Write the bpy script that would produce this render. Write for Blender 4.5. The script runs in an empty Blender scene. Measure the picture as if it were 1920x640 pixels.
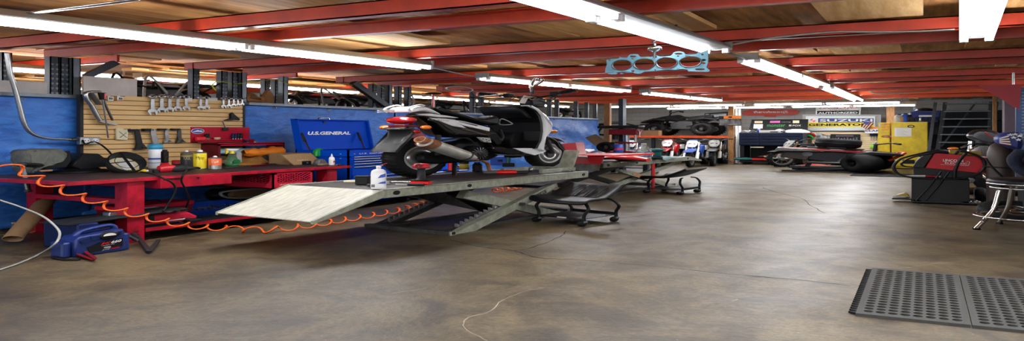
import bpy, bmesh, math, random
from mathutils import Matrix, Vector
rnd = random.Random(7)
# The photograph shows this workshop 2.25 times wider than tall.  Shapes below are
# written in metres and every mesh gets those proportions when it is built.
SH, SZ = 1.4, 1.4/2.25
C = bpy.context.scene.collection
PI = math.pi
# ---- camera figures (used for the camera itself and to take distances on real planes) ----
FX, FY, HZ, EYE, YAW = 1444., 642., 246., 1.45, math.radians(28.1)
FW = (-math.sin(YAW), math.cos(YAW)); RT = (math.cos(YAW), math.sin(YAW))
def at(px, py, X=None, Y=None, Z=None):
    u = (px-960)/FX; d = (FW[0]+u*RT[0], FW[1]+u*RT[1], -(py-HZ)/FY)
    t = X/d[0] if X is not None else Y/d[1] if Y is not None else (Z-EYE)/d[2]
    return Vector((t*d[0], t*d[1], EYE+t*d[2]))
def onplane(px, py, p, q, off=0):
    dx, dy = q[0]-p[0], q[1]-p[1]; L = math.hypot(dx, dy); a = (dx/L, dy/L); n = (a[1], -a[0])
    u = (px-960)/FX; d = (FW[0]+u*RT[0], FW[1]+u*RT[1], -(py-HZ)/FY)
    t = (n[0]*p[0]+n[1]*p[1]+off)/(n[0]*d[0]+n[1]*d[1])
    return ((t*d[0]-p[0])*a[0]+(t*d[1]-p[1])*a[1], EYE+t*d[2])
# ---- materials ----
def srgb(h):
    h = h.lstrip('#'); o = []
    for i in (0, 2, 4):
        c = int(h[i:i+2], 16)/255; o.append(c/12.92 if c <= .04045 else ((c+.055)/1.055)**2.4)
    return (*o, 1)
MATS = {}
def mat(key, col, rough=.5, metal=0., var=.0, scale=8., col2=None, bump=0., bscale=None, emit=None, es=0, coat=0, alpha=None, trans=0, stretch=None):
    if key in MATS: return MATS[key]
    m = bpy.data.materials.new(key); m.use_nodes = True; nt = m.node_tree; N = nt.nodes; L = nt.links
    b = N['Principled BSDF']; c = srgb(col)
    b.inputs['Base Color'].default_value = c; b.inputs['Roughness'].default_value = rough; b.inputs['Metallic'].default_value = metal
    if coat: b.inputs['Coat Weight'].default_value = coat; b.inputs['Coat Roughness'].default_value = .1
    if trans: b.inputs['Transmission Weight'].default_value = trans
    if alpha is not None: b.inputs['Alpha'].default_value = alpha
    tc = N.new('ShaderNodeTexCoord'); src = tc.outputs['Object']
    if stretch:
        mp = N.new('ShaderNodeMapping'); mp.inputs['Scale'].default_value = stretch; L.new(src, mp.inputs[0]); src = mp.outputs[0]
    if var or col2:
        nz = N.new('ShaderNodeTexNoise'); nz.inputs['Scale'].default_value = scale; nz.inputs['Detail'].default_value = 5; nz.inputs['Roughness'].default_value = .65
        L.new(src, nz.inputs['Vector'])
        r = N.new('ShaderNodeValToRGB'); r.color_ramp.elements[0].position = .35; r.color_ramp.elements[1].position = .65
        c2 = srgb(col2) if col2 else tuple(x*(1-var) for x in c[:3])+(1,)
        r.color_ramp.elements[0].color = c2; r.color_ramp.elements[1].color = c
        L.new(nz.outputs['Fac'], r.inputs[0]); L.new(r.outputs[0], b.inputs['Base Color'])
    if bump:
        n2 = N.new('ShaderNodeTexNoise'); n2.inputs['Scale'].default_value = bscale or scale*3; n2.inputs['Detail'].default_value = 4
        L.new(src, n2.inputs['Vector']); bp = N.new('ShaderNodeBump'); bp.inputs['Strength'].default_value = bump; bp.inputs['Distance'].default_value = .02
        L.new(n2.outputs['Fac'], bp.inputs['Height']); L.new(bp.outputs[0], b.inputs['Normal'])
    if emit: b.inputs['Emission Color'].default_value = srgb(emit); b.inputs['Emission Strength'].default_value = es
    MATS[key] = m; return m
def M(k): return MATS[k]
mat('black_plastic', '#141416', .45); mat('black_metal', '#17181a', .42, 0, .3, 30); mat('rubber', '#161617', .75, 0, .35, 40, bump=.2)
mat('dark_grey', '#2b2c2e', .5, 0, .2, 20); mat('mid_grey', '#6a6c6c', .5, .2, .2, 20); mat('light_grey', '#a9aaa6', .5, .1, .15, 20)
mat('chrome', '#d8d8d8', .12, 1.); mat('steel', '#b4b5b4', .3, .9, .25, 30); mat('dark_steel', '#5d5e5e', .4, .8, .3, 25)
mat('rack_black', '#2a313c', .4, .2, .25, 20); mat('rack_grey', '#6d757c', .4, .6, .25, 20)
mat('white_paint', '#e4e5e2', .35, 0, .08, 10); mat('white_plastic', '#e8e9ea', .3, coat=.3)
mat('bench_red', '#b0142c', .42, 0, .0, 9, '#7d0f20', coat=.15); mat('bench_top', '#3b1a1d', .55, 0, 0, 14, '#1d1416')
mat('red_plastic', '#c01626', .38, coat=.2); mat('crate_red', '#b81a34', .5, 0, .15, 12); mat('dark_red', '#701420', .45, 0, .2, 12); mat('bright_red', '#e0151c', .3, coat=.4)
mat('beam_red', '#c23a1b', .36, 0, 0, 5, '#a32d16'); mat('lit_and_shelf_orange', '#ee5a20', .4, 0, .1, 5)
mat('blue_paint', '#0046c0', .55, 0, .06, 4); mat('navy_plastic', '#12224f', .45, 0, .15, 15); mat('blue_plastic', '#1746a8', .4, 0, .1, 10)
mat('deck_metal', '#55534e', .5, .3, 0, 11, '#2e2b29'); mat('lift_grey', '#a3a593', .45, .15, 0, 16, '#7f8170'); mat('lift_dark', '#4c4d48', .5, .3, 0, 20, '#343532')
mat('brown_card', '#8a6a48', .8, 0, .15, 12); mat('card_tan', '#a5825a', .8, 0, .12, 12); mat('wood', '#b98a54', .6, 0, 0, 5, '#8e6236', stretch=(1, 8, 8)); mat('wood_post', '#b48552', .65, 0, 0, 7, '#8a5c30', stretch=(6, 6, 1))
mat('orange_hose', '#e8621c', .4); mat('orange', '#f0871c', .6, 0, .15, 14); mat('yellow', '#e6cf14', .4); mat('cab_yellow', '#e0c416', .42, 0, 0, 6, '#c2a512')
mat('green', '#1d9a3e', .4); mat('pale_blue', '#9fc4cf', .35); mat('teal', '#2c6d6d', .5); mat('rag', '#8fb0b0', .85, 0, .25, 14); mat('dimmed_tube_tray', '#9a9b99', .45, 0)  # tube tray greyed below white so the lamp glare on it reads weaker
mat('tail_red', '#a80c14', .12, coat=1.); mat('amber', '#f07a12', .15, coat=1.); mat('rust', '#7b4327', .8, 0, 0, 14, '#b07c58'); mat('silver_pipe', '#dddcd5', .42, .1, 0, 7, '#b9b4a9')
mat('gasket', '#6d9fb0', .6, 0, 0, 12, '#557f92'); mat('foam', '#d8cfae', .8, 0, .1, 20); mat('grey_cloth', '#6d7068', .95, 0, .3, 25, bump=.5, bscale=60); mat('tan_glove', '#a4702f', .9, 0, .3, 20, bump=.4, bscale=40)
mat('brown_cyl', '#3b302b', .5, 0, .15, 8); mat('purple_grey', '#5d4a58', .6, 0, .2, 6); mat('navy_cloth', '#161d33', .9, 0, .3, 20, bump=.4, bscale=40); mat('seat_vinyl', '#18191b', .42, 0, .1, 30, bump=.15, bscale=90)
mat('chest_navy', '#1e2a42', .35, .3, .1, 8); mat('red_sign', '#d4422f', .5); mat('clear_jug', '#dfe9ea', .1, 0, trans=.9); mat('gold', '#8a7a2a', .5); mat('lime', '#8fd43a', .5); mat('cream', '#cdbf98', .7, 0, .1, 15)
mat('red_lincoln', '#b50f1d', .35, 0, .06, 6); mat('tarp_back', '#22252b', .9); mat('pale_board', '#c9c2bc', .6, 0, 0, 3, '#b2aaa6'); mat('paper', '#dcd9cf', .8)
mat('tube_light', '#ffffff', .4, emit='#f4f8ff', es=32.)
for k in ('black_plastic', 'black_metal', 'rubber', 'seat_vinyl', 'dark_grey', 'red_lincoln', 'navy_plastic', 'chest_navy', 'blue_paint', 'bench_red', 'crate_red', 'dark_red'): MATS[k].node_tree.nodes['Principled BSDF'].inputs['Specular IOR Level'].default_value = .2
MATS['blue_paint'].node_tree.nodes['Principled BSDF'].inputs['Specular IOR Level'].default_value = .08
# ---- mesh builder ----
def crom(pts, n=4, closed=True):
    P = [Vector(p) for p in pts]; out = []; k = len(P)
    rng = range(k) if closed else range(k-1)
    for i in rng:
        if closed: a, b, c, d = P[i-1], P[i], P[(i+1) % k], P[(i+2) % k]
        else: a, b, c, d = P[max(i-1, 0)], P[i], P[i+1], P[min(i+2, k-1)]
        for j in range(n):
            t = j/n; out.append(.5*((2*b)+(c-a)*t+(2*a-5*b+4*c-d)*t*t+(3*b-a-3*c+d)*t**3))
    if not closed: out.append(P[-1])
    return out
class MB:
    def __init__(s, T=None): s.v = []; s.f = []; s.T = T or Matrix(); s.mk = []; s.br = []
    def add(s, vs, fs, m=None, sm=False):
        o = len(s.v)
        if m not in s.mk: s.mk.append(m)
        k = s.mk.index(m)
        s.v += [s.T @ Vector(v) for v in vs]
        s.f += [([i+o for i in f], k, sm) for f in fs]
        return s
    def nx(s):
        s.br.append((len(s.v), len(s.f))); return s
    def box(s, x0, x1, y0, y1, z0, z1, m=None, bev=0):
        if x0 > x1: x0, x1 = x1, x0
        if y0 > y1: y0, y1 = y1, y0
        if z0 > z1: z0, z1 = z1, z0
        if not bev:
            vs = [(x, y, z) for z in (z0, z1) for y in (y0, y1) for x in (x0, x1)]
            return s.add(vs, [(0, 2, 3, 1), (4, 5, 7, 6), (0, 1, 5, 4), (2, 6, 7, 3), (0, 4, 6, 2), (1, 3, 7, 5)], m)
        bev = min(bev, (x1-x0)*.45, (y1-y0)*.45, (z1-z0)*.45)
        bm = bmesh.new(); bmesh.ops.create_cube(bm, size=1)
        for v in bm.verts: v.co = Vector(((x0+x1)/2+v.co.x*(x1-x0), (y0+y1)/2+v.co.y*(y1-y0), (z0+z1)/2+v.co.z*(z1-z0)))
        bmesh.ops.bevel(bm, geom=bm.edges[:], offset=bev, segments=2, profile=.5, affect='EDGES')
        bm.verts.index_update(); s.add([v.co.copy() for v in bm.verts], [[v.index for v in f.verts] for f in bm.faces], m); bm.free(); return s
    def hexa(s, b, t, m=None):      # bottom 4 points, top 4 points (ccw)
        return s.add(list(b)+list(t), [(3, 2, 1, 0), (4, 5, 6, 7), (0, 1, 5, 4), (1, 2, 6, 5), (2, 3, 7, 6), (3, 0, 4, 7)], m)
    def bar(s, p, q, w, h, m=None, up=(0, 0, 1)):    # rectangular bar p->q, w across, h along up
        p, q = Vector(p), Vector(q); d = (q-p).normalized(); up = Vector(up); a = d.cross(up)
        if a.length < 1e-4: a = d.cross(Vector((1, 0, 0)))
        a.normalize(); b = a.cross(d); a *= w/2; b *= h/2
        return s.hexa([p-a-b, p+a-b, p+a+b, p-a+b], [q-a-b, q+a-b, q+a+b, q-a+b], m)
    def frame(s, d):
        d = d.normalized(); a = d.cross(Vector((0, 0, 1)))
        if a.length < 1e-3: a = Vector((1, 0, 0))
        a.normalize(); return a, d.cross(a)
    def cyl(s, p, q, r, r2=None, n=14, m=None, caps=True):
        p, q = Vector(p), Vector(q); r2 = r if r2 is None else r2; a, b = s.frame(q-p)
        A = [p+r*(a*math.cos(2*PI*i/n)+b*math.sin(2*PI*i/n)) for i in range(n)]; B = [q+r2*(a*math.cos(2*PI*i/n)+b*math.sin(2*PI*i/n)) for i in range(n)]
        s.add(A+B, [(i, (i+1) % n, n+(i+1) % n, n+i) for i in range(n)], m, True)
        if caps: s.add(A, [list(range(n))[::-1]], m); s.add(B, [list(range(n))], m)
        return s
    def tube(s, pts, r, n=8, m=None, closed=False, caps=True):
        P = [Vector(p) for p in pts]; k = len(P); rr = r if isinstance(r, (list, tuple)) else [r]*k
        T = []
        for i in range(k):
            a = P[i-1] if (i or closed) else P[i]; b = P[(i+1) % k] if (i < k-1 or closed) else P[i]
            d = b-a; T.append(d.normalized() if d.length > 1e-9 else Vector((0, 0, 1)))
        a, b = s.frame(T[0]); vs = []
        for i in range(k):
            a = a-T[i]*a.dot(T[i]); a = a.normalized() if a.length > 1e-6 else s.frame(T[i])[0]; b = T[i].cross(a)
            vs += [P[i]+rr[i]*(a*math.cos(2*PI*j/n)+b*math.sin(2*PI*j/n)) for j in range(n)]
        fs = [(i*n+j, i*n+(j+1) % n, ((i+1) % k)*n+(j+1) % n, ((i+1) % k)*n+j) for i in range(k if closed else k-1) for j in range(n)]
        s.add(vs, fs, m, True)
        if caps and not closed: s.add(vs[:n], [list(range(n))[::-1]], m); s.add(vs[-n:], [list(range(n))], m)
        return s
    def lathe(s, prof, c=(0, 0, 0), axis=(0, 0, 1), n=20, m=None, sm=True, closed=False):
        c = Vector(c); ax = Vector(axis).normalized(); a, b = s.frame(ax)
        k = len(prof); vs = [c+ax*z+r*(a*math.cos(2*PI*j/n)+b*math.sin(2*PI*j/n)) for r, z in prof for j in range(n)]
        fs = [(i*n+j, i*n+(j+1) % n, ((i+1) % k)*n+(j+1) % n, ((i+1) % k)*n+j) for i in range(k if closed else k-1) for j in range(n)]
        return s.add(vs, fs, m, sm)
    def torus(s, c, axis, R, r, n=28, k=10, m=None):
        return s.lathe([(R+r*math.cos(2*PI*i/k), r*math.sin(2*PI*i/k)) for i in range(k)], c, axis, n, m, True, True)
    def ell(s, c, r, nu=16, nv=10, m=None, pw=1):
        c = Vector(c); vs = []; f = lambda x: math.copysign(abs(x)**pw, x)
        for i in range(nv+1):
            th = -PI/2+PI*i/nv
            for j in range(nu):
                ph = 2*PI*j/nu; vs.append((c.x+r[0]*f(math.cos(th))*f(math.cos(ph)), c.y+r[1]*f(math.cos(th))*f(math.sin(ph)), c.z+r[2]*f(math.sin(th))))
        return s.add(vs, [(i*nu+j, i*nu+(j+1) % nu, (i+1)*nu+(j+1) % nu, (i+1)*nu+j) for i in range(nv) for j in range(nu)], m, True)
    def loft(s, rings, m=None, sm=True, caps=True, closed=False):
        n = len(rings[0]); k = len(rings); vs = [p for r in rings for p in r]
        s.add(vs, [(i*n+j, i*n+(j+1) % n, ((i+1) % k)*n+(j+1) % n, ((i+1) % k)*n+j) for i in range(k if closed else k-1) for j in range(n)], m, sm)
        if caps and not closed: s.add(rings[0], [list(range(n))[::-1]], m); s.add(rings[-1], [list(range(n))], m)
        return s
    def prism(s, poly, d0, d1, plane='xz', m=None, bev=0, smooth=0, sh=None):
        poly = [Vector((p[0], p[1])) for p in poly]
        if smooth: poly = [Vector((p.x, p.y)) for p in crom([Vector((p.x, p.y, 0)) for p in poly], smooth)]
        mp = {'xz': lambda p, d: (p.x, d, p.y), 'yz': lambda p, d: (d, p.x, p.y), 'xy': lambda p, d: (p.x, p.y, d)}[plane]
        if not bev: return s.loft([[mp(p, d) for p in poly] for d in (d0, d1)], m, False)
        c = sum(poly, Vector((0, 0)))/len(poly)
        def shr(t):
            out = []
            k = len(poly)
            for i, p in enumerate(poly):
                e = poly[(i+1) % k]-poly[i-1]
                nn = Vector((e.y, -e.x)); nn = nn.normalized() if nn.length > 1e-9 else nn
                out.append(p-nn*t*sg)
            return out
        area = sum(poly[i-1].x*poly[i].y-poly[i].x*poly[i-1].y for i in range(len(poly))); sg = 1 if area > 0 else -1
        dd = 1 if d1 > d0 else -1
        L = [(shr(bev), d0), (shr(bev*.3), d0+dd*bev*.3), (poly, d0+dd*bev), (poly, d1-dd*bev), (shr(bev*.3), d1-dd*bev*.3), (shr(bev), d1)]
        return s.loft([[mp(p, d) for p in q] for q, d in L], m, True)
    def grid(s, nx, ny, fn, m=None, sm=True, thick=None):
        vs = [fn(i/nx, j/ny) for j in range(ny+1) for i in range(nx+1)]
        fs = [(j*(nx+1)+i, j*(nx+1)+i+1, (j+1)*(nx+1)+i+1, (j+1)*(nx+1)+i) for j in range(ny) for i in range(nx)]
        if thick is not None:
            o = len(vs); t = Vector(thick); vs = vs+[Vector(v)+t for v in vs]; fs = fs+[tuple(o+i for i in f[::-1]) for f in fs]
            per = [i for i in range(nx+1)]+[j*(nx+1)+nx for j in range(1, ny+1)]+[ny*(nx+1)+i for i in range(nx-1, -1, -1)]+[j*(nx+1) for j in range(ny-1, 0, -1)]
            fs += [(per[i], per[i-1], o+per[i-1], o+per[i]) for i in range(len(per))]
        return s.add(vs, fs, m, sm)
    def text(s, txt, o, u, v, w, h, m=None, shear=0, bold=0):
        cu = bpy.data.curves.new('t', 'FONT'); cu.body = txt; cu.shear = shear; cu.offset = bold; cu.resolution_u = 3
        ob = bpy.data.objects.new('t', cu); C.objects.link(ob); dg = bpy.context.evaluated_depsgraph_get(); dg.update()
        me = ob.evaluated_get(dg).to_mesh(); P = [x.co.copy() for x in me.vertices]; F = [list(p.vertices) for p in me.polygons]
        ob.evaluated_get(dg).to_mesh_clear(); bpy.data.objects.remove(ob); bpy.data.curves.remove(cu)
        if not P: return s
        x0 = min(p.x for p in P); x1 = max(p.x for p in P); y0 = min(p.y for p in P); y1 = max(p.y for p in P)
        o, u, v = Vector(o), Vector(u).normalized(), Vector(v).normalized()
        return s.add([o+u*((p.x-x0)/(x1-x0)*w)+v*((p.y-y0)/(y1-y0)*h) for p in P], F, m)
    def build(s, name, m=None, parent=None, label=None, kind=None):
        if s.br:        # several separate pieces: one object each
            br = s.br+[(len(s.v), len(s.f))]; s.br = []; v0 = f0 = 0; out = None
            for v1, f1 in br:
                if f1 > f0:
                    b = MB(); b.v = s.v[v0:v1]; b.mk = s.mk; b.f = [([i-v0 for i in f[0]], f[1], f[2]) for f in s.f[f0:f1]]; o = b.build(name, m, parent, label, kind); out = out or o
                v0, f0 = v1, f1
            return out
        me = bpy.data.meshes.new(name)
        me.from_pydata([(p.x*SH, p.y*SH, p.z*SZ) for p in s.v], [], [f[0] for f in s.f])
        for k in s.mk: me.materials.append(MATS[k] if k else MATS[m])
        for p, f in zip(me.polygons, s.f): p.material_index = f[1]; p.use_smooth = f[2]
        bm = bmesh.new(); bm.from_mesh(me); bmesh.ops.recalc_face_normals(bm, faces=bm.faces); bm.to_mesh(me); bm.free()
        o = bpy.data.objects.new(name, me); C.objects.link(o)
        if parent is not None: o.parent = parent
        if label: o['label'] = label
        if kind: o['kind'] = kind
        return o
def tag(o, label, cat, group=None):
    o['label'] = label; o['category'] = cat
    if group: o['group'] = group
    return o
def place(o, loc, yaw=0):
    o.location = (loc[0]*SH, loc[1]*SH, loc[2]*SZ); o.rotation_euler = (0, 0, yaw); return o
def thing(name, label, cat, loc=(0, 0, 0), yaw=0, group=None):
    o = bpy.data.objects.new(name, None); C.objects.link(o); o.empty_display_size = .05
    return tag(place(o, loc, yaw), label, cat, group)
def solo(mb, name, m, label, cat, loc=(0, 0, 0), yaw=0, group=None):
    return place(tag(mb.build(name, m), label, cat, group), loc, yaw)
def wmb(loc, yaw=0):            # builder that takes world coordinates for a thing standing at loc
    return MB((Matrix.Translation(Vector(loc)) @ Matrix.Rotation(yaw, 4, 'Z')).inverted())
def wsolo(mb, loc, name, m, label, cat, group=None): return solo(mb, name, m, label, cat, loc, 0, group)
def dup(root, loc, yaw, label, group=None):
    r = root.copy(); C.objects.link(r); place(r, loc, yaw); r['label'] = label
    if group: r['group'] = group
    for ch in list(root.children):
        c = ch.copy(); C.objects.link(c); c.parent = r
        for g in list(ch.children):
            d = g.copy(); C.objects.link(d); d.parent = c
    return r
def structure(o): o['kind'] = 'structure'; return o
ORD = ['first', 'second', 'third', 'fourth', 'fifth', 'sixth', 'seventh', 'eighth', 'ninth', 'tenth', 'eleventh', 'twelfth', 'thirteenth', 'fourteenth']
# ================= camera =================
cam = bpy.data.cameras.new('camera'); co = bpy.data.objects.new('camera', cam); C.objects.link(co)
co.location = (0, 0, EYE*SZ); co.rotation_euler = (PI/2, 0, YAW); cam.sensor_width = 36; cam.sensor_fit = 'HORIZONTAL'; cam.lens = 36*FX/1920
cam.shift_y = -(320-HZ)/1920; cam.clip_start = .05; cam.clip_end = 200
bpy.context.scene.camera = co
# ================= setting materials =================
def concrete():
    m = bpy.data.materials.new('concrete_floor'); m.use_nodes = True; N = m.node_tree.nodes; L = m.node_tree.links; b = N['Principled BSDF']
    tc = N.new('ShaderNodeTexCoord'); mp = N.new('ShaderNodeMapping'); L.new(tc.outputs['Object'], mp.inputs[0])
    def noise(sc, det=6, ro=.6, dist=0):
        n = N.new('ShaderNodeTexNoise'); n.inputs['Scale'].default_value = sc; n.inputs['Detail'].default_value = det; n.inputs['Roughness'].default_value = ro; n.inputs['Distortion'].default_value = dist
        L.new(mp.outputs[0], n.inputs['Vector']); return n
    def ramp(src, a, b_, p0, p1):
        r = N.new('ShaderNodeValToRGB'); r.color_ramp.elements[0].position = p0; r.color_ramp.elements[1].position = p1
        r.color_ramp.elements[0].color = a; r.color_ramp.elements[1].color = b_; L.new(src, r.inputs[0]); return r
    def mix(fac, a, b_, t='MIX'):
        x = N.new('ShaderNodeMix'); x.data_type = 'RGBA'; x.blend_type = t
        if isinstance(fac, float): x.inputs[0].default_value = fac
        else: L.new(fac, x.inputs[0])
        L.new(a, x.inputs[6]); L.new(b_, x.inputs[7]); return x.outputs[2]
    big = ramp(noise(.55, 7, .62, .4).outputs['Fac'], srgb('#43392b'), srgb('#746549'), .4, .6)
    mid = ramp(noise(2.6, 9, .72, .8).outputs['Fac'], srgb('#30281a'), srgb('#887856'), .4, .6)
    fine = ramp(noise(34, 5, .7).outputs['Fac'], srgb('#62605a'), srgb('#ffffff'), .34, .62)
    c = mix(.5, big.outputs[0], mid.outputs[0]); c = mix(.55, c, fine.outputs[0], 'MULTIPLY')
    st = ramp(noise(1.15, 5, .55, 1.2).outputs['Fac'], (0, 0, 0, 1), (1, 1, 1, 1), .58, .66)
    dk = N.new('ShaderNodeRGB'); dk.outputs[0].default_value = srgb('#3a3026')
    f = N.new('ShaderNodeMath'); f.operation = 'MULTIPLY'; f.inputs[1].default_value = .55; L.new(st.outputs[0], f.inputs[0]); c = mix(f.outputs[0], c, dk.outputs[0])
    sp = ramp(noise(60, 2, .5).outputs['Fac'], (0, 0, 0, 1), (1, 1, 1, 1), .70, .74)
    lt = N.new('ShaderNodeRGB'); lt.outputs[0].default_value = srgb('#b9ad9a'); f2 = N.new('ShaderNodeMath'); f2.operation = 'MULTIPLY'; f2.inputs[1].default_value = .5; L.new(sp.outputs[0], f2.inputs[0]); c = mix(f2.outputs[0], c, lt.outputs[0])
    L.new(c, b.inputs['Base Color'])
    rr = N.new('ShaderNodeMapRange'); rr.inputs[3].default_value = .3; rr.inputs[4].default_value = .62; L.new(noise(1.7, 6, .6).outputs['Fac'], rr.inputs[0]); L.new(rr.outputs[0], b.inputs['Roughness'])
    bp = N.new('ShaderNodeBump'); bp.inputs['Strength'].default_value = .25; bp.inputs['Distance'].default_value = .02; L.new(noise(18, 6, .7).outputs['Fac'], bp.inputs['Height']); L.new(bp.outputs[0], b.inputs['Normal'])
    MATS['concrete'] = m
concrete()
mat('crack', '#2e271f', .9); mat('scratch', '#a79b88', .9)
def plywood(key, c1, c2, sc): mat(key, c1, .7, 0, 0, 5*sc, c2, stretch=(2.2, .22, 2.2))
plywood('ply_a', '#e6b470', '#b98444', 1); plywood('ply_b', '#f0c88e', '#cf9d5c', 1.3); plywood('ply_c', '#cc9554', '#8d6230', 1)
def block_wall():
    m = bpy.data.materials.new('block_wall'); m.use_nodes = True; N = m.node_tree.nodes; L = m.node_tree.links; b = N['Principled BSDF']
    tc = N.new('ShaderNodeTexCoord'); mp = N.new('ShaderNodeMapping'); mp.inputs['Rotation'].default_value = (PI/2, 0, 0); L.new(tc.outputs['Object'], mp.inputs[0])
    br = N.new('ShaderNodeTexBrick'); br.inputs['Color1'].default_value = srgb('#c9c9c3'); br.inputs['Color2'].default_value = srgb('#c2c2bc'); br.inputs['Mortar'].default_value = srgb('#acaca7')
    br.inputs['Scale'].default_value = 1.; br.inputs['Brick Width'].default_value = .56; br.inputs['Row Height'].default_value = .125; br.inputs['Mortar Size'].default_value = .008
    L.new(mp.outputs[0], br.inputs[0]); L.new(br.outputs[0], b.inputs['Base Color']); b.inputs['Roughness'].default_value = .8; MATS['block_wall'] = m
block_wall()
mat('wall_pale', '#a8a8a4', .85, 0, .1, 2); mat('wall_dark', '#4a4b4c', .85, 0, .15, 2)
def tarp_mat():
    m = bpy.data.materials.new('tarp'); m.use_nodes = True; N = m.node_tree.nodes; L = m.node_tree.links; b = N['Principled BSDF']
    tc = N.new('ShaderNodeTexCoord'); n = N.new('ShaderNodeTexNoise'); n.inputs['Scale'].default_value = 7; n.inputs['Detail'].default_value = 6; n.inputs['Roughness'].default_value = .6; n.inputs['Distortion'].default_value = 1.4
    mp = N.new('ShaderNodeMapping'); mp.inputs['Scale'].default_value = (1, .5, 2.2); L.new(tc.outputs['Object'], mp.inputs[0]); L.new(mp.outputs[0], n.inputs['Vector'])
    r = N.new('ShaderNodeValToRGB'); r.color_ramp.elements[0].color = srgb('#2a62bd'); r.color_ramp.elements[1].color = srgb('#3f86dd'); r.color_ramp.elements[0].position = .35; r.color_ramp.elements[1].position = .65
    L.new(n.outputs['Fac'], r.inputs[0]); L.new(r.outputs[0], b.inputs['Base Color']); b.inputs['Roughness'].default_value = .42
    bp = N.new('ShaderNodeBump'); bp.inputs['Strength'].default_value = .4; bp.inputs['Distance'].default_value = .03; L.new(n.outputs['Fac'], bp.inputs['Height']); L.new(bp.outputs[0], b.inputs['Normal']); MATS['tarp'] = m
tarp_mat()
# ================= room =================
XL, XR, YB, YF = -10.2, 3.2, 17.2, -5.0
fl = MB().box(XL, XR, YF, YB, -.12, 0, 'concrete')
def ribbon(b, pts, w, m, z=.0012):
    P = crom([Vector((p[0], p[1], 0)) for p in pts], 5, False)
    for i in range(len(P)): P[i] = P[i]+Vector((rnd.uniform(-1, 1), rnd.uniform(-1, 1), 0))*w*.9
    vs = []; fs = []
    for i, p in enumerate(P):
        d = (P[min(i+1, len(P)-1)]-P[max(i-1, 0)]); n = Vector((-d.y, d.x, 0)).normalized()*w*rnd.uniform(.25, .8)
        vs += [(p.x+n.x, p.y+n.y, z), (p.x-n.x, p.y-n.y, z)]
        if i: fs.append((2*i-2, 2*i-1, 2*i+1, 2*i))
    b.add(vs, fs, m)
G = lambda x, y: at(x, y, Z=0)
for pts, w in [([(845, 450), (900, 463), (965, 471), (1010, 484), (1090, 488), (1180, 496), (1260, 503), (1330, 511), (1420, 519), (1500, 526), (1598, 537)], .008),
               ([(965, 471), (985, 468), (1025, 455), (1050, 444), (1062, 434)], .006), ([(1085, 432), (1120, 416), (1180, 408), (1240, 400)], .007),
               ([(1430, 352), (1452, 360), (1500, 372), (1520, 385), (1545, 400)], .009), ([(1520, 385), (1580, 379)], .006)]: ribbon(fl, [G(*p) for p in pts], w, 'crack')
for pts, w in [([(915, 640), (870, 615), (880, 596), (920, 585), (940, 565), (980, 548), (1020, 540)], .004), ([(735, 551), (800, 541)], .004), ([(1370, 566), (1385, 562)], .004), ([(1700, 503), (1760, 494), (1800, 497)], .005)]: ribbon(fl, [G(*p) for p in pts], w, 'scratch')
structure(fl.build('floor', 'concrete'))
BY = [-3.2, -2.5, -.8, -.1, 1.0, 1.65, 2.8, 3.3, 4.56, 5.15, 6.5, 7.1, 8.45, 9.0, 10.4, 10.95, 12.3, 13.1]
ce = MB().box(XL, XR, YF, YB, 2.93, 3.06, 'ply_c')
rp = random.Random(3)
gaps = [(BY[i+1], BY[i+2]) for i in range(0, len(BY)-2, 2)]+[(13.1, 17.2)]
for gi, (y0, y1) in enumerate(gaps):
    x = XL+.1
    while x < XR-.1:
        w = rp.choice([.16, .3, .36, .46]); k = rp.choice(['ply_a', 'ply_b', 'ply_a', 'ply_b', 'ply_c'])
        if rp.random() < .8:
            z = rp.choice([2.785, 2.785, 2.82]); ce.box(x, x+w, y0-rp.uniform(.0, .3), y1-rp.uniform(.03, .16), z, z+.05, k)
        x += w+rp.choice([.02, .12, .22, .32])
structure(ce.build('ceiling', 'ply_c'))
structure(MB().box(XL, XR, YB, YB+.15, 0, 3.06, 'block_wall').build('wall_back', 'block_wall'))
structure(MB().box(XL-.15, XL, YF, YB+.15, 0, 3.06, 'wall_pale').build('wall_left', 'wall_pale'))
structure(MB().box(XR, XR+.15, YF, YB+.15, 0, 3.06, 'wall_dark').build('wall_right', 'wall_dark'))
# steel beams: C-channels in pairs across the room
def beam(y, z0, x0, x1, face, m, label):
    h, w, t = .15, .065, .008
    r = thing('steel_beam', label, 'ceiling beam', ((x0+x1)/2, y, z0), 0, 'painted steel ceiling beams'); b = wmb(((x0+x1)/2, y, z0))
    ya = y-w/2*face; yb = y+w/2*face
    b.box(x0, x1, ya, ya+t*face, z0, z0+h); b.box(x0, x1, ya, yb, z0, z0+.012); b.box(x0, x1, ya, yb, z0+h-.012, z0+h); b.build('web', m, r)
    bb = wmb(((x0+x1)/2, y, z0))
    for xe in (x0+.06, x1-.06): bb.box(xe-.05, xe+.05, ya-.008*face, ya, z0+.01, z0+h-.01)
    bb.build('end_bracket', m, r)
    return r
for i, y in enumerate(BY):
    last = i == len(BY)-1
    if y < 2.5:
        if i < 4: continue
    lab = ('%s of the red steel ceiling beams counted from the camera' % ORD[i-4]) if not last else 'steel ceiling beam farthest back, coloured orange as if lit, in front of the block wall'
    beam(y, 2.625 if not last else 2.58, -5.62, XR, 1 if i % 2 == 0 else -1, 'beam_red' if i < len(BY)-2 else 'lit_and_shelf_orange', lab)  # last two beams coloured brighter orange, standing in for the far lamps' light
b_ = wmb((0, 13.05, 2.5)); 
for i, y in enumerate([2.2, 4.0, 6.0, 8.0, 10.2]):
    beam(y, 2.70, XL, -5.7, 1, 'beam_red', '%s of the red beams over the aisle behind the racks' % ORD[i])
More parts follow.
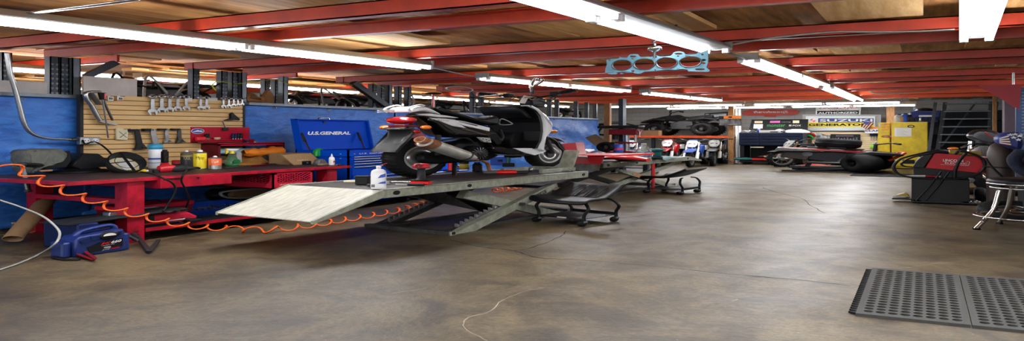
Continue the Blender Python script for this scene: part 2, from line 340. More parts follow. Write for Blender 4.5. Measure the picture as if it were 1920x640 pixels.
# ================= fluorescent lights =================
def fixture(p, q, label, zt=2.5, sections=2, tubes=(-.055, .055), dead=(), es='tube_light', group='fluorescent ceiling lights', top=2.622, hw=.068):
    p = Vector((p[0], p[1], 0)); q = Vector((q[0], q[1], 0)); L = (q-p).length; yaw = math.atan2((q-p).y, (q-p).x); c = (p+q)/2
    r = thing('hanging_fluorescent_light', label, 'ceiling light', (c.x, c.y, zt), yaw, group)
    b = MB(); b.prism([(-hw, .035), (-hw, .05), (-hw*.45, top-zt), (hw*.45, top-zt), (hw, .05), (hw, .035)], -L/2, L/2, 'yz'); b.build('housing', 'dimmed_tube_tray', r)
    e = MB()
    for s in (-1, 1): e.box(s*L/2-.012, s*L/2+.012, -hw, hw, .02, top-zt).nx()
    e.build('end_cap', 'light_grey', r)
    ls = L/sections
    for i in range(sections):
        x0 = -L/2+i*ls+.035; x1 = x0+ls-.07
        for j, y in enumerate(tubes):
            h = MB()
            for x in (x0-.012, x1+.012): h.box(x-.014, x+.014, y-.02, y+.02, -.025, .045, bev=.005).nx()
            h.build('lampholder', 'white_plastic', r)
            if (i, j) in dead: continue
            MB().cyl((x0, y, 0), (x1, y, 0), .019, n=10, m=None).build('lamp_tube', es, r)
    return r
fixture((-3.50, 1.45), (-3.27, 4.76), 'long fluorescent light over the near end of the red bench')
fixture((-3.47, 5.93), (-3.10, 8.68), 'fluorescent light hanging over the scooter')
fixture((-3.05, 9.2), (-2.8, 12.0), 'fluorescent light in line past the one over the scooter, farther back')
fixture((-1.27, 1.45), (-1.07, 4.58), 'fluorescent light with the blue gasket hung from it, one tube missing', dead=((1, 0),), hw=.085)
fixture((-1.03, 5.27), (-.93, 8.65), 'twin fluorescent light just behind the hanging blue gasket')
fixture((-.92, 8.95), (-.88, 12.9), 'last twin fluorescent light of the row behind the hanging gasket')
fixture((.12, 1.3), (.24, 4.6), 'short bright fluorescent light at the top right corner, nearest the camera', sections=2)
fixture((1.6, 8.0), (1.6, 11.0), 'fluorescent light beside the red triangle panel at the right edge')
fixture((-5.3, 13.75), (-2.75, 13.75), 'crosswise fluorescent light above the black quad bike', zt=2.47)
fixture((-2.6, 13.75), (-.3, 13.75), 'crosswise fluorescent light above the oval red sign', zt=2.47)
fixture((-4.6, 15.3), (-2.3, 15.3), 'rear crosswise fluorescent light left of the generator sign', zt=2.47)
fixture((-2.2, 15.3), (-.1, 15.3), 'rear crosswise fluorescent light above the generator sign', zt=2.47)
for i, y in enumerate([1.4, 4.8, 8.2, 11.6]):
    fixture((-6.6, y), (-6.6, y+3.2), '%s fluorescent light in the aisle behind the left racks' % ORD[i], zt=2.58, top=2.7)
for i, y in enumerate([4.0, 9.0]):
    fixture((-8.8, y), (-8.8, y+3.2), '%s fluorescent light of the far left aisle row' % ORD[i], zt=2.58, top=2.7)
fixture((-3.5, -3.2), (-3.5, .2), 'added unseen fluorescent light behind the camera, in line with the bench row'); fixture((-1.2, -3.2), (-1.2, .2), 'added unseen fluorescent light behind the camera, in line with the middle row'); fixture((.9, -3.2), (.9, .2), 'added unseen fluorescent light behind the camera, toward the right row')  # unseen lamps added to brighten the sides that face the camera
# ================= pallet rack uprights =================
def upright(px, X, label, w=.062, z1=2.62, m='rack_black', holes=True, X0=None):
    p = at(px, 150, X=X); y = p.y; r = thing('rack_upright', label, 'rack post', (X, y, 0), 0, 'steel rack posts')
    b = MB(); t = .008
    b.box(-.035, .035, -w/2, -w/2+t, 0, z1); b.box(-.035, .035, w/2-t, w/2, 0, z1); b.box(.035-t, .035, -w/2, w/2, 0, z1)
    if holes:
        h = b; z = 1.9
        while z < z1-.05:
            for s in (-1, 1):
                h.cyl((.0345, s*w*.27, z), (.0365, s*w*.27, z), .0115, n=6, m='rack_grey'); h.cyl((.0345, s*w*.27, z-.014), (.0365, s*w*.27, z-.014), .007, n=6, m='rack_grey')
            z += .075
    b.build('channel', m, r)
    MB().box(-.05, .05, -w*.52, w*.52, 0, .01).build('foot_plate', m, r)
    return r
XF, XB_ = -5.37, -5.8
for px, X, lab in [(8, XF, 'dark rack post at the left edge of the photo'), (97, XF, 'perforated black rack post left of the slatwall, nearer the camera'), (116, XF, 'perforated black rack post left of the slatwall, next to the white board'), (138, XF+.03, 'plain grey rack post with a wire eye beside the white board'),
                   (363, XF, 'black rack post above the open-end wrenches'), (416, XF, 'black rack post above the small wrenches, left of a pair'), (436, XF, 'black rack post at the right end of the slatwall, right of a pair'), (453, XF+.03, 'grey rack post at the right end of the slatwall'),
                   (497, XB_, 'black rack post behind the wooden cable spool, left of a pair'), (516, XB_, 'black rack post behind the wooden cable spool, right of a pair'), (531, XF, 'grey rack post to the right of the wooden spool'),
                   (698, XF, 'black rack post carrying the diagonal brace, left of a pair'), (714, XF, 'black rack post carrying the diagonal brace, right of a pair'), (728, XF+.03, 'grey rack post right of the diagonal brace'), (746, XF, 'black rack post above the scooter tail, left of a pair'), (764, XF, 'black rack post above the scooter tail, right of a pair'),
                   (886, XF, 'black rack post above the scooter seat, left of a pair'), (902, XF, 'black rack post above the scooter seat, right of a pair'), (1030, XF, 'black rack post above the far blue tarp, leftmost'), (1044, XF, 'black rack post above the far blue tarp, second from left'), (1080, XF, 'black rack post above the far blue tarp, third from left'), (1100, XF, 'black rack post above the far blue tarp, fourth from left'), (1116, XF, 'black rack post above the far blue tarp, rightmost')]:
    upright(px, X, lab, m='rack_grey' if 'grey' in lab else 'rack_black', holes='grey' not in lab)
def rbar(p, q, w, h, m, name, label, cat, group=None):
    c = (Vector(p)+Vector(q))/2; lo = Vector((c.x, c.y, min(p[2], q[2])-h/2)); b = wmb(lo).bar(p, q, w, h, m); return wsolo(b, lo, name, m, label, cat, group)
y1 = at(150, 120, X=XF).y; y2 = at(205, 100, X=XF).y
rbar((XF+.07, y1, 2.33), (XF+.07, y2, 2.6), .05, .07, 'rack_black', 'diagonal_brace', 'black diagonal brace leaning from the rack post over the slatwall', 'brace')
y1 = at(715, 188, X=XF).y; y2 = at(652, 148, X=XF).y
rbar((XF+.07, y1, 2.08), (XF+.07, y2, 2.6), .06, .1, 'rack_black', 'diagonal_brace', 'black diagonal brace in the rack bay above the blue tool chest', 'brace')
XT = -5.2
rbar((XT+.03, 1.6, 1.985), (XT+.03, at(154, 200, X=XT).y, 1.985), .05, .05, 'rack_grey', 'strut_rail', 'grey steel rail along the top of the near blue tarp', 'rail')
rbar((XT+.03, at(459, 192, X=XT).y, 1.985), (XT+.03, at(760, 192, X=XT).y, 1.985), .05, .05, 'rack_grey', 'strut_rail', 'grey steel rail along the top of the tarp behind the blue tool chest', 'rail')
rbar((XT+.03, at(765, 200, X=XT).y, 1.96), (XT+.03, at(1124, 230, X=XT).y, 1.93), .05, .05, 'rack_grey', 'strut_rail', 'grey steel rail over the far blue tarp behind the scooter', 'rail')
# rack shelf beams and the shelf behind the tarps
for zz, lab in ((1.93, 'steel rack shelf behind the tarps, loaded with motorcycles and parts'),):
    r = thing('rack_shelf', lab, 'shelf', (-5.9, 6, zz-.06)); b = wmb((-5.9, 6, zz-.06)); b.box(-6.9, XF-.08, 1.5, 13.5, zz-.02, zz); b.build('deck', 'wood', r)
    b = wmb((-5.9, 6, zz-.06)); b.box(XF-.05, XF-.04, 1.5, 13.5, zz-.09, zz+.01); b.box(-6.92, -6.91, 1.5, 13.5, zz-.09, zz+.01); b.build('side_beam', 'rack_grey', r)
# ================= tarps =================
def tarp(y0, y1, z0, z1, label, seed, amp=.03, hem=None, X=XT):
    rr = random.Random(seed); ph = [rr.uniform(0, 6) for _ in range(8)]
    def fn(u, v):
        y = y0+(y1-y0)*u; z = z0+(z1-z0)*v
        if hem: z = z0+hem*u*(1-v)+(z1-z0)*v
        k = .25+.75*(1-v)
        x = X+amp*k*(math.sin(y*7+ph[0]+2.5*z)*.5+math.sin(y*13+ph[1]-5*z)*.3+math.sin(z*9+ph[2]+y*2)*.35+math.sin((y+z)*17+ph[3])*.2)
        return (x, y, z)
    lo = Vector((X, (y0+y1)/2, z0)); b = wmb(lo); b.grid(60, 40, fn, 'tarp', True, (-.006, 0, 0))
    r = thing('blue_tarp', label, 'tarp', lo); b.build('sheet', 'tarp', r)
    g = wmb(lo)
    n = max(2, int((y1-y0)/.7))
    for i in range(n):
        y = y0+(y1-y0)*(i+.5)/n; g.torus((X+.012, y, z1-.05), (1, 0, 0), .017, .006, 12, 6).nx()
    g.build('grommet', 'steel', r)
    return r
tarp(1.5, at(156, 200, X=-5.1).y+.12, .04, 1.97, 'blue tarp hung left of the slatwall, behind the vise', 1)
tarp(at(459, 200, X=XT).y-.02, 6.95, .04, 1.975, 'blue tarp hung behind the open blue tool chest', 2)
tarp(6.98, at(1122, 230, X=-5.2).y, .1, 1.93, 'blue tarp hung farthest back, behind the front of the scooter', 3, .05)
tarp(at(160, 200, X=-5.1).y+.05, 5.0, .05, .8, 'dark folded blue tarp hanging below the slatwall, behind the bench', 4, .03)
# ================= slatwall =================
XP = -5.1
pa = at(156, 161, X=XP); pb = at(455, 178, X=XP); yl, yr, zt = pa.y, pb.y, (pa.z+pb.z)/2
zt = 2.02; lo = Vector((XP, (yl+yr)/2, .84))
r = thing('slatwall_panel', 'tan slatwall board on the wall over the red bench, hung with wrenches', 'tool board', lo)
b = wmb(lo); n = 15; hs = (zt-.84)/n
for i in range(n):
    z = .84+i*hs; b.box(XP-.03, XP, yl, yr, z+.012, z+hs-.0); b.box(XP-.03, XP-.015, yl, yr, z-.002, z+.013, 'slat_dark') if False else b.box(XP-.03, XP-.014, yl, yr, z-.002, z+.013, 'brown_card')
mat('slat', '#dfb980', .5, 0, 0, 3, '#d6ad6f', stretch=(6, 1, 6)); b.build('slat_face', 'slat', r)
for yy, nm in ((yl-.012, 'edge_strip'), (yr+.012, 'edge_strip')): wmb(lo).box(XP-.035, XP+.004, yy-.012, yy+.012, .84, zt).build(nm, 'dark_grey', r)
q = lambda x, y, X=XP: at(x, y, X=X)
b = wmb((XP-.1, q(205, 155).y, zt)); y0, y1 = q(157, 150, XP-.1).y, q(257, 150, XP-.1).y
b.box(XP-.12, XP-.1, y0, y1, zt-.03, q(157, 140, XP-.1).z-.02)
wsolo(b, (XP-.1, q(205, 155).y, zt), 'white_board', 'pale_board', 'long whitish board standing along the top of the slatwall', 'board')
b = wmb((XT-.12, q(60, 150).y, 1.97)); b.box(XT-.14, XT-.12, 1.5, q(88, 150, XT-.12).y, 1.93, 2.2); wsolo(b, (XT-.12, q(60, 150).y, 1.97), 'white_board', 'pale_board', 'whitish board above the near tarp at the left edge of the photo', 'board')
# ---- tools on the slatwall ----
def peg(y, z, L=.07, parent=None, b=None, x0=None):
    b = b or MB(); x0 = XP if x0 is None else x0
    b.tube([(x0, y, z), (x0+L, y, z), (x0+L+.01, y, z+.015)], .004, 6); return b
def wrench(y, ztop, L, label, m='steel', group='wrenches on the slatwall', kind='combo', lean=0):
    lo = (XP+.03, y, ztop-L); r = thing('wrench', label, 'wrench', lo, 0, group); b = MB(); w = L*.085+.006; t = .006
    oe = [(math.cos(a)*w*1.35, math.sin(a)*w*1.35) for a in [math.radians(d) for d in (70, 110, 150, 190, 220)]]+[(-w*.75, -w*1.75), (-w*.35, -w*1.7), (-w*.5, -w*.3), (w*.5, -w*.3), (w*.6, -w*1.6), (w*1.0, -w*1.5)]+[(math.cos(a)*w*1.35, math.sin(a)*w*1.35) for a in [math.radians(d) for d in (-30, 20)]]
    hd = MB(); hd.prism([(px_, pz+w*1.5) for px_, pz in oe], -t, t, 'yz', bev=.002); hd.build('open_jaw', m, r)
    MB().prism([(-w*.55, w*2.4), (w*.55, w*2.4), (w*.45+lean, L-w*1.4), (-w*.45+lean, L-w*1.4)], -t*.7, t*.7, 'yz', bev=.002).build('handle', m, r)
    if kind == 'combo': MB().torus((0, lean, L-w*.9), (1, 0, 0), w*.85, w*.4, 16, 6).build('ring_end', m, r)
    else: MB().prism([(px_, L-w*1.2-pz) for px_, pz in oe], -t, t, 'yz', bev=.002).build('open_jaw', m, r)
    p = MB(); p.tube([(-.03, 0, L-.01), (.045, 0, L-.01), (.052, 0, L+.008)], .004, 6); p.build('hook', 'black_metal', r)
    return r
ws = [(281, 178, 215), (298, 178, 211), (313, 179, 210), (328, 179, 208), (344, 179, 207)]
for i, (px, ya, yb) in enumerate(ws):
    a, c = q(px, ya), q(px, yb); wrench(a.y, a.z, a.z-c.z, '%s steel wrench of the big five in the upper row on the slatwall' % (['first and largest', 'second', 'third', 'fourth', 'fifth'][i]), kind='combo')
for i, (px, ya, yb) in enumerate([(371, 181, 206), (382, 181, 205)]):
    a, c = q(px, ya), q(px, yb); wrench(a.y, a.z, a.z-c.z, '%s of the two mid-size wrenches beside the white price tags' % ['left', 'right'][i])
for i, (px, ya, yb) in enumerate([(414, 183, 203), (424, 183, 202), (433, 183, 200), (441, 184, 199), (449, 184, 198)]):
    a, c = q(px, ya), q(px, yb); wrench(a.y, a.z, a.z-c.z, '%s of the five small wrenches at the right end of the upper row' % ORD[i])
def adj(px, ya, yb, label, m, scale=1, lean=.0):
    a, c = q(px, ya), q(px, yb); L = a.z-c.z; lo = (XP+.03, a.y, c.z); r = thing('adjustable_wrench', label, 'wrench', lo, 0); w = L*.13*scale
    MB().prism([(-w*.4+lean, L*.96), (0+lean, L), (w*.4+lean, L*.96), (w*.55, L*.25), (-w*.5, L*.25)], -.008, .008, 'yz', bev=.003).build('handle', m, r)
    MB().prism([(-w*.5, L*.28), (w*.6, L*.28), (w*1.2, L*.1), (w*1.6, L*.02), (w*.5, L*.06), (w*.2, 0), (-w*.9, 0), (-w*.6, L*.12)], -.012, .012, 'yz', bev=.004).build('jaw', m, r)
    MB().cyl((.013, w*.25, L*.14), (.013, w*.75, L*.12), w*.22, n=8).build('thumb_screw', 'dark_steel', r)
    MB().cyl((.008, lean, L*.93), (.01, lean, L*.93), w*.18, n=10).build('hanging_hole', 'black_metal', r)
    MB().box(-.02, .02, lean-w*.5-.05, lean-w*.5+.005, L*.88, L*.99).build('hook_plate', 'black_metal', r)
    return r
adj(256, 242, 281, 'large black adjustable wrench hung behind the ring light', 'dark_grey', 1.1, -.02)
adj(287, 241, 282, 'large chrome adjustable wrench hung behind the wipes canister', 'steel', 1.1, -.03)
adj(307, 241, 268, 'small chrome adjustable wrench, left of the two small ones below the wrench row', 'steel', 1.1)
adj(331, 241, 268, 'small dark adjustable wrench, right of the two small ones, next to the red rack', 'dark_steel', 1.1)
# C clamp / large bent frame tool
lo = (XP+.05, q(195, 230).y, q(195, 236).z); r = thing('hacksaw', 'large silver hacksaw frame hung at the left end of the slatwall', 'saw', lo); P = lambda x, y, d=.05: q(x, y, XP+d)
b = wmb(lo); pts = [P(188, 172), P(168, 172.5), P(161, 176), P(163, 186), P(173, 200), P(183, 220), P(189, 228)]
b.tube(crom(pts, 4, False), .02, 8); b.build('frame', 'steel', r)
b = wmb(lo); b.bar(P(186, 227), P(218, 234), .03, .035, up=(1, 0, 0)); b.build('handle', 'light_grey', r)
b = wmb(lo); b.bar(P(194, 188), P(211, 226), .008, .022, up=(1, 0, 0)); b.build('blade', 'dark_steel', r)
b = wmb(lo); b.bar(P(170, 175, .06), P(186, 196, .06), .006, .07, up=(1, 0, 0)); b.build('wide_blade', 'mid_grey', r)
lo = P(198, 262); r = thing('screwdriver', 'long screwdriver with a red and black handle hung over the hacksaw', 'screwdriver', lo); b = wmb(lo)
b.cyl(P(191, 174, .09), P(192.5, 187, .09), .028, .02, 12); b.build('handle', 'black_plastic', r); b = wmb(lo); b.box(P(192, 180, .12).x-.006, P(192, 180, .12).x, P(193, 180, .1).y-.002, P(196, 180, .1).y, P(193, 186, .1).z, P(193, 175, .1).z); b.build('red_grip', 'red_plastic', r)
b = wmb(lo); b.cyl(P(192.5, 187, .09), P(203, 259, .05), .0065, n=8); b.build('shaft', 'steel', r)
for px, lab in ((207, 'left of the two carded fittings on the long hook by the screwdriver'), (225, 'right of the two carded fittings, with a red corner')):
    a = q(px, 182, XP+.05); lo = (a.x, a.y, a.z-.06); r = thing('carded_fitting', lab, 'package', lo); b = MB(); b.box(-.003, .003, -.022, .022, 0, .075); b.build('card', 'paper', r); MB().box(.003, .012, -.012, .012, .02, .05, bev=.003).build('fitting', 'dark_steel', r); MB().tube([(-.045, 0, .07), (.05, 0, .07)], .004, 6).build('hook', 'black_metal', r)
    if 'red' in lab: MB().box(.003, .0045, -.02, .02, .0, .014).build('red_strip', 'red_plastic', r)
for i, (px, w) in enumerate([(355.5, 5), (395, 6), (403, 5)]):
    a = q(px, 184); c = q(px, 190); lo = (XP, a.y, c.z); b = MB(); b.box(0, .003, -.024, .024, 0, .062); solo(b, 'price_tag', 'paper', 'white tag on the slatwall, %s' % ['between the fifth large wrench and the two mid-size ones', 'left of two beside the small wrenches', 'right of two, next to the small wrenches'][i], 'tag', lo)
a = q(225, 240); c = q(225, 263); lo = (XP+.02, a.y, c.z); r = thing('plastic_bag', 'small clear bag of fittings hung on the slatwall below the hacksaw', 'bag', lo); w = (q(236, 250).y-q(213, 250).y)/2; h = a.z-c.z
MB().prism([(-w, .01), (w*.85, 0), (w, h*.85), (-w*.2, h), (-w*.95, h*.97)], -.01, .012, 'yz', bev=.006).build('pouch', 'foam', r)
MB().bar((.014, -w*.6, h*.7), (.014, w*.6, h*.2), .004, .006, up=(1, 0, 0)).bar((.014, -w*.5, h*.2), (.014, w*.5, h*.6), .004, .006, up=(1, 0, 0)).build('contents', 'mid_grey', r)
MB().tube([(-.02, w*.2, h*.9), (.07, w*.2, h*.9), (.08, w*.2, h*.93)], .004, 6).build('hook', 'black_metal', r)
# black clamp at right
a = q(433, 221, XP+.05); lo = (XP+.02, a.y, q(433, 226).z); r = thing('ratchet_puller', 'black puller with a hook hung at the right end of the slatwall', 'tool', lo)
b = wmb(lo); b.prism([(q(x, y).y, q(x, y).z) for x, y in ((416, 226), (428, 222), (427, 214), (431, 211), (435, 215), (445, 223), (444, 226), (436, 224), (430, 226))], XP+.01, XP+.035, 'yz', bev=.004); b.build('body', 'black_metal', r)
b = wmb(lo); b.tube([P(417, 227, .03), P(423, 240, .03)], .006, 6); b.build('rod', 'steel', r); b = wmb(lo); a = P(423, 242, .03); b.box(a.x-.012, a.x+.012, a.y-.03, a.y+.025, a.z-.03, a.z+.02, bev=.006); b.build('jaw_block', 'dark_grey', r)
# ---- red tool rack ----
yl2, yr2 = q(357, 250).y, q(466, 250).y; z1 = q(400, 238.5).z; lo = (XP, (yl2+yr2)/2, 0.95)
r = thing('red_tool_rack', 'red metal tool rack with paper roll holder on the slatwall', 'tool rack', lo); b = wmb(lo)
zs = q(400, 264, XP+.06).z
b.box(XP, XP+.012, yl2, yr2, zs-.03, z1); b.build('back_panel', 'crate_red', r)
b = wmb(lo); b.box(XP, XP+.09, yl2, yr2-.02, zs-.012, zs); b.box(XP+.08, XP+.09, yl2, yr2-.02, zs-.03, zs+.02); b.box(XP, XP+.2, yl2+.1, yr2+.22, zs-.07, zs-.055); b.box(XP+.185, XP+.2, yl2+.1, yr2+.22, zs-.09, zs-.04); b.build('tool_shelf', 'crate_red', r)
zz = .86
for yy in (yl2+.1, yr2+.2): wmb(lo).prism([(XP, zz), (XP+.2, zz), (XP+.2, zs-.055), (XP, zs-.055)], yy, yy+.02, 'xz').build('side_plate', 'dark_red', r)
lo2 = P(440, 284, .13); lo2.z -= .05; yA, yB = at(404, 284, X=XP+.13).y, at(475, 284, X=XP+.13).y
rr_ = thing('paper_towel_roll', 'pale blue shop towel roll in the red rack', 'towel roll', lo2); cz = at(440, 284, X=XP+.13).z
b = wmb(lo2); b.lathe([(.016, yA), (.048, yA), (.05, yA+.01), (.05, yB-.012), (.045, yB), (.016, yB)], (XP+.13, 0, cz), (0, 1, 0), 20); b.build('towel', 'pale_blue', rr_)
b = wmb(lo2); b.cyl((XP+.13, yl2+.1, cz), (XP+.13, yr2+.2, cz), .014, n=10); b.build('spindle', 'dark_grey', rr_)
b = wmb(lo); a = q(371, 246, XP+.014); 
st = wmb((XP+.012, a.y, a.z-.045)); sr = thing('oval_sticker', 'oval blue and white sticker on the red tool rack', 'sticker', (XP+.012, a.y, a.z-.045))
for k, (w, h, m) in enumerate([(.062, .048, 'white_paint'), (.056, .042, 'blue_plastic')]): st.prism([(a.y+w*math.cos(t*PI/12), a.z+h*math.sin(t*PI/12)) for t in range(24)], XP+.012+.001*k, XP+.0135+.001*k, 'yz', m)
st.build('face', 'white_paint', sr); st = wmb((XP+.012, a.y, a.z-.045)); st.prism([(a.y+x*.056, a.z+y*.04) for x, y in ((-.8, -.1), (-.4, .15), (0, .55), (.2, .2), (.5, .3), (.8, -.1), (.8, -.35), (-.8, -.35))], XP+.0146, XP+.016, 'yz'); st.build('emblem', 'white_paint', sr)
def small(px, py, name, label, cat, parts, X, zbase):
    a = at(px, py, X=X); lo = (X, a.y, zbase); r = thing(name, label, cat, lo)
    for nm, m, fn in parts: bb = MB(); fn(bb); bb.build(nm, m, r)
    return r
small(376, 258, 'tape_measure', 'bright red plastic case on the red tool rack shelf', 'tape measure', [('case', 'bright_red', lambda b: b.box(-.02, .02, -.045, .045, 0, .075, bev=.014)), ('tab', 'red_plastic', lambda b: b.box(.012, .02, .035, .055, 0, .02, bev=.004))], XP+.05, zs)
small(388, 250, 'trim_brush', 'black handled brush standing on the red rack shelf', 'brush', [('handle', 'black_plastic', lambda b: b.box(-.012, .012, -.022, .022, .05, .13, bev=.008)), ('bristles', 'brown_card', lambda b: b.prism([(-.018, .05), (.018, .05), (.026, 0), (-.006, 0)], -.01, .01, 'yz', bev=.003))], XP+.05, zs)
small(407, 262, 'brass_fitting', 'small brass fitting on the red rack shelf', 'fitting', [('head', 'cream', lambda b: b.cyl((0, 0, .025), (0, 0, .06), .024, .028, 12)), ('stem', 'steel', lambda b: b.cyl((0, 0, 0), (0, 0, .03), .01, n=8))], XP+.05, zs)
for i, (px, c, ln) in enumerate([(437, 'navy_plastic', .09), (442, 'navy_plastic', .085), (447, 'black_plastic', .095), (452, 'black_plastic', .09)]):
    small(px, 255, 'screwdriver', '%s of the four screwdriver handles standing at the right of the red rack' % ORD[i], 'screwdriver', [('handle', c, lambda b, ln=ln: b.lathe([(0, .04), (.014, .042), (.017, .06), (.012, .09), (.016, ln+.03), (.01, ln+.04), (0, ln+.04)], n=10)), ('shaft', 'steel', lambda b: b.cyl((0, 0, 0), (0, 0, .05), .005, n=6))], XP+.05, zs)
small(472, 262, 'screwdriver', 'yellow and black stubby screwdriver at the end of the red rack', 'screwdriver', [('handle', 'black_plastic', lambda b: b.cyl((0, -.03, .016), (0, .01, .016), .016, n=10)), ('cap', 'yellow', lambda b: b.cyl((0, .01, .016), (0, .04, .016), .016, .012, n=10)), ('shaft', 'steel', lambda b: b.cyl((0, -.06, .016), (0, -.03, .016), .005, n=6))], XP+.12, zs-.055)
small(462, 258, 'pliers', 'dark blue handled pliers lying on the red rack', 'pliers', [('handle', 'navy_plastic', lambda b: b.tube([(0, -.03, .07), (.005, -.015, .03), (0, 0, .012)], .009, 6).tube([(0, .02, .07), (-.005, .012, .03), (0, 0, .012)], .009, 6)), ('jaw', 'dark_steel', lambda b: b.box(-.01, .01, -.012, .012, 0, .016, bev=.004))], XP+.12, zs-.055)
# conduit and socket box on tarp
lo = (XP+.01, q(158, 265).y, q(158, 271).z); r = thing('outlet_box', 'galvanised socket box with two outlets at the left edge of the slatwall', 'outlet', lo); ya, yb = q(141, 265).y, q(178, 265).y; za, zb = q(158, 271).z, q(158, 257).z
wmb(lo).box(XP+.01, XP+.06, ya, yb, za, zb, bev=.008).build('box', 'steel', r)
for k, (c0, c1) in enumerate(((.12, .44), (.56, .88))):
    bb = wmb(lo); y0 = ya+(yb-ya)*c0; y1 = ya+(yb-ya)*c1; bb.prism([((y0+y1)/2+(y1-y0)/2*math.cos(t*PI/8), (za+zb)/2+(zb-za)*.32*math.sin(t*PI/8)) for t in range(16)], XP+.06, XP+.066, 'yz'); o_ = bb.build('socket', 'white_plastic', r)
    bb = wmb(lo); ym = (y0+y1)/2
    for dy in (-.012, .012): bb.box(XP+.066, XP+.0668, ym+dy-.003, ym+dy+.003, (za+zb)/2-.006, (za+zb)/2+.012)
    bb.build('slot', 'black_plastic', o_)
lo = (XP, q(60, 250).y, q(60, 262).z); b = wmb(lo); XX = XP+.02
pts = crom([at(x, y, X=XX) for x, y in ((14, 100), (20, 140), (29, 170), (38, 205), (44, 228), (54, 246), (72, 256), (95, 260), (118, 261), (142, 262))], 3, False); b.tube(pts, .017, 10); 
r = thing('conduit_pipe', 'bent grey metal conduit running down the tarp to the socket box', 'conduit', lo); b.build('pipe', 'steel', r); b = wmb(lo)
a = at(140, 262, X=XX); b.cyl((a.x, a.y-.03, a.z), (a.x, a.y+.005, a.z), .026, n=10); b.build('connector', 'dark_steel', r)
# ================= world and view =================
w = bpy.data.worlds.new('world'); bpy.context.scene.world = w; w.use_nodes = True
w.node_tree.nodes['Background'].inputs[0].default_value = (.93, .96, 1, 1); w.node_tree.nodes['Background'].inputs[1].default_value = 3.6
sc = bpy.context.scene; sc.view_settings.view_transform = 'Standard'; sc.view_settings.look = 'None'; sc.view_settings.gamma = 1; sc.view_settings.use_curve_mapping = False
sc.view_settings.exposure = 0.42
sc.cycles.use_denoising = True; sc.cycles.max_bounces = 8; sc.cycles.diffuse_bounces = 5; sc.cycles.sample_clamp_indirect = 8
# ================= red workbench =================
BX0, BX1, BY0, BY1, BZ = -5.06, -4.0, 2.5, 4.79, .84
r = thing('workbench', 'long red steel workbench under the slatwall', 'workbench', (-4.53, 3.65, 0)); B = lambda: wmb((-4.53, 3.65, 0))
B().box(BX0, BX1, BY0, BY1, .792, BZ, bev=.006).build('bench_top', 'bench_red', r)
B().box(BX0+.01, BX1-.035, BY0+.03, BY1-.03, BZ, BZ+.003).build('worn_surface', 'bench_top', r)
yL = at(252, 400, X=BX1-.04).y; yR = at(618, 335, X=BX1-.05).y
for x0, x1, y in ((BX1-.13, BX1-.02, yL), (BX1-.13, BX1-.02, yR), (BX0+.02, BX0+.12, yL+.02), (BX0+.02, BX0+.12, yR+.02)):
    b = B(); b.box(x0, x1, y-.06, y+.05, .01, .79)
    b.box(x0-.01, x1+.01, y-.07, y+.06, 0, .012)
    for zz in (.09, .13): b.box(x1, x1+.001, y-.02, y+.015, zz, zz+.012, 'black_metal')
    b.build('leg', 'bench_red', r)
b = B(); b.box(BX0+.03, BX1-.02, yL+.06, yR-.06, .12, .165); b.build('lower_shelf', 'bench_red', r)
B().box(BX0+.04, BX1-.03, yL+.07, yR-.07, .165, .169).build('shelf_mat', 'rubber', r)
for y in (yL, yR): B().box(BX0+.1, BX1-.12, y-.05, y+.04, .5, .56).build('cross_brace', 'bench_red', r)
d0, d1 = at(302, 340, X=BX1+.03).y, at(435, 340, X=BX1+.03).y; z0, z1 = at(302, 354.5, X=BX1+.03).z, at(302, 334, X=BX1+.03).z
d = B().box(BX0+.15, BX1+.03, d0, d1, z0, z1, bev=.006).build('drawer', 'bench_red', r)
ya, yb = at(306, 340, X=BX1+.03).y, at(337, 340, X=BX1+.03).y; B().box(BX1+.03, BX1+.034, ya, yb, z1-.03, z1-.012).build('handle_slot', 'black_metal', d)
a = at(371, 333, X=BX1+.03); B().cyl((a.x, a.y, a.z-.004), (a.x+.006, a.y, a.z-.004), .009, n=10).build('lock', 'black_metal', d)
def T(x, y):
    p = at(x, y, Z=BZ+.003)
    if p.x < BX0+.16: k = at(x, y, X=BX0+.16); p = Vector((k.x, k.y, BZ+.003))
    if p.y > BY1-.1: k = at(x, y, Y=BY1-.1); p = Vector((min(k.x, BX1-.06), k.y, BZ+.003))
    return p
BS = (.6, .6, 1.45)
def sc3(bb, k=None): bb.v = [Vector((v.x*(k or BS)[0], v.y*(k or BS)[1], v.z*(k or BS)[2])) for v in bb.v]; return bb
def onbench(px, py, name, label, cat, parts, yaw=0, dz=0):
    a = T(px, py); r = thing(name, label, cat, (a.x, a.y, a.z+dz), yaw)
    for nm, m, fn in parts:
        bb = MB(); fn(bb); sc3(bb).build(nm, m, r)
    return r
# vise
a = T(150, 321); vr = thing('bench_vise', 'large dark bench vise bolted to the left end of the red bench', 'vise', a); vb = lambda: wmb(a)
X0 = a.x
def vp(x, y, d): return at(x, y, X=X0+d)
vb().lathe([(0, 0), (.19, 0), (.19, .02), (.14, .035), (.12, .07), (0, .07)], (a.x-.03, at(150, 318, X=X0).y, a.z), n=24).build('swivel_base', 'black_metal', vr)
b = vb(); pts = [(170, 313), (222, 313), (222, 296), (181, 296), (170, 288), (140, 287), (128, 300), (120, 311), (135, 318), (160, 318)]
b.prism([(vp(x, y, 0).y, vp(x, y, 0).z) for x, y in pts], X0-.09, X0+.09, 'yz', bev=.012); b.build('body', 'black_metal', vr)
b = vb(); b.prism([(vp(x, y, 0).y, vp(x, y, 0).z) for x, y in [(60, 285), (118, 283), (122, 300), (112, 314), (70, 318), (56, 308)]], X0-.08, X0+.08, 'yz', bev=.012); b.build('front_jaw', 'black_metal', vr)
b = vb(); p0, p1 = vp(40, 309, .3), vp(64, 311, 0); b.cyl((X0+.3, p0.y, p0.z), (X0+.02, p1.y+.05, p1.z), .03, n=14); b.build('screw', 'black_metal', vr)
